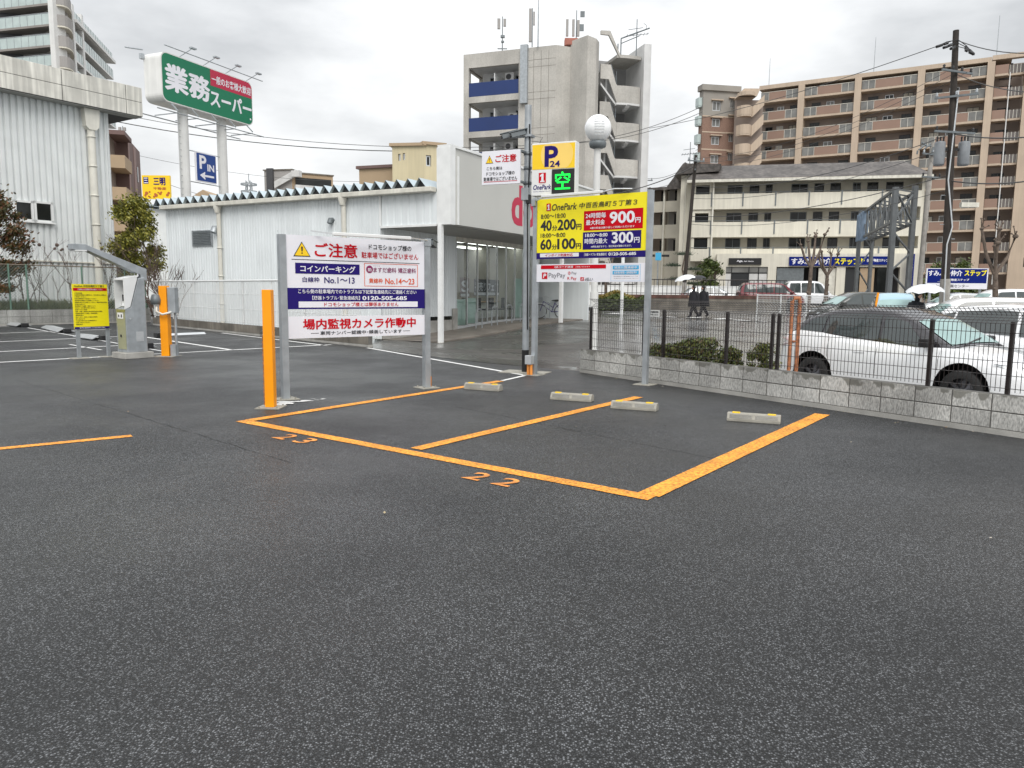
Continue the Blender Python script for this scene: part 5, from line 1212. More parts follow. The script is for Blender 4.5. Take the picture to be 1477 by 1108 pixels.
# white fence on kerb wall between lot and shop
kd = Vector((KB.x - KA.x, KB.y - KA.y, 0)); KL = kd.length; kd.normalize(); krz = math.atan2(kd.y, kd.x)
t = blockwall('kerb_wall', 'low stained concrete wall under the white fence beside the shop', KA, krz, KL, 1, 1.6, .26, .15, .06, M['concrete_dark'])
fe = thing('white_fence', 'white wire mesh fence along the long side of the shop', 'fence', KA + Vector((-kd.y, kd.x, 0)) * .07 + Vector((0, 0, .32)), krz)
FHw = 1.45; mb = MB(); x_ = 0.05
while x_ < KL - .4: mb.tube([(x_, 0, .05), (x_, 0, FHw)], .010, 3, caps=False, smooth=False); x_ += .085
for z_ in (.08, .5, 1.0, FHw - .03): mb.tube([(0, -.008, z_), (KL - .4, -.008, z_)], .007, 4, caps=False)
mb.build('wire_mesh', M['white'], fe)
mb = MB(); mb.tube([(0, 0, FHw), (KL - .4, 0, FHw)], .025, 8); mb.build('top_rail', M['white'], fe)
k = 0
while k * 2.0 < KL: mb = MB(); mb.tube([(max(.03, k * 2.0 - .02), .03, -.02), (max(.03, k * 2.0 - .02), .03, FHw + .02)], .028, 8); mb.build('fence_post', M['white'], fe); k += 1

# ================================================================ globe lamp, thin posts
P = at(857, 496, 19.3)
t = thing('globe_lamp', 'white globe lamp on a tall white pole behind the block wall', 'street lamp', (P.x, P.y, 0)); gz_ = at(862, 185.5, 19.3).z; gr = .335
P2 = at(862, 300, 19.3); t.location.x = at(860, 300, 19.3).x
mb = MB(); mb.tube([(0, 0, -.2), (0, 0, 1.5)], .105, 12); mb.tube([(0, 0, 1.5), (0, 0, gz_ - gr - .02)], .085, 12); mb.build('pole', M['pylon'], t)
mb = MB(); mb.lathe([(.09, -.16), (.20, -.12), (.22, -.03), (.20, .03), (.1, .05)], 14, (0, 0, gz_ - gr - .0)); mb.build('collar', M['galv_dark'], t)
mb = MB(); mb.ball((0, 0, gz_), gr, 16); gb = mb.build('globe', M['globe'], t)
mb = MB()
for k in range(8):
    z_ = gz_ - .20 + k * .06; rr_ = math.sqrt(max(.01, gr ** 2 - (z_ - gz_) ** 2)) + .004; hw_ = .10 + .03 * math.sin(k * .4)
    mb.add([(math.sin(a_) * rr_, -math.cos(a_) * rr_, z_ + dz) for dz in (0, .018) for a_ in [lerp(-hw_ / rr_, hw_ / rr_, j / 6) for j in range(7)]], [(j, j + 1, j + 8, j + 7) for j in range(6)])
mb.build('louvre_lines', M['alu'], gb)
P = at(896.5, 451, 40); zz = ground_z(P.x, P.y); mb = MB(); mb.tube([(0, 0, 0), (0, 0, 4.2)], .09, 10)
tag(mb.build('white_post', M['white']), 'thin white post beyond the hedge seen under the payment board', 'post', None, (P.x, P.y, zz))

# ================================================================ pylon sign
f6 = Fac(235.5, 45, 363.5, 51.75, 150)
py = thing('pylon_sign', 'green supermarket pylon sign on two white columns behind the shop roof', 'pylon sign', f6.o, f6.rz)
zt_, zb_ = f6.hit(236, 78)[1], f6.hit(236, 148)[1]; zt_ = (zt_ + f6.hit(363, 118)[1]) / 2; zb_ = (zb_ + f6.hit(363, 177.5)[1]) / 2
Wp = f6.w; TH = 1.35
def rrect(x0, x1, z0, z1, r, n=6):
    pts = []
    for cx, cz, a0 in ((x1 - r, z0 + r, -90), (x1 - r, z1 - r, 0), (x0 + r, z1 - r, 90), (x0 + r, z0 + r, 180)):
        for k in range(n + 1): a_ = R(a0 + 90 * k / n); pts.append((cx + r * math.cos(a_), cz + r * math.sin(a_)))
    return pts
mb = MB(); mb.prism(rrect(-.04, Wp + .04, zb_ - .04, zt_ + .04, .42), .0, TH); bx = mb.build('sign_box', M['pylon'], py)
mb = MB(); pts = rrect(.02, Wp - .02, zb_ + .02, zt_ - .02, .38); mb.add([(x_, -.006, z_) for x_, z_ in pts], [tuple(range(len(pts)))]); mb.build('green_face', M['green_sign'], bx)
U = lambda a_: Wp * a_; V = lambda a_: lerp(zt_, zb_, a_)
mb = MB(); pts = [(x_, z_) for x_, z_ in rrect(U(.505), Wp - .02, V(.37), zt_ - .02, .38)]; pts = [(max(U(.505), x_), z_) for x_, z_ in pts]
pts = [(U(.505), V(.37)), (Wp - .02, V(.37))] + [p for p in rrect(U(.505), Wp - .02, V(.37), zt_ - .02, .38)[7:14]] + [(U(.505), zt_ - .02)]
mb.add([(x_, -.010, z_) for x_, z_ in pts], [tuple(range(len(pts)))]); mb.build('crimson_panel', M['crimson'], bx)
mb = MB(); mb.text('業', U(.03), U(.255), V(.76), V(.21), -.014, .05); mb.text('務', U(.275), U(.49), V(.76), V(.24), -.014, .05); mb.text('スーパー', U(.50), U(.985), V(.81), V(.46), -.014, .045); mb.text('一般のお客様大歓迎', U(.52), U(.985), V(.30), V(.12), -.014, .03)
mb.add([(U(.972) + .07 * math.cos(k * .785), -.014, V(.865) + .07 * math.sin(k * .785)) for k in range(8)], [tuple(range(8))]); mb.build('white_lettering', M['board'], bx)
def pcol(px, w_):
    s_ = f6.hit(px, 230, TH * .5)[0]; return s_
pc = [f6.hit(266, 230, TH * .5)[0], f6.hit(321, 230, TH * .5)[0]]
for s_ in pc: mb = MB(); mb.tube([(s_, TH * .5, 0), (s_, TH * .5, zb_ + .02)], .30, 16); cc = mb.build('column', M['pylon'], py)
mb = MB()
for k in range(24): z_ = 3 + k * .38; mb.tube([(pc[0] - .42, TH * .5 - .1, z_), (pc[0] - .28, TH * .5 - .1, z_)], .012, 4)
mb.tube([(pc[0] - .42, TH * .5 - .1, 2.6), (pc[0] - .42, TH * .5 - .1, 12)], .014, 4); mb.build('ladder', M['galv'], py)
mb = MB(); z_ = zb_ - .65
mb.tube([(-.8, -.4, z_), (Wp + .6, -.4, z_)], .035, 6); mb.tube([(-.9, TH + .3, z_), (Wp + .6, TH + .3, z_)], .035, 6)
for k in range(5): x_ = Wp * (.08 + .21 * k); mb.bar((x_, .1, zb_ + .02), (x_, -.5, z_ + .1), .06); mb.bar((x_, -.5, z_), (x_ - .0, TH, z_), .05)
mb.tube([(-.2, -.5, zt_ + .22), (Wp + .5, -.5, zt_ + .22)], .03, 6); mb.tube([(-1.0, TH + .3, zt_ + .1), (.2, TH + .3, zt_ + .3)], .04, 6)
for k in range(4): x_ = Wp * (.2 + .25 * k); mb.bar((x_, .3, zt_ + .02), (x_, -.9, zt_ + .45), .035); mb.box(x_ - .2, x_ + .2, -1.05, -.85, zt_ + .40, zt_ + .48)
mb.box(-.25, -.05, TH - .1, TH + .1, zt_ - .35, zt_ - .05); mb.build('maintenance_rail', M['galv'], py)
xa, xb = f6.hit(283, 240, TH * .5 - .3)[0], f6.hit(312, 240, TH * .5 - .3)[0]
z1_, z0_ = f6.hit(296, 221.5, TH * .5 - .3)[1], f6.hit(296, 263, TH * .5 - .3)[1]; yy = TH * .5 - .3
mb = MB(); mb.box(xa, xb, yy, yy + .12, z0_, z1_); pp = mb.build('parking_panel', M['board'], py)
mb = MB(); rect(mb, xa + .05, xb - .05, z0_ + .05, z1_ - .05, yy - .005); mb.build('blue_face', mat('parking_blue', (.012, .055, .25), .4, .03), pp)
hx = lambda a_: lerp(xa, xb, a_); hz = lambda a_: lerp(z1_, z0_, a_)
mb = MB(); mb.text('P', hx(.16), hx(.50), hz(.56), hz(.09), yy - .01, .05); mb.text('IN', hx(.54), hx(.88), hz(.60), hz(.36), yy - .01, .04)
mb.add([(hx(a_), yy - .01, hz(b_)) for a_, b_ in ((.16, .78), (.42, .64), (.42, .70), (.40, .745), (.86, .745), (.86, .815), (.40, .815), (.42, .86), (.42, .92))], [(0, 1, 2, 3, 4, 5, 6, 7, 8)]); mb.build('white_lettering', M['board'], pp)
mb = MB(); mb.bar((pc[0], TH * .5, z1_ + .05), (pc[1], TH * .5, z1_ + .05), .05); mb.bar((pc[0], TH * .5, z0_ - .05), (pc[1], TH * .5, z0_ - .05), .05); mb.build('panel_rail', M['galv'], py)
# ================================================================ far buildings
def win(parent, x0, x1, z0, z1, y, fr=.06, mk='pane', frm='alu', mull=1):
    mb = MB(); mb.box(x0, x1, y - .02, y + .03, z0, z0 + fr); mb.box(x0, x1, y - .02, y + .03, z1 - fr, z1); mb.box(x0, x0 + fr, y - .018, y + .03, z0 + fr, z1 - fr); mb.box(x1 - fr, x1, y - .018, y + .03, z0 + fr, z1 - fr)
    for k in range(1, mull + 1):
        xm = lerp(x0, x1, k / (mull + 1)); mb.box(xm - fr / 2, xm + fr / 2, y - .015, y + .03, z0 + fr, z1 - fr)
    o = mb.build('window', M[frm], parent)
    mb = MB(); mb.box(x0 + fr, x1 - fr, y + .005, y + .02, z0 + fr, z1 - fr); mb.build('pane', M[mk], o)
    return o
# ---------------- bare concrete tower with blue balconies and a stair
ft = Fac(668.5, 66, 801, 63.2, 160)
tw = thing('concrete_tower', 'bare concrete apartment tower with blue balcony panels and an outside stair', 'apartment tower', ft.o, ft.rz)
H = lambda px, py, off=0.0: ft.hit(px, py, off)
wT = ft.w; zr_l = H(670, 80)[1]; zr = (zr_l + H(800, 64)[1]) / 2; ST = 2.85
xb0, xb1 = H(676, 130)[0], H(748, 130)[0]
tops = [H(712, 95)[1] - k * ST for k in range(8)]
holes = [(xb0, xb1, t_ - 2.35, t_) for t_ in tops if t_ - 2.35 > .3]
mb = MB(); mb.wall(0, wT, 0, zr, holes, 0, .35)
# right bay, stepped forward, and its end wall
xs = H(817, 160)[0]; 
x2 = H(841, 100)[0] + .35
mb.add([(wT, 0, 0), (xs, .9, 0), (xs, .9, zr), (wT, 0, zr)], [(0, 1, 2, 3)]); mb.add([(xs, .9, 0), (x2, -.1, 0), (x2, -.1, zr + .45), (xs, .9, zr + .45)], [(0, 1, 2, 3)])
x3 = H(860, 100, .6)[0]
mb.add([(x2, -.1, 0), (x3, .5, 0), (x3, .5, zr + .3), (x2, -.1, zr + .45)], [(0, 1, 2, 3)])
mb.add([(0, 0, zr), (wT, 0, zr), (xs, .9, zr), (xs, 12, zr), (0, 12, zr)], [(0, 1, 2, 3, 4)]); mb.add([(xs, .9, zr + .3), (x2, -.1, zr + .3), (x3, .5, zr + .3), (x3, 1.4, zr + .3), (xs, 6, zr + .3)], [(0, 1, 2, 3, 4)])
mb.add([(x3, .5, 0), (x3, 1.4, 0), (x3, 1.4, zr + .3), (x3, .5, zr + .3)], [(0, 1, 2, 3)]); mb.add([(0, 12, 0), (0, 12, zr), (xs, 12, zr), (xs, 12, 0)], [(0, 1, 2, 3)])
mb.build('wall', M['tower'], tw)
# left flank: openings right through at each balcony
mb = MB()
mb.box(0.0, .35, 3.4, 12, 0, zr - .02); mb.box(.0, .3, .36, .9, 0, zr - .03)
for t_ in tops: mb.box(.0, .28, .9, 3.4, t_ - ST + .05, t_ - 1.0) if t_ > 3 else None
mb.box(.01, .28, .9, 3.4, tops[0] + .02, zr - .04)
mb.build('flank_wall', M['tower'], tw)
# construction joints
mb = MB()
for t_ in [zr - 1.0] + [t + .45 - ST * 0 for t in tops[1:]]:
    for dz in (0, -.55):
        mb.box(xb1 + .1, wT - .02, -.006, .0, t_ + dz, t_ + dz + .025)
for k in range(1, 5): xk = lerp(xb1, wT, k / 5); mb.box(xk, xk + .025, -.007, .0, 3, zr - .3)
mb.build('joint_lines', M['concrete_dark'], tw)
mb = MB(); xp0, xp1 = H(752, 110)[0], H(762, 110)[0]; mb.box(xp0, xp1, -.35, -.01, H(757, 150)[1], H(757, 68)[1] + .1); mb.build('cable_duct', M['galv'], tw)
for i, t_ in enumerate(tops):
    if t_ < 6: continue
    mb = MB(); mb.box(xb0 + .02, xb1 - .02, .03, .11, t_ - 2.33, t_ - 1.22); bl = mb.build('balcony', M['towerblue'], tw)
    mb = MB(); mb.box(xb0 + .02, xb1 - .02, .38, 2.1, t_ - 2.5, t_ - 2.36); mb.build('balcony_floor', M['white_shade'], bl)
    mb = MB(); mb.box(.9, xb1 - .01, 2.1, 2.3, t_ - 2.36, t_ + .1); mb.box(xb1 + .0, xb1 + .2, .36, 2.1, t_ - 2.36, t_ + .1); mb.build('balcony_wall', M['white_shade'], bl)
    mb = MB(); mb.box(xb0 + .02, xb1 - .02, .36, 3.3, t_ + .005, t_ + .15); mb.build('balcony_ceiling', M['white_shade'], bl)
    win(tw, 1.6, 2.5, t_ - 2.2, t_ - .35, 2.05, .05, 'pane', 'galv'); win(tw, xb1 - 1.0, xb1 - .25, t_ - 1.4, t_ - .35, 2.05, .05, 'pane', 'galv')
    xa_ = xb1 - (1.7 if i != 1 else 1.4); za_ = t_ - (.9 if i != 1 else 1.35); mb = MB(); mb.box(xa_, xa_ + .8, 1.3, 1.65, za_, za_ + .62); ac = mb.build('air_conditioner', M['pylon'], tw, bevel=.02)
    mb = MB(); mb.add([(xa_ + .32 + math.cos(k * .5236) * .24, 1.29, za_ + .3 + math.sin(k * .5236) * .24) for k in range(12)], [tuple(range(12))]); mb.build('fan_grille', M['greydark'], ac)
    mb = MB(); mb.box(2.75, 3.5, .4, 2.05, t_ - 2.3, t_ - .5); 
    mb = MB(); mb.box(2.62, 2.68, .4, 2.05, t_ - 2.3, t_ - .45); mb.build('partition_screen', M['white'], tw)
# stair on the right flank
fs2 = Fac(860, 64.2, 929, 65.4, 200)
dx_ = lambda px, py=200, o=0: fs2.hit(px, py, o)
stt = thing('outside_stair', 'grey concrete outside stair with curved landings on the right of the concrete tower', 'staircase', fs2.o, fs2.rz)
Ws = fs2.w; xf0, xf1 = dx_(919)[0], dx_(929)[0]
mb = MB(); mb.box(xf0, xf1, -.9, 5, 0, dx_(924, 68)[1]); mb.box(xf1 - .12, xf1, -.92, -.9, 0, dx_(924, 68)[1]); mb.build('fin_wall', M['white_shade'], stt)
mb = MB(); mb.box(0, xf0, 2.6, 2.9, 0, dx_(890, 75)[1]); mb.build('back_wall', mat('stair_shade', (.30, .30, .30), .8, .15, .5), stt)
zl0 = dx_(905, 127)[1]                       # top of first landing parapet
def landing_poly(x0, x1, bow, n=6):
    return [(x0, .2)] + [(lerp(x0, x1, k / n), .2 - bow * math.sin(math.pi * (.25 + .75 * k / n)) ** .7) for k in range(n + 1)] + [(x1, .2)]
xl0, xl1 = dx_(884)[0], dx_(918)[0]
for i in range(-1, 7):
    zt_ = zl0 - i * ST * 1.03; zb_ = zt_ - 1.35
    if zb_ < 1: break
    if i >= 0:
        mb = MB(); pl = [(lerp(xl0, xl1, k / 8), .05 - .62 * math.sin(math.pi * (.22 + .56 * k / 8)) ** .5) for k in range(9)]
        pl2 = [(x_, y_ + .14) for x_, y_ in pl]
        mb.prismz(pl + pl2[::-1], zb_, zt_); lp = mb.build('landing_parapet', M['tower'], stt)
        mb = MB(); mb.prismz(pl + [(xl1, 2.5), (xl0, 2.5)], zb_ - .16, zb_ - .002); mb.build('landing_slab', M['white_shade'], lp)
        mb = MB(); xq = (xl0 + xl1) / 2 - .2; mb.prismx([(-.75, zb_ - .17), (.2, zb_ - .17), (.2, zb_ - .55), (-.5, zb_ - .36)], xq, xq + .28); mb.build('landing_bracket', M['white_shade'], lp)
        # flight parapet rising to the left from landing
        mb = MB(); x0_ = .02; x1_ = xl0 + .02
        mb.prism([(x1_, zb_ - .02), (x1_, zt_), (x1_ - .1, zt_ + .1), (x0_ + .9, zt_ + 1.55), (x0_, zt_ + 1.55), (x0_, zb_ + 1.75), (x0_ + .75, zb_ + 1.75)], -.55, -.40); mb.build('flight_parapet', M['tower'], stt)
        mb = MB(); mb.tube([(x0_ + 1.0, -.35, zt_ + 1.65), (x1_, -.35, zt_ + .35)], .035, 5); mb.tube([(x0_ + 1.5, -.35, zt_ + 1.15), (x1_, -.35, zt_ + .12)], .03, 5); mb.build('hand_rail', M['galv_dark'], stt)
        mb = MB(); mb.prism([(x0_ + .1, zb_ + 1.5), (x1_, zb_ - .05), (x1_, zb_ - .25), (x0_ + .1, zb_ + 1.3)], -.38, 2.5); mb.build('flight_slab', M['white_shade'], stt)
        mb = MB(); mb.box(dx_(872)[0], dx_(872)[0] + .15, .1, 2.5, zb_ - .3, zt_ + 1.5); mb.build('inner_wall', M['white_shade'], stt)
# top landing and gable
zt0 = zl0 + ST * 1.03
mb = MB(); pl = [(lerp(xl0, xl1, k / 8), .05 - .62 * math.sin(math.pi * (.22 + .56 * k / 8)) ** .5) for k in range(9)]
mb.prismz(pl + [(xl1, 2.5), (xl0, 2.5)], zt0 - .75, zt0 - .5); mb.prism([(0, zt0 + 1.2), (.8, zt0 + 1.25), (xl0 + .2, zt0 - .45), (xl0 + .2, zt0 - .75), (.7, zt0 + .9), (0, zt0 + .9)], -.55, -.35); mb.build('top_landing', M['tower'], stt)
mb = MB(); zz = zt0 + 1.0; mb.tube([(xl0 + .6, .2, zz), (xl1 + .9, .0, zz + 1.0)], .06, 6); mb.tube([(xl0 + .6, .2, zz), (xl0 + .6, .2, zt0 - .5)], .05, 6); mb.tube([(xl0 + .9, 1.5, zt0 - .5), (xl0 + .9, 1.5, zz)], .05, 6); mb.tube([(xl0 + .6, .2, zz - .4), (xl1, 0, zz + .3)], .04, 6); mb.build('roof_rail', M['galv_dark'], stt)
# roof aerials
def aerial(px, ptop, pbot, Y, label, kind, cat='aerial'):
    b = at(px, pbot, Y); hgt = at(px, ptop, Y).z - b.z
    t = thing('roof_aerial', label, cat, b, 0)
    mb = MB(); mb.tube([(0, 0, -.1), (0, 0, hgt)], .05 if kind != 'rod' else .07, 6, .035)
    if kind == 'cell': mb.box(-.4, .4, -.05, .05, 0, .06)
    mb.build('mast', M['galv_dark'] if kind != 'rod' else M['galv'], t)
    if kind == 'cell':
        mb = MB(); mb.box(-.42, -.18, -.1, .1, hgt * .62, hgt * .93); mb.box(.08, .30, -.1, .1, hgt * .7, hgt * .92); mb.build('antenna_panel', M['greywall'], t); 
        mb = MB(); mb.box(-.15, .2, -.12, .12, hgt * .35, hgt * .42); mb.box(-.1, .15, -.1, .1, hgt * .2, hgt * .25); mb.build('clamp', M['galv_dark'], t)
    if kind == 'panel':
        mb = MB(); mb.box(-.28, -.05, -.12, .12, hgt * .1, hgt * .98); mb.box(.06, .2, -.1, .1, hgt * .55, hgt * .9); mb.build('antenna_panel', M['greywall'], t)
    if kind == 'tri':
        mb = MB()
        for x_ in (-.75, -.25, .15): mb.box(x_ - .1, x_ + .1, -.1, .1, hgt * .22, hgt * (.72 if x_ < 0 else .7))
        mb.build('antenna_panel', M['greywall'], t)
        mb = MB(); mb.box(-.95, .1, -.4, .4, -.2, hgt * .12); mb.build('equipment_box', mat('red_equipment', (.40, .14, .10), .6, .2, 3), t)
        mb = MB(); mb.box(.3, .65, -.06, .06, hgt * .8, hgt * .97); mb.box(.25, .6, -.06, .06, hgt * .38, hgt * .58); mb.build('dish', M['galv_dark'], t)
    if kind == 'yagi':
        mb = MB(); mb.tube([(-.9, 0, hgt * .55), (1.0, 0, hgt * .62)], .025, 4); mb.tube([(-.7, 0, hgt * .72), (.5, 0, hgt * .78)], .025, 4)
        for k in range(7): x_ = -.8 + k * .28; z_ = hgt * (.56 + .06 * (x_ + .9) / 1.9); mb.tube([(x_, -.35, z_), (x_, .35, z_)], .018, 4); mb.tube([(x_ - .05, 0, z_ - .12), (x_ + .05, 0, z_ + .12)], .015, 4)
        mb.tube([(.55 + math.cos(k * .4) * .25, 0, hgt * .8 + math.sin(k * .4) * .25) for k in range(-4, 5)], .02, 4); mb.build('elements', M['galv_dark'], t)
aerial(724.5, 24, 71, 65, 'dark phone mast at the left of the concrete tower roof', 'cell')
aerial(767.5, 12, 66, 64, 'pale panel antenna on the concrete tower roof', 'panel'); aerial(776, -8, 66, 63.5, 'thin lightning rod on the concrete tower roof', 'rod')
aerial(831, 15, 63, 64, 'cluster of phone antennas above red equipment on the tower roof', 'tri'); aerial(917.5, 28, 82, 65, 'television aerial with horizontal elements at the right of the tower roof', 'yagi')
# ---------------- long brown apartment block
fb = Fac(1150, 111, 1419, 99.4, 250)
ba = thing('brown_apartment_block', 'long brown tiled apartment block with beige floor slabs and pillars', 'apartment block', fb.o, fb.rz)
B = lambda px, py, o=0: fb.hit(px, py, o)
zR = (B(1319, 96)[1] + B(1230, 109)[1]) / 2; SH_ = (B(1319, 124)[1] - B(1319, 216)[1]) / 3
cols = [B(1150, 250)[0], B(1230, 250)[0], B(1319, 250)[0], B(1417, 250)[0]]
xL = B(1090, 250)[0]; zs0 = B(1319, 124)[1]
nst = 10
mb = MB(); mb.box(xL, cols[3], -.25, 9, zR - .55, zR)                      # roof slab
for k in range(nst): z_ = zs0 - k * SH_; mb.box(xL + .2, cols[3] - .31, -.12, 1.6, z_, z_ + .28)
mb.build('floor_slab', M['beige'], ba)
mb = MB()
for c in cols: mb.box(c - .42, c + .42, -.32, 1.7, 0, zR - .56)
mb.build('pillar', M['beige'], ba)
mb = MB(); mb.box(xL, cols[3], 1.6, 9.0, 0, zR - .57); mb.build('back_wall', M['taupe'], ba)
xe_ = [xL] + cols
rnd = random.Random(9)
for k in range(nst):
    z_ = zs0 - k * SH_ + .28
    if z_ < 2: continue
    for b in range(4):
        a_, c_ = xe_[b] + (.43 if b else .2), xe_[b + 1] - .43
        glw = 1.7; low = k >= 8
        mb = MB(); mb.box(a_ + (glw if b else 1.2), c_ - glw, -.06, .04, z_ + .03, z_ + 1.12)
        bp_ = mb.build('balcony_panel', M['brickpanel'], ba)
        mb = MB(); mb.box(a_ + .02, c_ - .02, -.08, .0, z_ + 1.13, z_ + 1.19); mb.box(a_ + (glw if b else 1.2) - .06, a_ + (glw if b else 1.2) - .01, -.07, .0, z_, z_ + 1.13); mb.box(c_ - glw + .01, c_ - glw + .06, -.07, 0, z_, z_ + 1.13)
        if b: mb.box(a_ + glw * .5, a_ + glw * .5 + .05, -.07, 0, z_, z_ + 1.12)
        mb.box(c_ - glw * .5, c_ - glw * .5 + .05, -.07, 0, z_, z_ + 1.12); mb.build('rail', M['beige'] if 0 else M['offwhite'], bp_)
        mb = MB(); mb.box(a_ + .05, a_ + (glw if b else 1.2) - .07, -.04, -.02, z_ + .05, z_ + 1.12); mb.build('glass_panel', M['pane_light'], bp_); mb = MB(); mb.box(c_ - glw + .07, c_ - .05, -.04, -.02, z_ + .05, z_ + 1.12); mb.build('glass_panel', M['pane_light'], bp_)
        wd2 = c_ - a_
        for (p0, p1, mk, dz) in ((.10, .30, 'pane', 2.05), (.42, .58, 'pane_light', 2.05), (.74, .93, 'pane', 2.05)):
            if rnd.random() < .12: continue
            x0_ = a_ + wd2 * (p0 + rnd.uniform(-.02, .02)); win(ba, x0_, a_ + wd2 * p1, z_ + .1, z_ + dz, 1.56, .07, (mk if rnd.random() < .7 else rnd.choice(('pane', 'offwhite', 'creamshade'))), 'greydark' if mk == 'pane' else 'alu', 1)
# left end: stair with beige curved balconies, then a brick end block
fe_ = Fac(1012, 108.5, 1062, 109.5, 200)
E_ = lambda px, py, o=0: fe_.hit(px, py, o)
eb = thing('brown_end_block', 'brown brick end block with grey top floor joined to the long apartment block', 'apartment block', fe_.o, fe_.rz)
zE = E_(1030, 131)[1]; zg_ = E_(1030, 168)[1]; xe1 = fe_.w
ws_ = []
for py0, py1 in ((146, 160), (171, 183), (197, 209), (224, 236)):
    ws_ += [(E_(1028, 150)[0], E_(1040, 150)[0], E_(1034, py1)[1], E_(1034, py0)[1]), (E_(1053, 150)[0], E_(1060, 150)[0], E_(1056, py1 - 4)[1], E_(1056, py0 - 3)[1])]
wm = [h for h in ws_ if h[2] > zg_]; wl = [h for h in ws_ if h[3] < zg_]
mb = MB(); mb.wall(0, xe1, 0, zg_, wl, 0, .25); mb.box(0, .02, .0, 1.2, 0, zg_); mb.build('brick_wall', M['brick'], eb)
mb = MB(); mb.wall(0, xe1, zg_, zE, wm, 0, .25); mb.box(0, .02, 0, 1.2, zg_, zE); mb.box(0.03, xe1, .3, 1.2, zg_ + 2, zE - .05); mb.box(-.3, xe1 + .3, -.3, .0, zE - .02, zE + .75); mb.box(-.3, xe1 + .3, .0, 1.3, zE + .0, zE + .75); mb.build('grey_upper_wall', mat('grey_taupe_wall', (.30, .28, .25), .8, .1, .4), eb)
for h in ws_: win(eb, h[0] + .03, h[1] - .03, h[2] + .03, h[3] - .03, .14, .08, 'pane_light', 'alu'); mb = MB(); mb.box(h[0] - .25, h[1] + .25, -.35, -.01, h[3] + .05, h[3] + .18); mb.build('window_hood', M['beige'], eb)
mb = MB()
for py_ in (180, 203, 228): z_ = E_(1030, py_ - 12)[1]; mb.box(0, xe1, -.04, -.004, z_ - .08, z_ + .08)
mb.build('floor_band', M['beige'], eb)
for k in range(4): mb = MB(); z_ = E_(1014, 152 + 26.5 * k)[1]; mb.box(-.5, .0, .3, 1.3, z_ - .2, z_); mb.box(-.55, -.5, .3, 1.3, z_, z_ + 1.1); mb.box(-.5, 0, .25, .3, z_, z_ + 1.1); mb.build('glass_balcony', M['glassrail'], eb)
fst = Fac(1061, 107, 1092, 107, 200)
sb = thing('beige_stair', 'beige curved stair balconies at the left end of the brown apartment block', 'staircase', fst.o, fst.rz)
Z_ = lambda py: fst.hit(1076, py)[1]; ws = fst.w
def bowl(z0, z1): 
    pl = [(lerp(0, ws * .72, k / 6), -1.1 * math.sin(math.pi * k / 6) ** .6) for k in range(7)]; return pl
for i, py_ in enumerate((154, 181.5, 209, 236.5)):
    zt_, zb_ = Z_(py_), Z_(py_ + 14); pl = bowl(0, 0); mb = MB(); mb.prismz(pl + [(x_ * .98, y_ * .9 + .1) for x_, y_ in pl[::-1]], zb_, zt_); mb.prismz(pl, zb_ - .15, zb_ + .05); p_b = mb.build('stair_balcony', M['beige'], sb)
    mb = MB(); mb.prism([(ws * .72, zb_ - .1), (ws * .72, zt_), (ws * 1.25, zt_ + 1.6), (ws * 1.25, zb_ + 1.5)], -.05, .1); mb.build('stair_parapet', M['beige'], p_b)
mb = MB(); mb.box(0, ws * 1.3, .9, 1.1, 0, Z_(142)); mb.build('back_wall', M['taupe'], sb)
mb = MB(); pl = bowl(0, 0); mb.prismz([(x_ * 1.15, y_ * 1.2) for x_, y_ in pl], Z_(140) - .0, Z_(140) + .5); mb.prism([(0, Z_(140)), (ws * .25, Z_(129)), (ws, Z_(129)), (ws * .85, Z_(140))], -.5, 2); mb.build('roof_hood', M['beige'], sb)
# right part: dark slot with balconies, then a beige block running out of frame
fr2 = FacD(fb.P(cols[3] + .45, 0), fb.d)
rb = thing('brown_apartment_wing', 'beige and brown right wing of the apartment block at the photo edge', 'apartment block', fr2.o, fr2.rz)
Q = lambda px, py, o=0: fr2.hit(px, py, o)
xw1 = Q(1442, 250)[0]; xw2 = Q(1474, 250)[0]; xw3 = xw2 + 14
mb = MB(); mb.box(0, xw3, 3.2, 9, 0, zR - .3); mb.build('recess_wall', M['taupe'], rb)
mb = MB(); mb.box(-.4, xw1 + .3, -.25, 4, zR - .4, zR + .15); mb.box(xw1 + .3, xw3, -.25, .6, zR - .4, zR + .15); mb.build('roof_slab', M['beige'], rb)
mb = MB(); holes = []
for k in range(nst):
    z_ = zs0 - k * SH_; holes.append((xw2 + 1.0, xw2 + 2.2, z_ + .9, z_ + 2.1))
mb.wall(xw2 - .6, xw3, 0, zR - .42, holes, -.2, .2); mb.box(xw2 - .62, xw2 - .6, -.2, 3, 0, zR - .42); mb.build('wall', M['beige'], rb)
mb = MB(); mb.box(xw2 - .59, xw3 - .1, .05, .1, 0, zR - .5); mb.build('window_back', M['pane'], rb)
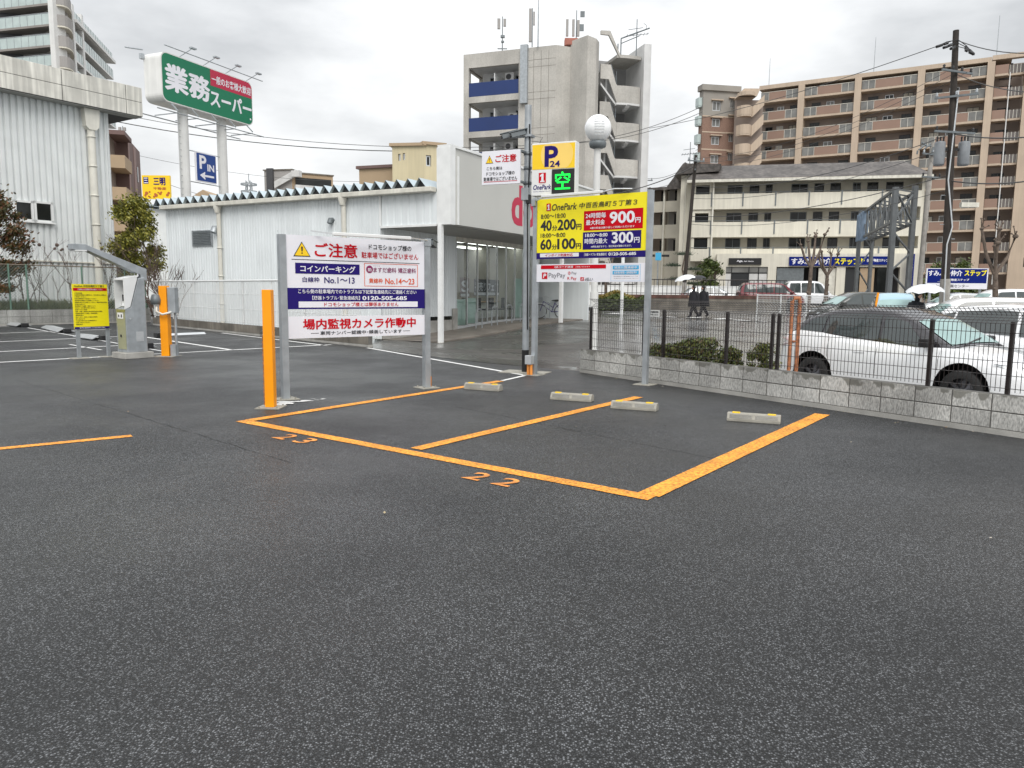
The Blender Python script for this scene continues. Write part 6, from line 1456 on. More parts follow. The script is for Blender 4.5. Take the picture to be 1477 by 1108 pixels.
for k in range(nst):
    z_ = zs0 - k * SH_
    if z_ < 1: continue
    mb = MB(); mb.box(0, xw1, -.1, 1.3, z_, z_ + .25); mb.box(xw1, xw2 - .65, .3, 1.3, z_, z_ + .25); mb.build('floor_slab', M['beige'], rb)
    mb = MB(); mb.box(.02, xw1, -.08, .04, z_ + .255, z_ + 1.35); mb.box(xw1 - .1, xw1, .045, 1.2, z_ + .255, z_ + 1.35); bp_ = mb.build('balcony_panel', M['brickpanel'], rb)
    mb = MB(); mb.box(xw1 + .1, xw2 - .7, .32, .36, z_ + .3, z_ + 1.3); mb.build('glass_panel', mat('smoky_glass_rail', (.16, .14, .13), .2, .1, 1) if k == 0 else bpy.data.materials['smoky_glass_rail'], bp_)
    mb = MB()
    for q in range(5): x_ = lerp(xw1 + .1, xw2 - .75, q / 4); mb.box(x_, x_ + .06, .30, .315, z_ + .25, z_ + 1.35)
    mb.build('rail', M['offwhite'], bp_)
    win(rb, .6, 2.0, z_ + .3, z_ + 2.2, 3.12, .07, 'pane', 'greydark')
mb = MB(); mb.tube([(xw1 + .2, .28, 3), (xw1 + .2, .28, zR - 2)], .07, 6); mb.build('drain_pipe', M['white'], rb)
for px, pt, pb2, lb in ((1108, 82, 122, 'thin white lightning rod at the left of the brown block roof'), (1260, 52, 98, 'thin lightning rod in the middle of the brown block roof'), (1438, 20, 74, 'tall lightning rod at the right of the brown block roof')):
    P = fb.P(B(px, pb2)[0], .5, zR - .1); hgt = fb.hit(px, pt)[1] - zR
    mb = MB(); mb.tube([(0, 0, 0), (0, 0, max(2, hgt))], .05, 6, .03); tag(mb.build('lightning_rod', M['galv']), lb, 'lightning rod', None, P)
# ---------------- grey tower block behind the warehouse
fg = Fac(-60, 99, 79, 95, 60)
ga = thing('grey_apartment_tower', 'grey apartment tower with milky glass balconies behind the warehouse', 'apartment tower', fg.o, fg.rz)
G = lambda px, py, o=0: fg.hit(px, py, o)
zA = G(40, 30)[1]; SG = (G(40, 30)[1] - G(40, 60)[1]); xg = fg.w; zGT = zA + SG * 1.4
NG = 12
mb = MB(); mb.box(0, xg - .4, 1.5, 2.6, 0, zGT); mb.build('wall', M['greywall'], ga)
mb = MB(); mb.box(xg - .35, xg + .35, -.35, 1.4, 0, zGT + .3); mb.build('pillar', M['pylon'], ga)
for k in range(-1, NG):
    z_ = zA - k * SG
    if z_ < 3: break
    mb = MB(); mb.box(0, xg - .38, -.2, 1.5, z_ - .95, z_ - .70); sl = mb.build('floor_slab', mat('slab_taupe', (.27, .25, .23), .8, .1, .5) if k == -1 else bpy.data.materials['slab_taupe'], ga)
    mb = MB(); mb.box(0.02, xg - .4, -.18, -.12, z_ - .69, z_ + .55); br = mb.build('glass_rail', M['glassrail'], ga)
    mb = MB()
    for q in range(14): x_ = lerp(.1, xg - .45, q / 13); mb.box(x_, x_ + .04, -.21, -.185, z_ - .69, z_ + .58)
    mb.box(.02, xg - .4, -.22, -.1, z_ + .56, z_ + .62); mb.build('rail', M['galv'], br)
    win(ga, xg - 5.2, xg - 4.0, z_ + .55, z_ + 1.3, 1.46, .07, 'pane', 'alu'); win(ga, xg - 12.2, xg - 10.4, z_ - .6, z_ + 1.3, 1.46, .07, 'pane', 'alu')
# rounded corner and the receding side with long balconies
_c = at(105, 60, 100); fg2 = FacD(Vector((_c.x, _c.y, 0)), Vector((-.24, .97, 0)))
_pa = fg.P(xg + .35, .2); _pc = _pa + fg.d * 2.3 + Vector((0, .5, 0))
gs = thing('grey_apartment_block', 'receding side of the grey apartment tower with rounded corner and white edged balconies', 'apartment tower', fg2.o, fg2.rz)
LG = 18.7
def gloc(P): d = P - fg2.o; return (d.dot(fg2.d), d.dot(Vector((-fg2.d.y, fg2.d.x, 0))))
_q = [gloc(_pa * (1 - t_) ** 2 + _pc * 2 * t_ * (1 - t_) + fg2.o * t_ ** 2) for t_ in [k / 8 for k in range(9)]]
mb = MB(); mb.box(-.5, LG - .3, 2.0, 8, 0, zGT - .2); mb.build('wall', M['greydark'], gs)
mb = MB()
for x_ in (0, 3.8): mb.box(x_, x_ + .7, -.15, 1.9, 0, zGT + .1)
mb.build('pillar', M['pylon'], gs)
for k in range(-1, NG):
    z_ = zA - k * SG
    if z_ < 3: break
    pl = [(0, 0)] + [(6.4 - 6.2 * math.cos(a_) if 0 else 6.2 * (1 - math.cos(a_)), -3.4 * math.sin(a_)) for a_ in [k2 * .2618 for k2 in range(1, 7)]] 
    pl = list(_q)
    inn = [(x_ + .05, y_ + .16) for x_, y_ in pl]
    mb = MB(); mb.prismz(pl + inn[::-1], z_ - .8, z_ + .45); cb = mb.build('corner_parapet', M['greywall'], gs)
    mb = MB(); mb.prismz(pl + [(0, 2.2), (-1.5, 3)], z_ - .98, z_ - .82); mb.build('corner_slab', M['cream'], cb)
    mb = MB(); mb.prismz([(x_ + 1.1, y_ * .5 + .9) for x_, y_ in pl] + [(7.8, 2)], z_ - .8, z_ + 2.1); mb.build('corner_window', M['pane'], cb) if 0 else None
    for a_, b_ in ((.75, 3.75), (4.55, LG)):
        mb = MB(); mb.box(a_, b_, -.1, 1.95, z_ - .98, z_ - .75); s2 = mb.build('floor_slab', M['pylon'], gs)
        mb = MB(); mb.box(a_ + .02, b_, -.08, -.02, z_ - .74, z_ + .42); mb.build('glass_rail', M['glassrail'], s2)
        mb = MB(); x_ = a_ + .1
        while x_ < b_: mb.box(x_, x_ + .05, -.11, -.085, z_ - .74, z_ + .45); x_ += 1.1
        mb.build('rail', M['galv'], s2)
mb = MB(); mb.box(.8, LG + .6, -.4, 8, zA + SG * .62, zA + SG * .78); mb.build('roof_slab', M['pylon'], gs)
# ---------------- brown block behind the warehouse corner
fbb = Fac(186, 78, 203, 86, 250)
bb = thing('dark_brown_block', 'dark brown tall block with striped wall seen between the warehouse and the yellow billboard', 'apartment block', fbb.o, fbb.rz)
zB1 = fbb.hit(188, 204)[1]
mb = MB(); mb.box(0, fbb.w, 0, 8, 0, zB1); mb.build('wall', M['brownpurple'], bb)
mb = MB()
for k, (a_, b_) in enumerate(((.0, .1), (.42, .6))): mb.box(fbb.w * a_, fbb.w * b_, -.05, -.004, 0, zB1 - .2)
mb.build('wall_stripe', mat('pinkish_tile', (.30, .20, .18), .7, .1, .5), bb)
mb = MB()
for k in range(6): z_ = zB1 - 2 - k * 3; mb.box(fbb.w * .66, fbb.w * .74, -.05, -.003, z_ - 1.6, z_)
mb.build('slit_window', M['pane'], bb)
fbc = Fac(163, 80, 186, 78, 250)
for k in range(5):
    z_ = zB1 - 1.0 - k * 3.0; mb = MB(); q0 = fbb.o; 
    mb.box(-4.2, -.02, -.3, 1.2, z_ - 2.6, z_ - 1.4); mb.build('balcony', M['tan'], bb)
mb = MB(); mb.box(-4.2, -.02, 1.2, 8, 0, zB1 - .3); mb.box(-4.3, fbb.w + .1, -.4, 8, zB1 - .28, zB1 + .15) if 0 else None; mb.build('balcony_back_wall', M['taupe'], bb)
mb = MB(); mb.box(-4.3, .0, -.4, 1.1, zB1 - .5, zB1 - .1); mb.build('roof_edge', M['brownpurple'], bb)
aerial(178, 182, 205, 80, 'phone mast on the dark brown block roof', 'cell')
# ---------------- yellow billboard
fy = Fac(205, 62, 245, 62, 270)
yb_ = thing('yellow_billboard', 'yellow real estate billboard on a roof left of the pylon columns', 'billboard', fy.o, fy.rz)
zy1, zy0 = fy.hit(225, 253)[1], fy.hit(225, 287)[1]; wy = fy.w
mb = MB(); mb.box(0, wy, 0, .25, zy0, zy1); bd = mb.build('panel', M['amber'], yb_)
mb = MB(); mb.text('三明', wy * .42, wy * .84, lerp(zy1, zy0, .42), lerp(zy1, zy0, .1), -.01, .05); rect(mb, wy * .06, wy * .24, lerp(zy1, zy0, .36), lerp(zy1, zy0, .08), -.01); mb.build('navy_lettering', M['navy'], bd)
mb = MB(); mb.text('不動産', wy * .40, wy * .86, lerp(zy1, zy0, .62), lerp(zy1, zy0, .5), -.01, .03)
rnd = random.Random(8)
for k in range(14):
    cx, cz, r_ = rnd.uniform(.05, .95) * wy, lerp(zy1, zy0, rnd.uniform(.7, .93)), rnd.uniform(.06, .14); mb.add([(cx + math.cos(j) * r_, -.012 - k * .001, cz + math.sin(j) * r_) for j in [i * .785 for i in range(8)]], [tuple(range(8))])
mb.build('red_print', mat('brick_red_print', (.45, .12, .03), .5, 0), bd)
mb = MB(); mb.text('三', wy * .08, wy * .22, lerp(zy1, zy0, .33), lerp(zy1, zy0, .11), -.014, .04); mb.build('pale_print', M['board'], bd)
mb = MB()
for x_ in (.1, .5, .9): mb.bar((wy * x_, .35, 4), (wy * x_, .35, zy1), .12)
mb.build('frame', M['galv'], yb_)
fl = thing('low_hall', 'low pale blue roofed building under the yellow billboard', 'building', at(196, 300, 60) * 1, 0); fl.location.z = 0
zz = at(205, 290, 60).z
mb = MB(); mb.box(0, 6.5, 0, 6, 0, zz - .6); mb.build('wall', M['corr'], fl); mb = MB(); mb.prism([(-.4, zz - .1), (6.9, zz - .9), (6.9, zz - 1.0), (-.4, zz - .25)], -.5, 6.5); mb.build('roof', mat('blue_grey_roof', (.32, .38, .42), .5, .1, 1), fl)
# ---------------- small far buildings over the shop roof
def block(name, pa, pb, Y0, Y1, ptop, m, label, wins=(), roof=None, dep=9, cat='building', win_mat='pane'):
    f = Fac(pa, Y0, pb, Y1, 250); z1 = f.hit((pa + pb) / 2, ptop)[1]
    t = thing(name, label, cat, f.o, f.rz)
    hs = [(f.hit(a, 250)[0], f.hit(b, 250)[0], f.hit((a + b) / 2, d)[1], f.hit((a + b) / 2, c)[1]) for a, b, c, d in wins]
    mb = MB(); mb.wall(0, f.w, 0, z1, hs, 0, .2); mb.box(0, .02, .01, dep, 0, z1); mb.box(f.w - .02, f.w, .01, dep, 0, z1); mb.box(.03, f.w - .03, dep - .1, dep, 0, z1); mb.box(0.03, f.w - .03, .2, dep - .2, z1 - .2, z1 - .02); mb.build('wall', m, t)
    for h in hs: win(t, h[0] + .02, h[1] - .02, h[2] + .02, h[3] - .02, .12, .07, win_mat, 'alu', 0)
    mb = MB(); mb.box(-.15, f.w + .15, -.15, dep + .15, z1 + .002, z1 + .18); mb.build('roof', roof or M['concrete_dark'], t)
    return t, f, z1
block('yellow_house', 566, 612, 47.0, 46.7, 211, M['yellowwall'], 'tall yellow cream building above the shop roof, left of the concrete tower', ((574.5, 578, 222, 232), (581, 584.5, 221, 231)), M['tan'], 3)
block('yellow_house', 612, 640, 46.7, 47.2, 210, M['yellowwall'], 'yellow cream annex with one square window beside the shop sign band', ((614.5, 622, 224, 240),), M['tan'], 1.5)
block('tan_house', 518, 567, 49, 48.2, 243, M['tan'], 'low tan building stepping down left of the yellow one', (), M['brownpurple'], 6)
t, f, z1 = block('grey_office', 381, 421, 117, 116, 246, M['greywall'], 'small grey far building with white stair above the shop roof', (), None, 2)
mb = MB(); mb.box(f.hit(386, 250)[0], f.hit(395, 250)[0], -.4, -.01, 0, z1 + .3); mb.build('dark_tower', M['greydark'], t)
mb = MB()
for k in range(4): z_ = z1 - 2.2 - k * 3; x0_ = f.hit(398, 250)[0]; mb.prism([(x0_, z_ - .5), (x0_ + 3.6, z_ + 1.2), (x0_ + 3.6, z_ + 2.2), (x0_, z_ + .5)], -.6, -.42); mb.box(x0_ + 3, x0_ + 4.3, -.9, -.02, z_ + 1.1, z_ + 2.0)
mb.build('stair', M['white_shade'], t)
t, f, z1 = block('grey_flats', 421, 480, 116, 119, 252, M['tan'], 'far flats with pale balcony bands above the shop roof', (), None, 2)
for k in range(4): z_ = z1 - .9 - k * 3.0; mb = MB(); mb.box(.3, f.w, -1.0, -.01, z_ - 2.1, z_ - .9); mb.build('balcony', M['tan'] if k == 1 else M['white_shade'], t); mb = MB(); mb.box(.5, f.w - .3, -.08, -.005, z_ - .85, z_ + .3); mb.build('window_band', M['pane'], t)
t, f, z1 = block('small_roof_house', 279, 308, 70, 70, 292, M['cream'], 'small gabled house roof peeping over the shop roof', (), M['brownpurple'], 5)
mb = MB(); mb.prism([(-.3, z1 + .36), (f.w / 2, z1 + 1.1), (f.w + .3, z1 + .36)], -.3, 5); mb.build('gable_roof', M['tan'], t)
# two lattice masts far away
for px, pt, Y, lb in ((360, 262, 150, 'far lattice mast between the pylon and the grey building'),):
    P = at(px, 300, Y); z1 = at(px, pt, Y).z; P.z = 0; t = thing('lattice_mast', lb, 'mast', P, 0); mb = MB()
    for a_ in (-1, 1):
        for b_ in (-1, 1): mb.tube([(a_ * 1.2, b_ * 1.2, 0), (a_ * .4, b_ * .4, z1)], .12, 4)
    z_ = 6
    while z_ < z1: w_ = lerp(1.2, .4, z_ / z1); mb.bar((-w_, -w_, z_), (w_, -w_, z_ + 1.5), .1); mb.bar((w_, -w_, z_), (-w_, -w_, z_ + 1.5), .1); z_ += 1.5
    mb.build('lattice', M['galv'], t)
    mb = MB()
    for k in range(3): mb.lathe([(1.6, 0), (1.6, .3)], 10, (0, 0, z1 - 3.5 + k * 1.4))
    mb.tube([(0, 0, z1), (0, 0, z1 + 1.5)], .08, 5); mb.build('platform', M['galv'], t)
# ================================================================ cream building with shops
fc = Fac(1000, 77.8, 1332, 73.0, 300)
cb = thing('cream_gallery_flats', 'cream four storey gallery flats with a brown slate roof over shops', 'apartment building', fc.o, fc.rz)
K = lambda px, py, o=0: fc.hit(px, py, o)
Wc = fc.w
zev = (K(1010, 263)[1] + K(1325, 251)[1]) / 2
zrg = zev + 1.9
t1 = [(K(1100, 278.5)[1] + K(1270, 274.5)[1]) / 2]; 
zt1 = K(1100, 279)[1]; zt2 = K(1100, 320)[1]; zt3 = K(1100, 359)[1]; hb = (K(1100, 279)[1] - K(1100, 297)[1])
zfl = [zt1 - hb, zt2 - hb, zt3 - hb * .78]
xl1 = K(1027, 300)[0]
mb = MB(); wins = []
def wx(px): return K(px, 300, 1.5)[0]
wpx = [(1048, 1070), (1080, 1094), (1103, 1113), (1140, 1164), (1173, 1187), (1196, 1211), (1228, 1240), (1249, 1265), (1276, 1301)]
for zf in zfl:
    for a, b in wpx: wins.append((wx(a), wx(b), zf + .9 if (b - a) > 18 else zf + .1, zf + 2.28))
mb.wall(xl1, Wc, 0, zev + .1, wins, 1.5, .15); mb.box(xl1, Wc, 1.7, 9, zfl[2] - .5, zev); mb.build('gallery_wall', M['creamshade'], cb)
for i, h in enumerate(wins): win(cb, h[0] + .02, h[1] - .02, h[2] + .02, h[3] - .02, 1.58, .06, 'pane', 'greydark' if i % 3 else 'galv_dark', 1)
mb = MB(); mb.box(Wc - .25, Wc, 0, 1.49, 0, zev); mb.box(Wc, Wc + .02, 0, 9, 0, zev); mb.build('end_wall', M['cream'], cb)
for i, zf in enumerate(zfl):
    top = (zt1, zt2, zt3)[i]
    mb = MB(); mb.box(-.1, Wc - .26, -.05, 1.49, zf - .30, zf - .02); sl = mb.build('gallery_floor', M['creamshade'], cb)
    mb = MB(); mb.box(-.1, Wc - .26, -.1, .05, zf - .28, top); bpn = mb.build('gallery_parapet', M['cream'], cb)
    mb = MB()
    for px in (1026, 1071, 1118, 1166, 1213, 1271): x_ = K(px, 300)[0]; mb.box(x_ - .06, x_ + .06, -.16, -.104, zf + .0, top + .12)
    mb.tube([(-.1, -.02, top + .14), (Wc - .3, -.02, top + .14)], .03, 5); mb.build('rail', M['galv_dark'], bpn)
# left bay of open balconies
for i, zf in enumerate(zfl):
    top = zf + 2.15
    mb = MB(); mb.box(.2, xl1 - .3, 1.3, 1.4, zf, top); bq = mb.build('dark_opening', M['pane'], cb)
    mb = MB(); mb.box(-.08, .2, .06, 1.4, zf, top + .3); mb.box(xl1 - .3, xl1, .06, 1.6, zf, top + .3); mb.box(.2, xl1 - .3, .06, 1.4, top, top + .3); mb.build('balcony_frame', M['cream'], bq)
mb = MB(); x_ = K(1028, 300)[0]; mb.tube([(x_, -.22, zfl[2] - 1), (x_, -.22, zev)], .09, 8); mb.build('downpipe', M['pipe'], cb); mb = MB(); mb.tube([(Wc + .1, -.1, .6), (Wc + .1, -.1, zev)], .07, 8); mb.build('downpipe', M['pipe'], cb)
mb = MB(); mb.add([(-.7, -.9, zev), (Wc + .4, -.9, zev), (Wc - 1.2, 3.2, zrg), (.4, 3.2, zrg)], [(0, 1, 2, 3)]); mb.add([(Wc + .4, -.9, zev), (Wc + .4, 10, zev), (Wc - 1.2, 6, zrg), (Wc - 1.2, 3.2, zrg)], [(0, 1, 2, 3)]); mb.add([(.4, 3.2, zrg), (Wc - 1.2, 3.2, zrg), (Wc - 1.2, 6, zrg), (.4, 6, zrg)], [(0, 1, 2, 3)]); mb.add([(-.7, -.9, zev), (.4, 3.2, zrg), (.4, 6, zrg), (-.7, 10, zev)], [(0, 1, 2, 3)]); mb.build('slate_roof', M['slate'], cb)
mb = MB(); mb.box(-.7, Wc + .42, -.95, -.7, zev - .3, zev - .03); mb.box(-.6, Wc + .3, -.69, 1.5, zev - .15, zev - .05); mb.build('eave_board', M['offwhite'], cb)
# ground floor shops
ysf = -2.2; KK = lambda px, py: fc.hit(px, py, ysf)
xs0 = KK(1033, 400)[0]; zc = KK(1100, 373)[1]; zc0 = KK(1100, 385)[1]; zsf = KK(1100, 366)[1]; zg0 = .5
mb = MB(); mb.box(xs0, Wc - .4, ysf, 1.4, zc0, zsf); mb.box(xs0, xs0 + .9, ysf, ysf + .6, zg0, zc0); a_ = KK(1107, 400)[0]; mb.box(a_, a_ + .8, ysf, ysf + .5, zg0, zc0)
a_ = KK(1206, 400)[0]; mb.box(a_, a_ + .8, ysf, ysf + .5, zg0, zc0); mb.box(Wc - 2.2, Wc - .41, ysf, ysf + .5, zg0, zc0); mb.build('shop_fascia', M['cream'], cb)
mb = MB(); mb.box(-.1, xs0, 1.4, 1.5, 0, zfl[2] - .3); mb.box(1.2, 2.1, 1.3, 1.39, .5, 2.6); mb.build('ground_floor_wall', M['creamshade'], cb)
mb = MB(); mb.box(xs0 + .1, Wc - .5, .6, .7, zg0, zc0); mb.build('shop_back_wall', M['greydark'], cb)
for a, b, mk in ((1042, 1055, 'white_shade'), (1055, 1080, 'shadowgap'), (1080, 1094, 'white_shade'), (1094, 1107, 'white_shade'), (1120, 1160, 'galv_dark'), (1167, 1178, 'pane'), (1180, 1206, 'offwhite'), (1217, 1238, 'shadowgap'), (1240, 1262, 'tan'), (1265, 1285, 'pane')):
    x0_, x1_ = KK(a, 400)[0], KK(b, 400)[0]; mb = MB(); mb.box(x0_ + .04, x1_ - .04, ysf + .14, ysf + .2, zg0, zc0 - (.65 if a < 1110 else .1)); pn = mb.build('shop_window', M[mk], cb)
    if a < 1110: mb = MB(); mb.box(x0_ + .04, x1_ - .04, ysf + .13, ysf + .2, zc0 - .55, zc0 - .02); mb.build('transom', M['pane_light'], pn); mb = MB(); mb.box(x0_ - .04, x0_ + .035, ysf + .08, ysf + .2, zg0, zc0); mb.box(x0_ + .036, x1_ - .04, ysf + .1, ysf + .2, zc0 - .64, zc0 - .56); mb.build('window_frame', M['black'], pn)
def shopsign(pa, pb, pt, pb2, m, texts, label, name='shop_sign'):
    x0_, x1_ = KK(pa, 380)[0], KK(pb, 380)[0]; z1_ = KK((pa + pb) / 2, pt)[1]; z0_ = KK((pa + pb) / 2, pb2)[1]
    P = fc.P(x0_, ysf - .01, 0); t = thing(name, label, 'shop sign', P, fc.rz)
    w_ = x1_ - x0_; mb = MB(); mb.box(0, w_, -.18, 0, z0_, z1_); bd = mb.build('panel', m, t)
    for s, a, b, c, d, mk, bo in texts: mb = MB(); mb.text(s, w_ * a, w_ * b, lerp(z1_, z0_, d), lerp(z1_, z0_, c), -.19, bo); mb.build('white_lettering' if mk == 'board' else 'yellow_lettering', M[mk], bd)
    return t, bd, w_, z0_, z1_
shopsign(1051, 1098, 372.5, 382, M['black'], (('Aga.', .24, .44, .28, .66, 'board', .03), ('hair design', .47, .76, .38, .62, 'board', .02)), 'black hair salon sign with white lettering over the left shop')
t, bd, w_, z0_, z1_ = shopsign(1138, 1240, 370.5, 383.5, M['deepblue'], (('すみふの仲介', .03, .60, .15, .86, 'board', .045), ('ステップ', .64, .985, .15, .86, 'yellow', .05)), 'long deep blue estate agent sign with white and yellow lettering above the shops')
t, bd, w_, z0_, z1_ = shopsign(1240.2, 1282, 370, 382, M['deepblue'], (('住友不動産ステップ', .22, .95, .30, .66, 'board', .04),), 'second part of the deep blue sign with small white lettering behind the steel frame')
mb = MB(); mb.add([(w_ * .02, -.19, lerp(z1_, z0_, .2)), (w_ * .02, -.19, lerp(z1_, z0_, .8)), (w_ * .16, -.19, lerp(z1_, z0_, .5))], [(0, 1, 2)]); mb.build('yellow_arrow', M['yellow'], bd)
x0_ = KK(1305, 380)[0]; P = fc.P(x0_, ysf - .8, 0); t = thing('vertical_sign', 'upright deep blue banner sign at the right end of the shops', 'sign', P, fc.rz)
z1_, z0_ = KK(1308, 367)[1], KK(1308, 413)[1]; mb = MB(); mb.box(0, .62, 0, .12, z0_, z1_); bd = mb.build('panel', M['deepblue'], t)
mb = MB()
for i, c_ in enumerate('すみふの仲介ステップ'): h_ = (z1_ - z0_) / 10.5; mb.text(c_, .12, .50, z1_ - h_ * (i + 1) + .04, z1_ - h_ * i - .06, -.01, .04, seg=False)
mb.build('white_lettering', M['board'], bd); mb = MB(); mb.bar((.31, .13, z1_ - .1), (.31, .85, z1_ - .1), .06); mb.build('bracket', M['galv'], t)
# left wing set back
fl2 = Fac(936, 86, 985, 84, 300)
lw = thing('cream_wing', 'paler set back wing of the cream flats with open balconies behind the price sign', 'apartment building', fl2.o, fl2.rz)
J = lambda px, py, o=0: fl2.hit(px, py, o)
zw = J(960, 272)[1]; zj = [J(960, 291)[1], J(960, 325)[1], J(960, 363)[1]]
holes = []
for z_ in zj:
    for a, b in ((938, 956), (959, 976)): holes.append((J(a, 300)[0], J(b, 300)[0], z_ + .05, z_ + 1.45))
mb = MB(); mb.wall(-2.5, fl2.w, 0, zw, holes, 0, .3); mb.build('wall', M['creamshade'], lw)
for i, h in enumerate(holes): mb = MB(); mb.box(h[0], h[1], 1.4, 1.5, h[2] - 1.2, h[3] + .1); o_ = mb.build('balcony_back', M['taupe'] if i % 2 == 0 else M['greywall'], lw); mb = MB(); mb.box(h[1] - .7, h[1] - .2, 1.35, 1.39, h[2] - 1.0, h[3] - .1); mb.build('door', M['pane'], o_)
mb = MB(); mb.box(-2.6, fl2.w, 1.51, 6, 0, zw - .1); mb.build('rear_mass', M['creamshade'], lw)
mb = MB(); mb.prism([(-2.6, zw + .02), (fl2.w - 1.8, zw + .05), (fl2.w + .2, zw + 2.6), (fl2.w + .2, zw + .0)], -.5, 5); mb.box(-2.7, fl2.w + .1, -.55, -.51, zw - .2, zw + .1); mb.build('roof', M['slate'], lw)
mb = MB(); x_ = J(957, 300)[0]; mb.tube([(x_ + .1, -.12, .5), (x_ + .1, -.12, zw)], .1, 6); mb.build('downpipe', M['pipe'], lw)
ftw = Fac(981, 79.5, 1006, 79, 300)
st = thing('cream_stair_block', 'plain cream stair block with low slate roof beside the leaning pole', 'apartment building', ftw.o, ftw.rz)
zt_ = ftw.hit(990, 253)[1]
mb = MB(); mb.box(0, ftw.w - .02, 0, 6, 0, zt_); mb.build('wall', M['cream'], st)
mb = MB(); mb.prism([(-.6, zt_ + .01), (ftw.w + 2, zt_ + .2), (ftw.w + 2.2, zt_ + .9), (.2, zt_ + 1.1)], -.7, 6.4); mb.build('roof', M['slate'], st)
mb = MB(); mb.tube([(.5, -.1, .5), (.5, -.1, zt_)], .06, 6); mb.build('downpipe', M['pipe'], st)
aerial(994.5, 205, 246, 80, 'tall thin television aerial on the cream stair block', 'yagi')
P = at(949, 379, 66); P.z = .5; t = thing('blue_direction_sign', 'small pale blue sign on a pole in front of the cream wing', 'sign', P, 0)
z_ = at(949, 379, 66).z; mb = MB(); mb.tube([(0, 0, 0), (0, 0, z_ + .5)], .06, 6); mb.build('pole', M['galv'], t); mb = MB(); mb.box(-.25, .25, -.1, -.06, z_ - .3, z_ + .35); mb.build('panel', M['cyan'], t); mb = MB(); mb.box(-1.0, -.3, -.08, .0, z_ + .0, z_ + .2); mb.box(.3, .95, -.08, 0, z_ + .0, z_ + .2); mb.build('signal_lamp', M['black'], t)
# low white garden wall beyond the road
Pw0, Pw1 = at(850, 412, 60), at(1096, 412, 60); hw_ = Pw0.z - .5; mb = MB(); mb.box(0, Pw1.x - Pw0.x, 0, .2, 0, hw_); mb.box(-.05, Pw1.x - Pw0.x + .05, -.03, .23, hw_ + .001, hw_ + .06); tag(mb.build('garden_wall', M['white']), 'long low white wall on the far side of the street', 'wall', None, (Pw0.x, 60, .5))
# ================================================================ lattice billboard frame
mats_ = M['galv_dark']
near = [(at(1290, 300, 46), 46), (at(1318, 300, 47.5), 47.5)]
far_ = [(at(1240, 330, 61), 61), (at(1259, 330, 62), 62)]
cA, cB = near[0][0], near[1][0]; cC, cD = far_[0][0], far_[1][0]
lf = thing('billboard_frame', 'bare grey steel lattice frame of a billboard on four columns beside the cream flats', 'steel frame', (cA.x, cA.y, .3), 0)
o_ = Vector((cA.x, cA.y, .3)); rel = lambda v, z: Vector((v.x, v.y, z)) - o_
zA_, zB_ = at(1290, 270, 46).z, at(1318, 268, 47.5).z; zC_, zD_ = at(1240, 303, 61).z, at(1259, 309, 62).z
steel = mat('painted_steel_column', (.13, .14, .145), .5, .15, 3, metal=.2, streak=.15)
for v, z_, w_ in ((cA, zA_, .42), (cB, zB_, .42), (cC, zC_, .36), (cD, zC_, .36)):
    mb = MB(); mb.bar(rel(v, .1), rel(v, z_), w_ * .66, w_ * .66); mb.build('column', steel, lf)
mb = MB()
for (a, b, zt_, zb_) in ((cA, cB, zA_ - 2.6, .5), (cC, cD, zC_ - 1.5, .5)):
    n = 4; sgn = 1
    for k in range(n):
        z0_, z1_ = lerp(zb_, zt_, k / n), lerp(zb_, zt_, (k + 1) / n)
        mb.bar(rel(a if k % 2 == 0 else b, z0_), rel(b if k % 2 == 0 else a, z1_), .09)
mb.build('cross_brace', steel, lf)
zlo, zhi = zA_ - 2.0, zA_ - .1
mb = MB()
zcl, zch = zC_ - 2.0, zC_ - .1
zcl, zch = zlo, zhi
for v, u in ((cA, cC), (cB, cD)):
    for zz in (zlo, zhi): mb.bar(rel(v, zz), rel(u, zz), .16)
    for k in range(9): a_ = v.lerp(u, k / 8); mb.bar(rel(a_, zlo), rel(a_, zhi), .09)
    for k in range(8): mb.bar(rel(v.lerp(u, k / 8), zlo), rel(v.lerp(u, (k + 1) / 8), zhi), .07)
for k in range(9):
    a_, b_ = cA.lerp(cC, k / 8), cB.lerp(cD, k / 8); mb.bar(rel(a_, zlo), rel(b_, zlo), .08); mb.bar(rel(a_, zhi), rel(b_, zhi), .08)
    if k < 8: mb.bar(rel(a_, zlo), rel(cB.lerp(cD, (k + 1) / 8), zlo), .06)
mb.bar(rel(cA, zlo), rel(cB, zhi), .1); mb.bar(rel(cB, zlo), rel(cA, zhi), .1); mb.build('truss', steel, lf)
mb = MB(); a_, b_ = cC, cA.lerp(cC, .8)
for k in range(4): mb.bar(rel(a_.lerp(b_, k / 3.2), zlo - .2), rel(a_.lerp(b_, k / 3.2), zhi + .0), .5, .1)
mb.build('blue_slat_panel', mat('faded_blue_steel', (.20, .27, .36), .5, .25, 2), lf)
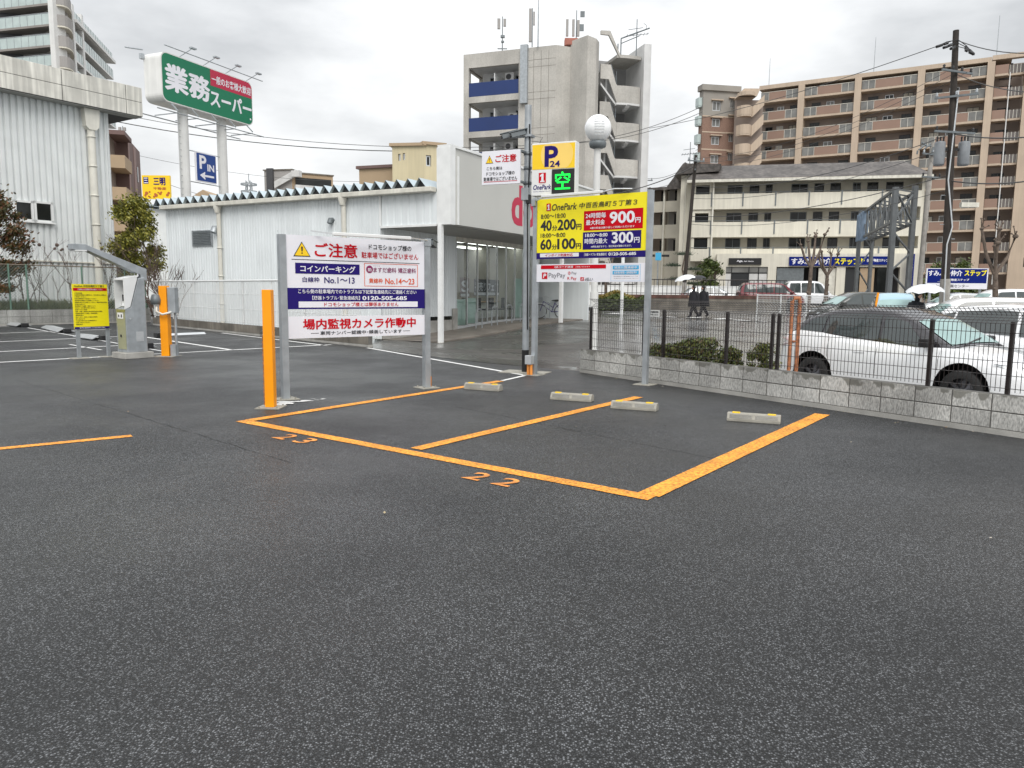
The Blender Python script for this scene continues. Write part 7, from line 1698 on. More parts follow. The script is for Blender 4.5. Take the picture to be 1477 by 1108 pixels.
# ================================================================ blue estate sign by the car park
f8 = Fac(1336, 44, 1425, 43.4, 400)
es = thing('estate_sign', 'deep blue roadside sign with white and yellow lettering behind the white cars', 'sign', f8.o, f8.rz)
Z8 = lambda py: f8.hit(1380, py)[1]; w8 = f8.w
mb = MB(); mb.box(0, w8, 0, .12, Z8(417), Z8(387)); bd = mb.build('panel', M['board'], es)
mb = MB(); rect(mb, .06, w8 - .06, Z8(408.5), Z8(388), -.006); mb.build('blue_face', M['deepblue'], bd)
mb = MB(); mb.text('すみふの仲介', w8 * .03, w8 * .58, Z8(398.3), Z8(390), -.012, .045); mb.text('住友不動産ステップ', w8 * .26, w8 * .70, Z8(405.5), Z8(402), -.012, .03); mb.build('white_lettering', M['board'], bd)
mb = MB(); mb.text('ステップ', w8 * .62, w8 * .97, Z8(398), Z8(389.6), -.012, .05); mb.build('yellow_lettering', M['yellow'], bd)
mb = MB(); mb.text('なかもず営業センター', w8 * .10, w8 * .70, Z8(415), Z8(410.5), -.006, .03); mb.build('grey_lettering', M['greyink'], bd)
mb = MB()
for x_ in (.3, w8 - .3): mb.box(x_ - .06, x_ + .06, .13, .25, .2, Z8(390))
mb.build('post', M['galv'], es)
# ================================================================ street trees (pollarded), evergreens, hedges
def plane_tree(px, pyb, ptop, Y, label, seed, sp=.5, r=.16):
    rnd = random.Random(seed); P = at(px, pyb, Y); P.z = ground_z(P.x, Y) if Y < 50 else .5; h = at(px, ptop, Y).z - P.z
    t = thing('pollarded_tree', label, 'tree', P, 0, 'bare pollarded street trees'); mb = MB(); kb = MB()
    c = Vector((0, 0, 0)); fork = Vector((rnd.uniform(-.1, .1), 0, h * .58)); mb.tube([(0, 0, -.2), (rnd.uniform(-.06, .06), 0, h * .3), fork], r, 9, r * .72)
    for k in range(3): mb.ball((rnd.uniform(-r, r) * .7, -r * .5, h * rnd.uniform(.2, .5)), r * rnd.uniform(.35, .6), 6)
    mb.build('trunk', M['bark'], t); mb = MB()
    for k in range(rnd.choice((4, 5))):
        a = rnd.uniform(0, 6.28) if k > 1 else (0 if k == 0 else math.pi); l = h * rnd.uniform(.25, .42)
        e = fork + Vector((math.cos(a) * sp * h * .45, math.sin(a) * sp * h * .25, l)); m_ = fork.lerp(e, .45) + Vector((math.cos(a) * .12, 0, -.1))
        mb.tube([fork - Vector((0, 0, .15)), m_, e], r * .6, 7, r * .4); kb.ball(e, r * rnd.uniform(.6, .9), 7, (1, 1, .8))
        for j in range(rnd.choice((2, 3, 4))):
            e2 = e + Vector((rnd.uniform(-.3, .3), rnd.uniform(-.2, .2), rnd.uniform(.1, .45))); mb.tube([e, e2], r * .22, 5, r * .12); kb.ball(e2, r * .3, 5)
    mb.add(kb.v, kb.f, True); mb.build('branches', M['bark'], t)
plane_tree(1165, 440, 338, 50.5, 'bare pollarded tree in front of the deep blue sign', 2, .35)
plane_tree(1190, 440, 357, 52, 'shorter bare pollarded tree right of the one before the blue sign', 5, .35, .15)
plane_tree(1433, 440, 330, 33, 'bare pollarded tree behind the white cars at the right', 8, .38, .14)
plane_tree(873, 440, 372, 52, 'bare pollarded trunk seen under the payment board', 12, .3, .13)
# clipped pine
P = at(985, 410, 64); P.z = .5; t = thing('clipped_pine', 'small cloud pruned pine beside the leaning pole', 'pine tree', P); h = at(985, 366, 64).z - .5
mb = MB(); mb.tube([(0, 0, -.1), (.2, 0, h * .4), (-.1, 0, h * .7), (.1, 0, h)], .12, 7, .05); mb.build('trunk', M['bark'], t)
mb = MB(); rnd = random.Random(3)
for cx, cz, r_ in ((0, .97, .9), (-.9, .75, .8), (.9, .68, .75), (-.7, .48, .8), (.8, .4, .7), (-1.1, .3, .6)):
    for k in range(420):
        p = Vector((cx + rnd.gauss(0, .38) * r_, rnd.gauss(0, .35) * r_, cz * h + abs(rnd.gauss(0, .13)) * r_)); d = Vector((rnd.uniform(-1, 1), rnd.uniform(-1, 1), rnd.uniform(.2, 1))).normalized() * .16; u = d.orthogonal().normalized() * .025
        mb.add([p - u, p + u, p + d], [(0, 1, 2)])
mb.build('crown', M['pine'], t)
rnd = random.Random(15)
P = at(1022, 416, 70); P.z = .5
tree_mesh(rnd, P, at(1022, 377, 70).z - .5, 1.35, 3800, .14, 30, 'leafgreen', 'dark green bush under the left balcony of the cream flats', 'bush', 'garden_bush', .06, 3, .1)
for i, (px, py, lb) in enumerate(((1381, 384, 'green shrub top above the estate sign'), (1360, 390, 'small green shrub behind the left end of the estate sign'))):
    P = at(px, py, 62); P.z = .5; tree_mesh(random.Random(60 + i), P, at(px, py - 6, 62).z - .5, 1.8, 2600, .16, 24, 'leafgreen', lb, 'bush', 'garden_bush', .06, 3, .2)
def hedge_mesh(name, a, b, wd_, z0f, z1, n, mk, label, ls=.05, cat='hedge', cone=False):
    rnd = random.Random(n); t = thing(name, label, cat, (a.x, a.y, 0)); mb = MB(); core = MB()
    d = Vector((b.x - a.x, b.y - a.y, 0)); L_ = d.length; d.normalize(); nn = Vector((-d.y, d.x, 0))
    for i in range(n):
        u = rnd.uniform(0, L_); e = rnd.random(); v = rnd.uniform(-1, 1); top = z1 * (1 - .12 * math.sin(u * 3.1 + 1) - .08 * rnd.random()) 
        zz = lerp(z0f, top, e ** .7); w_ = wd_ * (1 - (e ** 3) * .5)
        p = d * u + nn * v * w_ * .5 + Vector((0, 0, zz)); q = Vector((rnd.gauss(0, 1), rnd.gauss(0, 1), rnd.gauss(.4, 1))).normalized(); x_ = q.orthogonal().normalized(); y_ = q.cross(x_); s_ = ls * rnd.uniform(.6, 1.4)
        mb.add([p - x_ * s_, p - y_ * s_ * .5, p + x_ * s_, p + y_ * s_ * .5], [(0, 1, 2, 3)])
    mb.build('foliage', M[mk], t)
    for k in range(int(L_ / .35) + 1):
        p = d * min(L_, k * .35); core.tube([p + Vector((0, 0, z0f - .1)), p + nn * rnd.uniform(-.1, .1) + Vector((0, 0, lerp(z0f, z1, .75)))], .012, 4)
    core.build('stems', M['twig'], t)
    return t
def wl(px, off):      # ground position beyond the wall under a pixel column
    s_ = wall_s(px, pw([(833, 500), (1477, 575)], px)) + .15; f_ = FacD(WA + wn_ * off, wd); P = f_.P(f_.hit(px, 505)[0]); return P
hedge_mesh('box_hedge', wl(940, .55), wl(1030, .6), .55, -.1, .70, 6500, 'hedge', 'loose green shrubs growing behind the mesh fence', .033)
hedge_mesh('box_hedge', wl(1045, .6), wl(1062, .6), .5, -.1, .74, 2800, 'hedge', 'rounded green shrub at the right end of the loose shrubs', .03)
P = wl(1100, .75); tree_mesh(random.Random(33), Vector((P.x, P.y, -.15)), .86, .24, 4200, .026, 30, 'hedge', 'small cone shaped shrub behind the mesh fence', 'bush', 'cone_shrub', .02, 3, .15)
A, Bq = at(862, 440, 47), at(936, 440, 47)
hedge_mesh('clipped_hedge', Vector((A.x, 47, 0)), Vector((Bq.x, 47, 0)), 1.4, .4, 1.28, 5200, 'leafgreen', 'dark clipped hedge along the far edge of the lot behind the price sign', .09)
hedge_mesh('golden_hedge', Vector((A.x, 47.6, 0)), Vector((at(914, 440, 47.6).x, 47.6, 0)), 1.2, 1.0, 1.48, 3200, 'hedgetop', 'golden clipped hedge top behind the dark hedge', .08)
# ================================================================ street wall, rail and lot furniture
A = at(862, 430, 48.6); Bq = at(1135, 430, 48.6); zT_ = at(1000, 427, 48.6).z
mb = MB(); mb.box(0, Bq.x - A.x, 0, .3, 0, zT_); t = thing('street_wall', 'low rust stained retaining wall between the lot and the street', 'wall', (A.x, 48.6, 0)); mb.build('wall', M['concrete_dark'], t); mb = MB(); mb.box(-.02, Bq.x - A.x + .02, -.04, .34, zT_ - .16, zT_ + .06); mb.build('coping', M['redbrown'], t)
rl = thing('street_railing', 'dark metal railing along the street above the retaining wall', 'railing', (A.x, 48.75, zT_ + .06)); hr = at(1000, 405, 48.75).z - zT_; WR = Bq.x - A.x
mb = MB(); x_ = 0
while x_ < WR: mb.tube([(x_, 0, 0), (x_, 0, hr)], .018, 4, caps=False); x_ += .28
mb.build('baluster', M['darkmetal'], rl); mb = MB(); mb.tube([(0, 0, hr), (WR, 0, hr)], .035, 6); mb.tube([(0, 0, .1), (WR, 0, .1)], .025, 6); mb.build('rail', M['darkmetal'], rl)
A2 = at(1092, 428, 45); P2 = at(1265, 428, 36)
wf = thing('white_lot_fence', 'white mesh fence across the neighbouring lot behind the white car', 'fence', (A2.x, A2.y, ground_z(A2.x, A2.y)), math.atan2(P2.y - A2.y, P2.x - A2.x)); WL = (P2 - A2).length; hh = 1.15
mb = MB(); x_ = 0
while x_ < WL: mb.tube([(x_, 0, .1), (x_, 0, hh)], .008, 3, caps=False, smooth=False); x_ += .13
for k in range(9): mb.tube([(0, 0, .1 + k * .13), (WL, 0, .1 + k * .13)], .008, 3, caps=False)
mb.build('wire_mesh', M['white'], wf)
k = 0
while k * 2.2 < WL: mb = MB(); mb.tube([(k * 2.2, .03, 0), (k * 2.2, .03, hh + .05)], .04, 7); mb.build('fence_post', M['white'], wf); k += 1
mb = MB(); mb.tube([(0, 0, hh), (WL, 0, hh)], .03, 6); mb.build('top_rail', M['white'], wf)
# rusty hoop guard
Pa = at(1141, 470, 13.6); P = Vector((Pa.x, Pa.y, ground_z(Pa.x, Pa.y)))
tp = at(1141, 430, 13.6).z - P.z; wq_ = at(1155, 430, 13.6).x - P.x
mb = MB(); mb.tube([(0, 0, 0), (0, 0, tp - .06), (.04, 0, tp), (wq_ - .02, .02, tp), (wq_, .03, tp - .06), (wq_, .03, 0)], .035, 8); mb.tube([(0, 0, tp * .55), (wq_, .03, tp * .55)], .02, 6)
tag(mb.build('hoop_guard', M['rust']), 'rusty orange pipe hoop guard beside the tail of the white car', 'hoop guard', None, P)
Pa = at(1288, 430, 21); t = thing('orange_cone_bar', 'thin orange bar leaning by the pale blue car', 'bar', (Pa.x, Pa.y, ground_z(Pa.x, Pa.y))); z1_ = at(1267, 408, 21).z
mb = MB(); mb.tube([(-.62, 0, .0), (-.42, 0, z1_ - .1)], .03, 6); mb.build('bar', M['orange_metal'], t)
# ================================================================ cars
def make_car(label, loc, rz, Lc=4.4, Wd=1.78, Hc=1.58, body='carwhite', roofm=None, kind='suv', group=None, ra=.36, detail=True):
    t = thing('parked_car', label, 'car', loc, rz, group)
    hl = Lc / 2; hw0 = Wd / 2
    xr, xf = -hl + .85, hl - .88
    if kind == 'suv': belt = [(-hl, .84), (-hl + .10, 1.04), (-hl + .5, 1.15), (-hl + .9, 1.12), (-.7, 1.05), (0, 1.0), (.55, .965), (1.05, .98), (hl - .55, .89), (hl - .1, .75), (hl, .62)]; roof = [(-hl + .26, 1.13), (-hl + .58, 1.38), (-hl + 1.05, Hc - .05), (-.45, Hc), (.0, Hc - .03), (.38, Hc - .16), (1.12, .995)]
    elif kind == 'van': belt = [(-hl, .95), (-hl + .05, 1.05), (0, 1.03), (hl - .75, 1.0), (hl - .25, .86), (hl, .62)]; roof = [(-hl + .02, 1.06), (-hl + .14, Hc - .25), (-hl + .4, Hc - .03), (0, Hc), (hl - 1.55, Hc - .04), (hl - 1.25, Hc - .18), (hl - .62, .99)]
    else: belt = [(-hl, .82), (-hl + .1, .96), (-.8, .95), (.6, .93), (1.0, .95), (hl - .5, .84), (hl - .08, .70), (hl, .6)]; roof = [(-hl + .15, .99), (-hl + .5, 1.30), (-hl + 1.0, Hc - .04), (-.2, Hc), (.25, Hc - .06), (1.08, .955)]
    xs = [-hl + Lc * i / 72 for i in range(73)]
    def hw(x):
        e = max(0, (abs(x) - (hl - .75)) / .75); return hw0 * (1 - .22 * e ** 2.4)
    def zlow(x):
        z = .24 + (.10 * max(0, (abs(x) - (hl - .4)) / .4))
        for xw in (xr, xf):
            d = abs(x - xw)
            if d < ra + .07: z = max(z, ra * .95 + math.sqrt(max(0, (ra + .07) ** 2 - d * d)))
        return z
    NR = 7; vs = []; fs = []
    rows = []
    for i, x in enumerate(xs):
        zl, zt_ = zlow(x), pw(belt, x); r_ = []
        for j in range(NR + 1):
            f = j / NR; z = lerp(zl, zt_, f); g = (z - .24) / max(.1, zt_ - .24)
            y = hw(x) * (.94 + .06 * math.sin(math.pi * min(1, .1 + g * .75))) * (1 - .05 * max(0, g - .75) / .25)
            r_.append((x, y, z))
        for c in (.80, .45, 0.0): r_.append((x, hw(x) * .95 * c, zt_ + .045 * (1 - c)))
        rows.append(r_)
    n = NR + 4
    for s in (1, -1):
        k = len(vs)
        for r_ in rows: vs += [(x, y * s, z) for x, y, z in r_]
        for i in range(72):
            for j in range(n - 1):
                q = (k + i * n + j, k + (i + 1) * n + j, k + (i + 1) * n + j + 1, k + i * n + j + 1); fs.append(q if s < 0 else q[::-1])
    K2 = 73 * n
    for i in (0, 72):
        for j in range(n - 1):
            q = (i * n + j, i * n + j + 1, K2 + i * n + j + 1, K2 + i * n + j); fs.append(q)
    mb = MB(); mb.add(vs, fs, True); bd = mb.build('body', M[body], t)
    # greenhouse
    xa, xb = roof[0][0], roof[-1][0]; gx_ = [lerp(xa, xb, i / 40) for i in range(41)]
    def yb_(x): return hw(x) * .925
    def yr(x): return hw(x) * .925 - .17 * min(1, max(0, pw(roof, x) - pw(belt, x)) / .5)
    def side(x, f):
        zb_, zt_ = pw(belt, x) - .02, pw(roof, x) - .05; return (lerp(yb_(x), yr(x), f ** 1.15), lerp(zb_, max(zb_, zt_), f))
    vs = []; fs = []; n2 = 8
    for s in (1, -1):
        k = len(vs)
        for x in gx_:
            for f in (0, .33, .66, 1): y, z = side(x, f); vs.append((x, y * s, z))
            y1, z1 = side(x, 1); 
            for c, dz in ((.93, .03), (.8, .048), (.45, .062), (0, .068)): vs.append((x, y1 * c * s, z1 + dz))
        for i in range(40):
            for j in range(n2 - 1):
                q = (k + i * n2 + j, k + (i + 1) * n2 + j, k + (i + 1) * n2 + j + 1, k + i * n2 + j + 1); fs.append(q if s < 0 else q[::-1])
    mb = MB(); mb.add(vs, fs, True); mb.build('roof', M[roofm or body], t)
    # side windows
    def swin(s, b0, b1, t0, t1, name='side_window', f0=.08, f1=.90, mk='carglass'):
        mb = MB(); N = 10
        for j in range(5):
            f = lerp(f0, f1, j / 4)
            for i in range(N + 1): x = lerp(lerp(b0, b1, i / N), lerp(t0, t1, i / N), j / 4); y, z = side(x, f); mb.v.append((x, (y + .008) * s, z + .0))
        for j in range(4):
            for i in range(N): mb.f.append((j * (N + 1) + i, j * (N + 1) + i + 1, (j + 1) * (N + 1) + i + 1, (j + 1) * (N + 1) + i)); mb.sm.append(True)
        return mb.build(name, M[mk], t)
    for s in (1, -1):
        if kind == 'suv': ws_ = ((-hl + .48, -hl + .98, -hl + .72, -hl + 1.02), (-hl + 1.02, -.13, -hl + 1.06, -.15), (-.07, .84, -.09, .33))
        elif kind == 'van': ws_ = ((-hl + .22, -hl + 1.05, -hl + .32, -hl + 1.05), (-hl + 1.12, .05, -hl + 1.12, .05), (.12, hl - .82, .12, hl - 1.38))
        else: ws_ = ((-hl + .72, -hl + 1.1, -hl + 1.0, -hl + 1.15), (-hl + 1.15, -.1, -hl + 1.2, -.12), (-.05, .82, -.07, .25))
        for b0, b1, t0, t1 in ws_: swin(s, b0, b1, t0, t1)
    # windscreen and rear window follow the roof shell
    def cross(x0, x1, kf, name, mk):
        mb = MB(); N = 10; Mx = 10
        for i in range(N + 1):
            x = lerp(x0, x1, i / N); y1, z1 = side(x, 1)
            for j in range(Mx + 1):
                c = lerp(-kf, kf, j / Mx); a_ = abs(c); dz = pw([(0, .068), (.45, .062), (.8, .048), (.93, .03), (1, 0)], a_); mb.v.append((x + (.006 if x0 > 0 else -.006), y1 * c, z1 + dz + .012))
        for i in range(N):
            for j in range(Mx): mb.f.append((i * (Mx + 1) + j, (i + 1) * (Mx + 1) + j, (i + 1) * (Mx + 1) + j + 1, i * (Mx + 1) + j + 1)); mb.sm.append(True)
        return mb.build(name, M[mk], t)
    fx0 = roof[-2][0]; bx0 = roof[1][0]
    cross(fx0 + .06, xb - .05, .90, 'windscreen', 'windshield'); cross(xa + .03, bx0 + .1, .88, 'rear_window', 'carglass')
    # wheels with dark wells
    for s in (1, -1):
        for xw in (xr, xf):
            yo = hw(xw) * .985
            mb = MB(); R3 = Matrix.Translation((xw, s * (yo - .11), ra * .92)) @ Matrix.Rotation(R(90), 4, 'X')
            mb.lathe([(.2, -.10), (ra * .90, -.10), (ra * .92 , -.07), (ra * .92, .07), (ra * .90, .10), (.2, .10)], 26); mb.xf(R3); wl_ = mb.build('wheel', M['tyre'], t)
            mb = MB(); sgn = -1 if s > 0 else 1
            mb.lathe([(.001, .06 * sgn), (.05, .07 * sgn), (.06, .03 * sgn), (ra * .62, .02 * sgn)], 20); mb.lathe([(ra * .62, .02 * sgn), (ra * .66, .092 * sgn), (ra * .70, .095 * sgn)], 24)
            for k in range(5):
                a_ = k * 1.2566
                mb.add([(math.cos(a_ + d) * r1, math.sin(a_ + d) * r1, .075 * sgn) for d, r1 in ((-.5, .05), (.5, .05), (.12, ra * .66), (-.12, ra * .66))], [(0, 1, 2, 3)])
            mb.xf(R3); mb.build('rim', M['rim'], wl_)
            mb = MB(); mb.lathe([(ra + .065, -.0), (ra + .065, .42)], 20); mb.lathe([(.01, .42), (ra + .065, .42)], 20); mb.xf(Matrix.Translation((xw, s * yo * .985, ra * .95)) @ Matrix.Rotation(R(90 if s > 0 else -90), 4, 'X')); mb.build('wheel_well', M['black'], t)
    mb = MB(); mb.box(-hl + .3, hl - .3, -hw0 * .86, hw0 * .86, .2, .34); mb.build('floor_pan', M['black'], t)
    # lamps, mirrors, handles, trim
    for s in (1, -1):
        mb = MB(); x0_ = -hl + .0; yy = hw(-hl + .1)
        mb.add([(-hl - .012, yy * .62 * s, .84), (-hl - .012, yy * .62 * s, .93), (-hl + .02, yy * 1.0 * s, .98), (-hl + .45, (hw(-hl + .45) + .012) * s, .90), (-hl + .02, (yy + .02) * s, .84)], [(0, 1, 2, 3, 4) if s > 0 else (4, 3, 2, 1, 0)]); mb.build('tail_light', M['taillight'], t)
        mb = MB(); yf = hw(hl - .02); mb.add([(hl + .012, yf * .55 * s, .60), (hl + .012, yf * .55 * s, .70), (hl - .1, yf * .97 * s, .76), (hl - .45, (hw(hl - .45) + .006) * s, .80), (hl - .12, (yf + .014) * s, .66)], [(0, 1, 2, 3, 4)]); mb.build('headlight', M['headlight'], t)
        mb = MB(); y, z = side(.74 if kind != 'van' else hl - .95, .12); xm = .74 if kind != 'van' else hl - .95; mb.box(xm - .05, xm + .12, min(s * y, s * (y + .22)), max(s * y, s * (y + .22)), z + .0, z + .15); mb.build('wing_mirror', M['black'] if roofm else M[body], t, bevel=.03)
        for xh in (-.42, -1.28) if kind == 'suv' else (-.35, -1.2): mb = MB(); mb.box(xh - .11, xh + .11, s * (hw0 * .985) - .02, s * (hw0 * .985) + .03, .80, .835); mb.build('door_handle', M[body], t, bevel=.01)
        mb = MB(); mb.box(xr + ra + .09, xf - ra - .09, s * hw0 * .955 - .02, s * hw0 * .955 + .015, .20, .31); mb.build('sill_trim', M['black'], t)
        mb = MB()
        for xd in (-.11, .95 if kind != 'van' else hl - .75, -hl + 1.15):
            pts = [(xd, (hw(xd) * (.94 + .06 * math.sin(math.pi * min(1, .1 + g * .75))) * (1 - .05 * max(0, g - .75) / .25) + .002) * s, lerp(.30, pw(belt, xd) - .02, g)) for g in [k / 8 for k in range(9)] if lerp(.30, pw(belt, xd), g) > zlow(xd)]
            if len(pts) > 2: mb.tube(pts, .004, 4, caps=False)
        if mb.v: mb.build('door_gap', M['black'], t)
    mb = MB(); mb.box(hl - .01, hl + .015, -.35, .35, .42, .54); mb.build('number_plate', M['board'], t); mb = MB(); mb.box(hl - .02, hl + .008, -hw0 * .5, hw0 * .5, .32, .60); mb.build('grille', M['black'], t)
    mb = MB(); mb.bar((xb - .02, -.4, pw(roof, xb) + .03), (xb - .12, .25, pw(roof, xb - .12) + .05), .02); mb.build('wiper', M['black'], t)
    return t
# near white SUV with black roof: fix it from its two right-hand wheels
zN = -.30
Pr, Pf = None, None
dcar = Vector((.52, -.855, 0)).normalized()
Pr = at(1176, 530, 13.8); Pf = Pr + dcar * 2.67
ncar = Vector((-dcar.y, dcar.x, 0))           # left of the car, away from the camera
side_mid = (Pr + Pf) / 2
cen = Vector((side_mid.x, side_mid.y, zN)) + ncar * .80
make_car('white hatchback with a black roof parked along the mesh fence', cen, math.atan2(dcar.y, dcar.x), 4.40, 1.78, 1.58, 'carwhite', 'carblack', 'suv')
c2 = cen + ncar * 2.9 + dcar * .75; c2.z = ground_z(c2.x, c2.y) + .05
make_car('white hatchback beyond the black roofed one, its roof showing above', c2, math.atan2(dcar.y, dcar.x) + R(3), 4.5, 1.76, 1.60, 'carwhite', None, 'suv')
def car_at(px, Y, rz, **k):
    P = at(px, 430, Y); P.z = ground_z(P.x, Y) if Y < 49 else .52; return make_car(k.pop('label'), P, rz, **k)
car_at(1425, 22.5, R(180 - 12), label='white estate car in the row behind the near cars', Lc=4.7, Wd=1.75, Hc=1.60, body='carwhite', kind='van')
car_at(1291, 25, R(-112), label='pale blue small car facing the camera behind the white cars', Lc=3.5, Wd=1.5, Hc=1.66, body='carblue', kind='van')
car_at(1235, 33, R(184), label='dark car behind the white mesh fence, left of the pale blue one', Lc=3.8, Wd=1.6, Hc=1.58, body='cardark', kind='van')
car_at(1110, 53, R(-4), label='maroon van on the street behind the railing', Lc=4.4, Wd=1.7, Hc=1.75, body='carred', kind='van')
car_at(1168, 56, R(-4), label='white van on the street under the deep blue sign', Lc=3.9, Wd=1.6, Hc=1.95, body='carwhite', kind='van')
car_at(1028, 54, R(-4), label='silver car on the street beyond the two walkers', Lc=4.4, Wd=1.7, Hc=1.48, body='carsilver', kind='sedan')
car_at(1455, 36, R(176), label='white car with dark windows near the right edge under the bare tree', Lc=4.6, Wd=1.75, Hc=1.75, body='carwhite', kind='van')
car_at(1375, 40, R(170), label='grey car half hidden below the estate sign', Lc=4.2, Wd=1.7, Hc=1.50, body='carsilver', kind='sedan')
# ================================================================ people
def person(loc, rz, label, hgt=1.68, stride=.28, arm_up=True, umb=None, skirt=False):
    t = thing('person', label, 'person', loc, rz)
    me = bpy.data.meshes.new('body'); s_ = hgt / 1.7
    J = {'pel': (0, 0, .93), 'chest': (.02, 0, 1.22), 'neck': (.03, 0, 1.43), 'head0': (.05, 0, 1.50), 'head': (.06, 0, 1.60),
         'hl': (0, .09, .88), 'kl': (stride * .55, .09, .48), 'al': (stride * .8, .09, .09), 'tl': (stride * .8 + .16, .09, .04), 'hr': (0, -.09, .88), 'kr': (-stride * .2, -.09, .47), 'ar': (-stride * .95, -.09, .12), 'tr': (-stride * .95 + .15, -.09, .05),
         'sl': (.02, .19, 1.38), 'el': (-.08, .24, 1.12), 'wl': (.06, .24, .90), 'sr': (.02, -.19, 1.38), 'er': (.08 if arm_up else -.05, -.25, 1.12), 'wr': (.26 if arm_up else .05, -.18, 1.18 if arm_up else .9)}
    rad = {'pel': .15, 'chest': .165, 'neck': .06, 'head0': .075, 'head': .10, 'hl': .10, 'hr': .10, 'kl': .10, 'kr': .10, 'al': .075, 'ar': .075, 'tl': .04, 'tr': .04, 'sl': .075, 'sr': .075, 'el': .055, 'er': .055, 'wl': .04, 'wr': .04}
    ks = list(J); E2 = [('pel', 'chest'), ('chest', 'neck'), ('neck', 'head0'), ('head0', 'head'), ('pel', 'hl'), ('hl', 'kl'), ('kl', 'al'), ('al', 'tl'), ('pel', 'hr'), ('hr', 'kr'), ('kr', 'ar'), ('ar', 'tr'), ('chest', 'sl'), ('sl', 'el'), ('el', 'wl'), ('chest', 'sr'), ('sr', 'er'), ('er', 'wr')]
    me.from_pydata([tuple(c * s_ for c in J[k]) for k in ks], [(ks.index(a), ks.index(b)) for a, b in E2], [])
    o = bpy.data.objects.new('body', me); COL.objects.link(o); o.parent = t; me.materials.append(M['coat'])
    m = o.modifiers.new('skin', 'SKIN'); me.skin_vertices.new() if not me.skin_vertices else None
    for i, k in enumerate(ks): me.skin_vertices[0].data[i].radius = (rad[k] * s_, rad[k] * s_)
    me.skin_vertices[0].data[0].use_root = True
    sb = o.modifiers.new('sub', 'SUBSURF'); sb.levels = 1; sb.render_levels = 2
    mb = MB(); mb.lathe([(.17, 1.40), (.20, 1.30), (.21, 1.1), (.23, .85), (.25, .62), (.24, .60), (.20, .62)], 16); mb.v = [(v[0] * s_ * 1.3 + .02, v[1] * s_ * 1.2, v[2] * s_) for v in mb.v]; mb.build('coat', M['coat'], t)
    mb = MB(); mb.ball((.055 * s_, 0, 1.645 * s_), .108 * s_, 10, (1, .95, 1)); mb.build('hair', M['hair'], t)
    mb = MB(); mb.ball((.10 * s_, 0, 1.60 * s_), .082 * s_, 10, (.9, .88, 1.15)); mb.tube([(.17 * s_, 0, 1.62 * s_), (.195 * s_, 0, 1.585 * s_)], .014, 6); mb.build('face', M['skin'], t)
    mb = MB()
    for sy, (wx_, wy_, wz_) in ((1, J['wl']), (-1, J['wr'])):
        w_ = Vector((wx_, wy_, wz_)) * s_; mb.ball(w_ + Vector((.01, 0, -.04)), .04, 6, (1, .6, 1.2))
        for f in range(4): b_ = w_ + Vector((.03 - .02 * f, sy * .012, -.07)); mb.tube([b_, b_ + Vector((.012, 0, -.035)), b_ + Vector((.0, -sy * .02, -.06))], .009, 5)
        mb.tube([w_ + Vector((.03, 0, -.03)), w_ + Vector((.055, 0, -.06))], .01, 5)
    mb.build('hands', M['skin'], t)
    return t, J, s_
def umbrella(loc, rz, label, m, r=.56, tilt=(0, 0)):
    t = thing('umbrella', label, 'umbrella', loc, rz); t.rotation_euler = (tilt[0], tilt[1], rz)
    n = 8; mb = MB(); R_ = 4
    for k in range(R_ + 1):
        a_ = k / R_ * 1.12
        for j in range(n * 2):
            q = 2 * math.pi * j / (n * 2); rr_ = r * math.sin(a_) / math.sin(1.12) * (1 if j % 2 == 0 else .965); mb.v.append((math.cos(q) * rr_, math.sin(q) * rr_, .92 + r * .78 * (math.cos(a_) - math.cos(1.12)) + (.0 if j % 2 == 0 else .012 * k)))
    for k in range(R_):
        for j in range(n * 2): mb.f.append((k * 16 + j, k * 16 + (j + 1) % 16, (k + 1) * 16 + (j + 1) % 16, (k + 1) * 16 + j)); mb.sm.append(True)
    mb.build('canopy', m, t); mb = MB(); mb.tube([(0, 0, 0), (0, 0, .92 + r * .5)], .010, 6); mb.tube([(0, 0, .0), (0, 0, -.06), (.03, 0, -.10), (.06, 0, -.06)], .014, 6); mb.build('shaft', M['galv_dark'], t)
    mb = MB()
    for j in range(8): q = math.pi * j / 4; mb.tube([(0, 0, .92 + r * .42), (math.cos(q) * r * .97, math.sin(q) * r * .97, .93)], .005, 3)
    mb.build('ribs', M['galv_dark'], t); return t
for px, lb, um, lu, dz, sd in ((1001, 'walker in a dark coat stepping left under a pale umbrella', M['umbrella'], 'pale see through umbrella held by the left walker', .0, 1), (1015, 'second walker in a dark coat just behind, under a black umbrella', M['umbdark'], 'black umbrella held by the right walker', .02, -1)):
    Y = 41.0 + (0.8 if sd < 0 else 0); P = at(px, 450, Y); P.z = ground_z(P.x, Y)
    rz = R(180 + 8)
    t, J, s_ = person(P, rz, lb, 1.70, .30)
    hand = Vector(J['wr']) * s_; Rm = Matrix.Rotation(rz, 3, 'Z'); pos = P + Rm @ (hand + Vector((.02, 0, -.02)))
    u = umbrella(pos, rz, lu, um, .58 if sd > 0 else .50, (0, R(14 if sd > 0 else 6))); 
P = at(1322, 425, 24); P.z = ground_z(P.x, 24); t, J, s_ = person(P, R(-60), 'person with dark hair standing behind the pale blue car', 1.70, .1); hand = Vector(J['wr']) * s_; pos = P + Matrix.Rotation(R(-60), 3, 'Z') @ (hand + Vector((.02, 0, -.02)))
pos.z -= .36; pos.x += .12; umbrella(pos, 0, 'wide white umbrella above the near white cars', M['umbrella'], .56, (R(4), R(-4)))
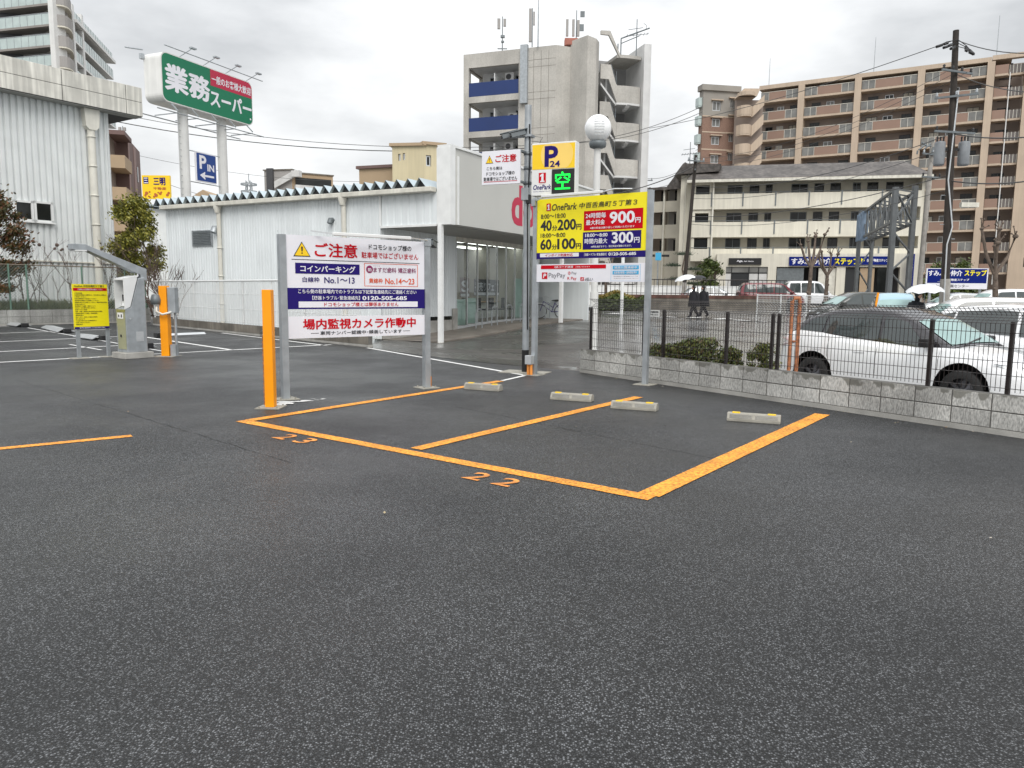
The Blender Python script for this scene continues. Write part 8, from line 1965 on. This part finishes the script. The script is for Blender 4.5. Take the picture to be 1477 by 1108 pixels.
# ================================================================ utility poles and cables
def upole(px0, py0, px1, py1, Y, label, r0, r1, m='wood', arms=(), gear=False, base=True):
    b = at(px0, py0, Y); tp = at(px1, py1, Y); b.z = ground_z(b.x, Y) if Y < 49 else .5
    k = (tp.z - b.z) / max(.1, (tp.z - at(px0, py0, Y).z)); ex = (tp.x - at(px0, py0, Y).x) * k; b.x = tp.x - ex
    t = thing('utility_pole', label, 'utility pole', b); v = tp - b
    mb = MB(); mb.tube([(0, 0, -.1), v * .5, v], r0, 12, r1); mb.build('shaft', M[m], t)
    if base: mb = MB(); mb.tube([v * .0, v * .16], r0 * 1.12, 12, r0 * 1.08); mb.build('concrete_base', M['cpole'], t)
    for (f, w_, yaw, nins) in arms:
        c = v * f; d = Vector((math.cos(yaw), math.sin(yaw), 0)); mb = MB(); mb.bar(c - d * w_ + Vector((0, -r0 - .05, 0)), c + d * w_ + Vector((0, -r0 - .05, 0)), .09); ar = mb.build('cross_arm', M['galv_dark'], t)
        for q in range(nins): mb = MB(); p = c + d * lerp(-w_ * .9, w_ * .9, q / max(1, nins - 1)) + Vector((0, -r0 - .05, .04)); mb.lathe([(.03, 0), (.075, .05), (.04, .09), (.07, .14), (.03, .2), (.001, .21)], 8, p); mb.build('insulator', M['galv'] if nins % 2 else M['black'], ar)
    return t, v, b
up, v, ub = upole(1362, 440, 1379, 44, 37, 'tall dark utility pole with transformers at the right', .21, .13, 'wood', ((.86, .95, .35, 4), (.66, 1.1, .2, 2), (.78, .9, 2.6, 3)))
def pt_on(f): return v * f
mb = MB(); d_ = Vector((math.cos(.35), math.sin(.35), 0))
for sx, fz_ in ((-1, .935), (1, .93)):
    for q in range(3):
        a_ = pt_on(.965) + Vector((0, -.2, -.15 * q)); e = pt_on(fz_) + d_ * sx * (1.25 - .25 * q) + Vector((0, -.3 * q, -.10 * q)); mb.tube([a_, a_.lerp(e, .5) + Vector((0, 0, .08)), e], .018, 5); mb.tube([a_.lerp(e, .45), a_.lerp(e, .62)], .06, 6); mb.tube([a_.lerp(e, .7), a_.lerp(e, .95)], .07, 6)
mb.build('line_insulators', M['black'], up)
for sx, px, w_ in ((-1, 1355, .28), (1, 1390, .30)):
    c = at(px, 222, 37) - ub; mb = MB(); h_ = .55; w_ *= .85; mb.lathe([(.001, -h_), (w_ * .9, -h_), (w_, -h_ + .08), (w_, h_ - .08), (w_ * .9, h_), (.001, h_ + .06)], 14, c); tr = mb.build('transformer', mat('dull_grey_tank', (.22, .235, .25), .55, .15, 3), up)
    mb = MB(); mb.bar(c + Vector((-sx * w_, 0, .2)), Vector((pt_on(.56).x, pt_on(.56).y, c.z + .2)), .1)
    for q in range(3): mb.lathe([(.03, 0), (.05, .08), (.03, .12), (.05, .2), (.02, .26)], 7, (c.x - .15 + .15 * q, c.y, c.z + h_))
    mb.build('bushing', M['black'], tr)
mb = MB(); c0 = pt_on(.60)
mb.tube([pt_on(.80) + Vector((.15, -.16, 0)), pt_on(.5) + Vector((-.18, -.2, 0)), pt_on(.34) + Vector((.1, -.22, 0)), pt_on(.28) + Vector((-.12, -.22, 0)), pt_on(.03) + Vector((-.16, -.22, 0))], .035, 6); mb.build('cable_conduit', M['alu'], up)
mb = MB(); c = at(1398, 296, 37) - ub; mb.box(c.x - .42, c.x + .42, c.y - .1, c.y + .1, c.z - .10, c.z + .12); mb.build('splice_box', M['offwhite'], up)
for q in range(9): mb = MB(); f = .05 + q * .05; s_ = 1 if q % 2 else -1; p = pt_on(f); mb.tube([p + Vector((s_ * .15, 0, 0)), p + Vector((s_ * .38, 0, 0))], .015, 5); mb.build('step_bolt', M['galv'], up)
u2, v2, b2 = upole(1325, 425, 1345, 206, 47, 'thinner grey utility pole with small switchgear left of the tall dark one', .17, .12, 'cpole', ((.93, .8, .3, 3), (.80, .7, .3, 2)))
mb = MB(); 
for q in range(8): p = v2 * .93 + Vector((random.uniform(-1, .3), -.2, random.uniform(-.5, .7))); mb.tube([p, p + Vector((random.uniform(-.4, .4), 0, random.uniform(-.4, .4)))], .05, 6)
mb.build('switchgear', M['galv_dark'], u2)
u3, v3, b3 = upole(987, 412, 1004, 224, 58, 'dark leaning utility pole in front of the cream flats', .16, .12, 'wood', ((.96, .7, .3, 3), (.90, .5, 1.3, 2)))
u4, v4, b4 = upole(927, 400, 928, 251, 74, 'small distant utility pole between the tower and the cream wing', .17, .13, 'wood', ((.95, .9, .2, 3), (.88, .7, .2, 2)))
def cable(a, b, sag, label, r=.015, n=14, group='overhead cables'):
    a, b = Vector(a), Vector(b); mb = MB(); mb.tube([a.lerp(b, i / n) - Vector((0, 0, sag * 4 * (i / n) * (1 - i / n))) - a for i in range(n + 1)], r, 4)
    tag(mb.build('power_cable', M['cable']), label, 'cable', group, a)
T1 = ub + v * .97; T2 = ub + v * .86; T3 = ub + v * .66
lc = 'black overhead cable strung between the poles'
for i in range(3): cable(b3 + v3 * (.98 - .03 * i) + Vector((.3 * i - .3, 0, 0)), T2 + Vector((.5 * i - .5, -.2, 0)), 1.0, ('highest', 'middle', 'lowest')[i] + ' of three black cables from the leaning pole to the tall dark pole', .012)
cable(b3 + v3 * .80, T3, .9, 'thick lower cable from the leaning pole to the tall dark pole', .02); cable(b3 + v3 * .72, T3 - Vector((0, 0, .6)), .8, 'lowest thin cable from the leaning pole to the tall dark pole', .015); cable(b2 + v2 * .9, T3 - Vector((0, 0, 1)), .4, 'short cable joining the two utility poles at the right', .015)
for i in range(2): cable(b4 + v4 * (.97 - .07 * i), b3 + v3 * (.96 - .06 * i), .5, ('upper', 'lower')[i] + ' cable from the distant pole to the leaning pole', .018)
cable(b3 + v3 * .60, ub + v * .52, .6, 'thick black cable crossing in front of the cream flats', .022)
cable(b3 + v3 * .55, ub + v * .47, .7, 'lower thin cable crossing in front of the cream flats', .014)
cable(T1, at(1560, 158 - 90, 30), .4, 'upper cable leaving the tall dark pole to the right', .02); cable(T2, at(1560, 190 - 60, 31), .4, 'middle cable leaving the tall dark pole to the right', .02); cable(T3, at(1560, 185, 31), .3, 'lower cable leaving the tall dark pole to the right', .03); cable(ub + v * .5, at(1560, 246, 31), .3, 'lowest cable leaving the tall dark pole to the right', .03)
cable(at(930, 186, 70), T1, .5, 'highest thin cable from the tower to the tall dark pole', .02)
cable(at(150, 160, 58), at(760, 210, 56), 1.0, 'upper of two parallel cables crossing the sky behind the pylon', .02)
cable(at(150, 172, 58), at(760, 214, 56), 1.0, 'lower of two parallel cables crossing the sky behind the pylon', .032)
cable(at(760, 208, 56), at(1012, 154, 58), .8, 'cable passing in front of the concrete tower', .02)
cable(at(760, 203, 56), at(1012, 162, 58), .9, 'second cable passing in front of the concrete tower', .02)
cable(at(760, 280, 60), b3 + v3 * .93, 1.1, 'drooping cable from behind the P24 sign to the leaning pole', .035)
cable(at(180, 220, 90), at(520, 262, 95), .8, 'faint far cable over the shop roof', .02)
cable(at(243, 266, 80), at(420, 300, 85), .6, 'faint far cable near the yellow billboard', .02)
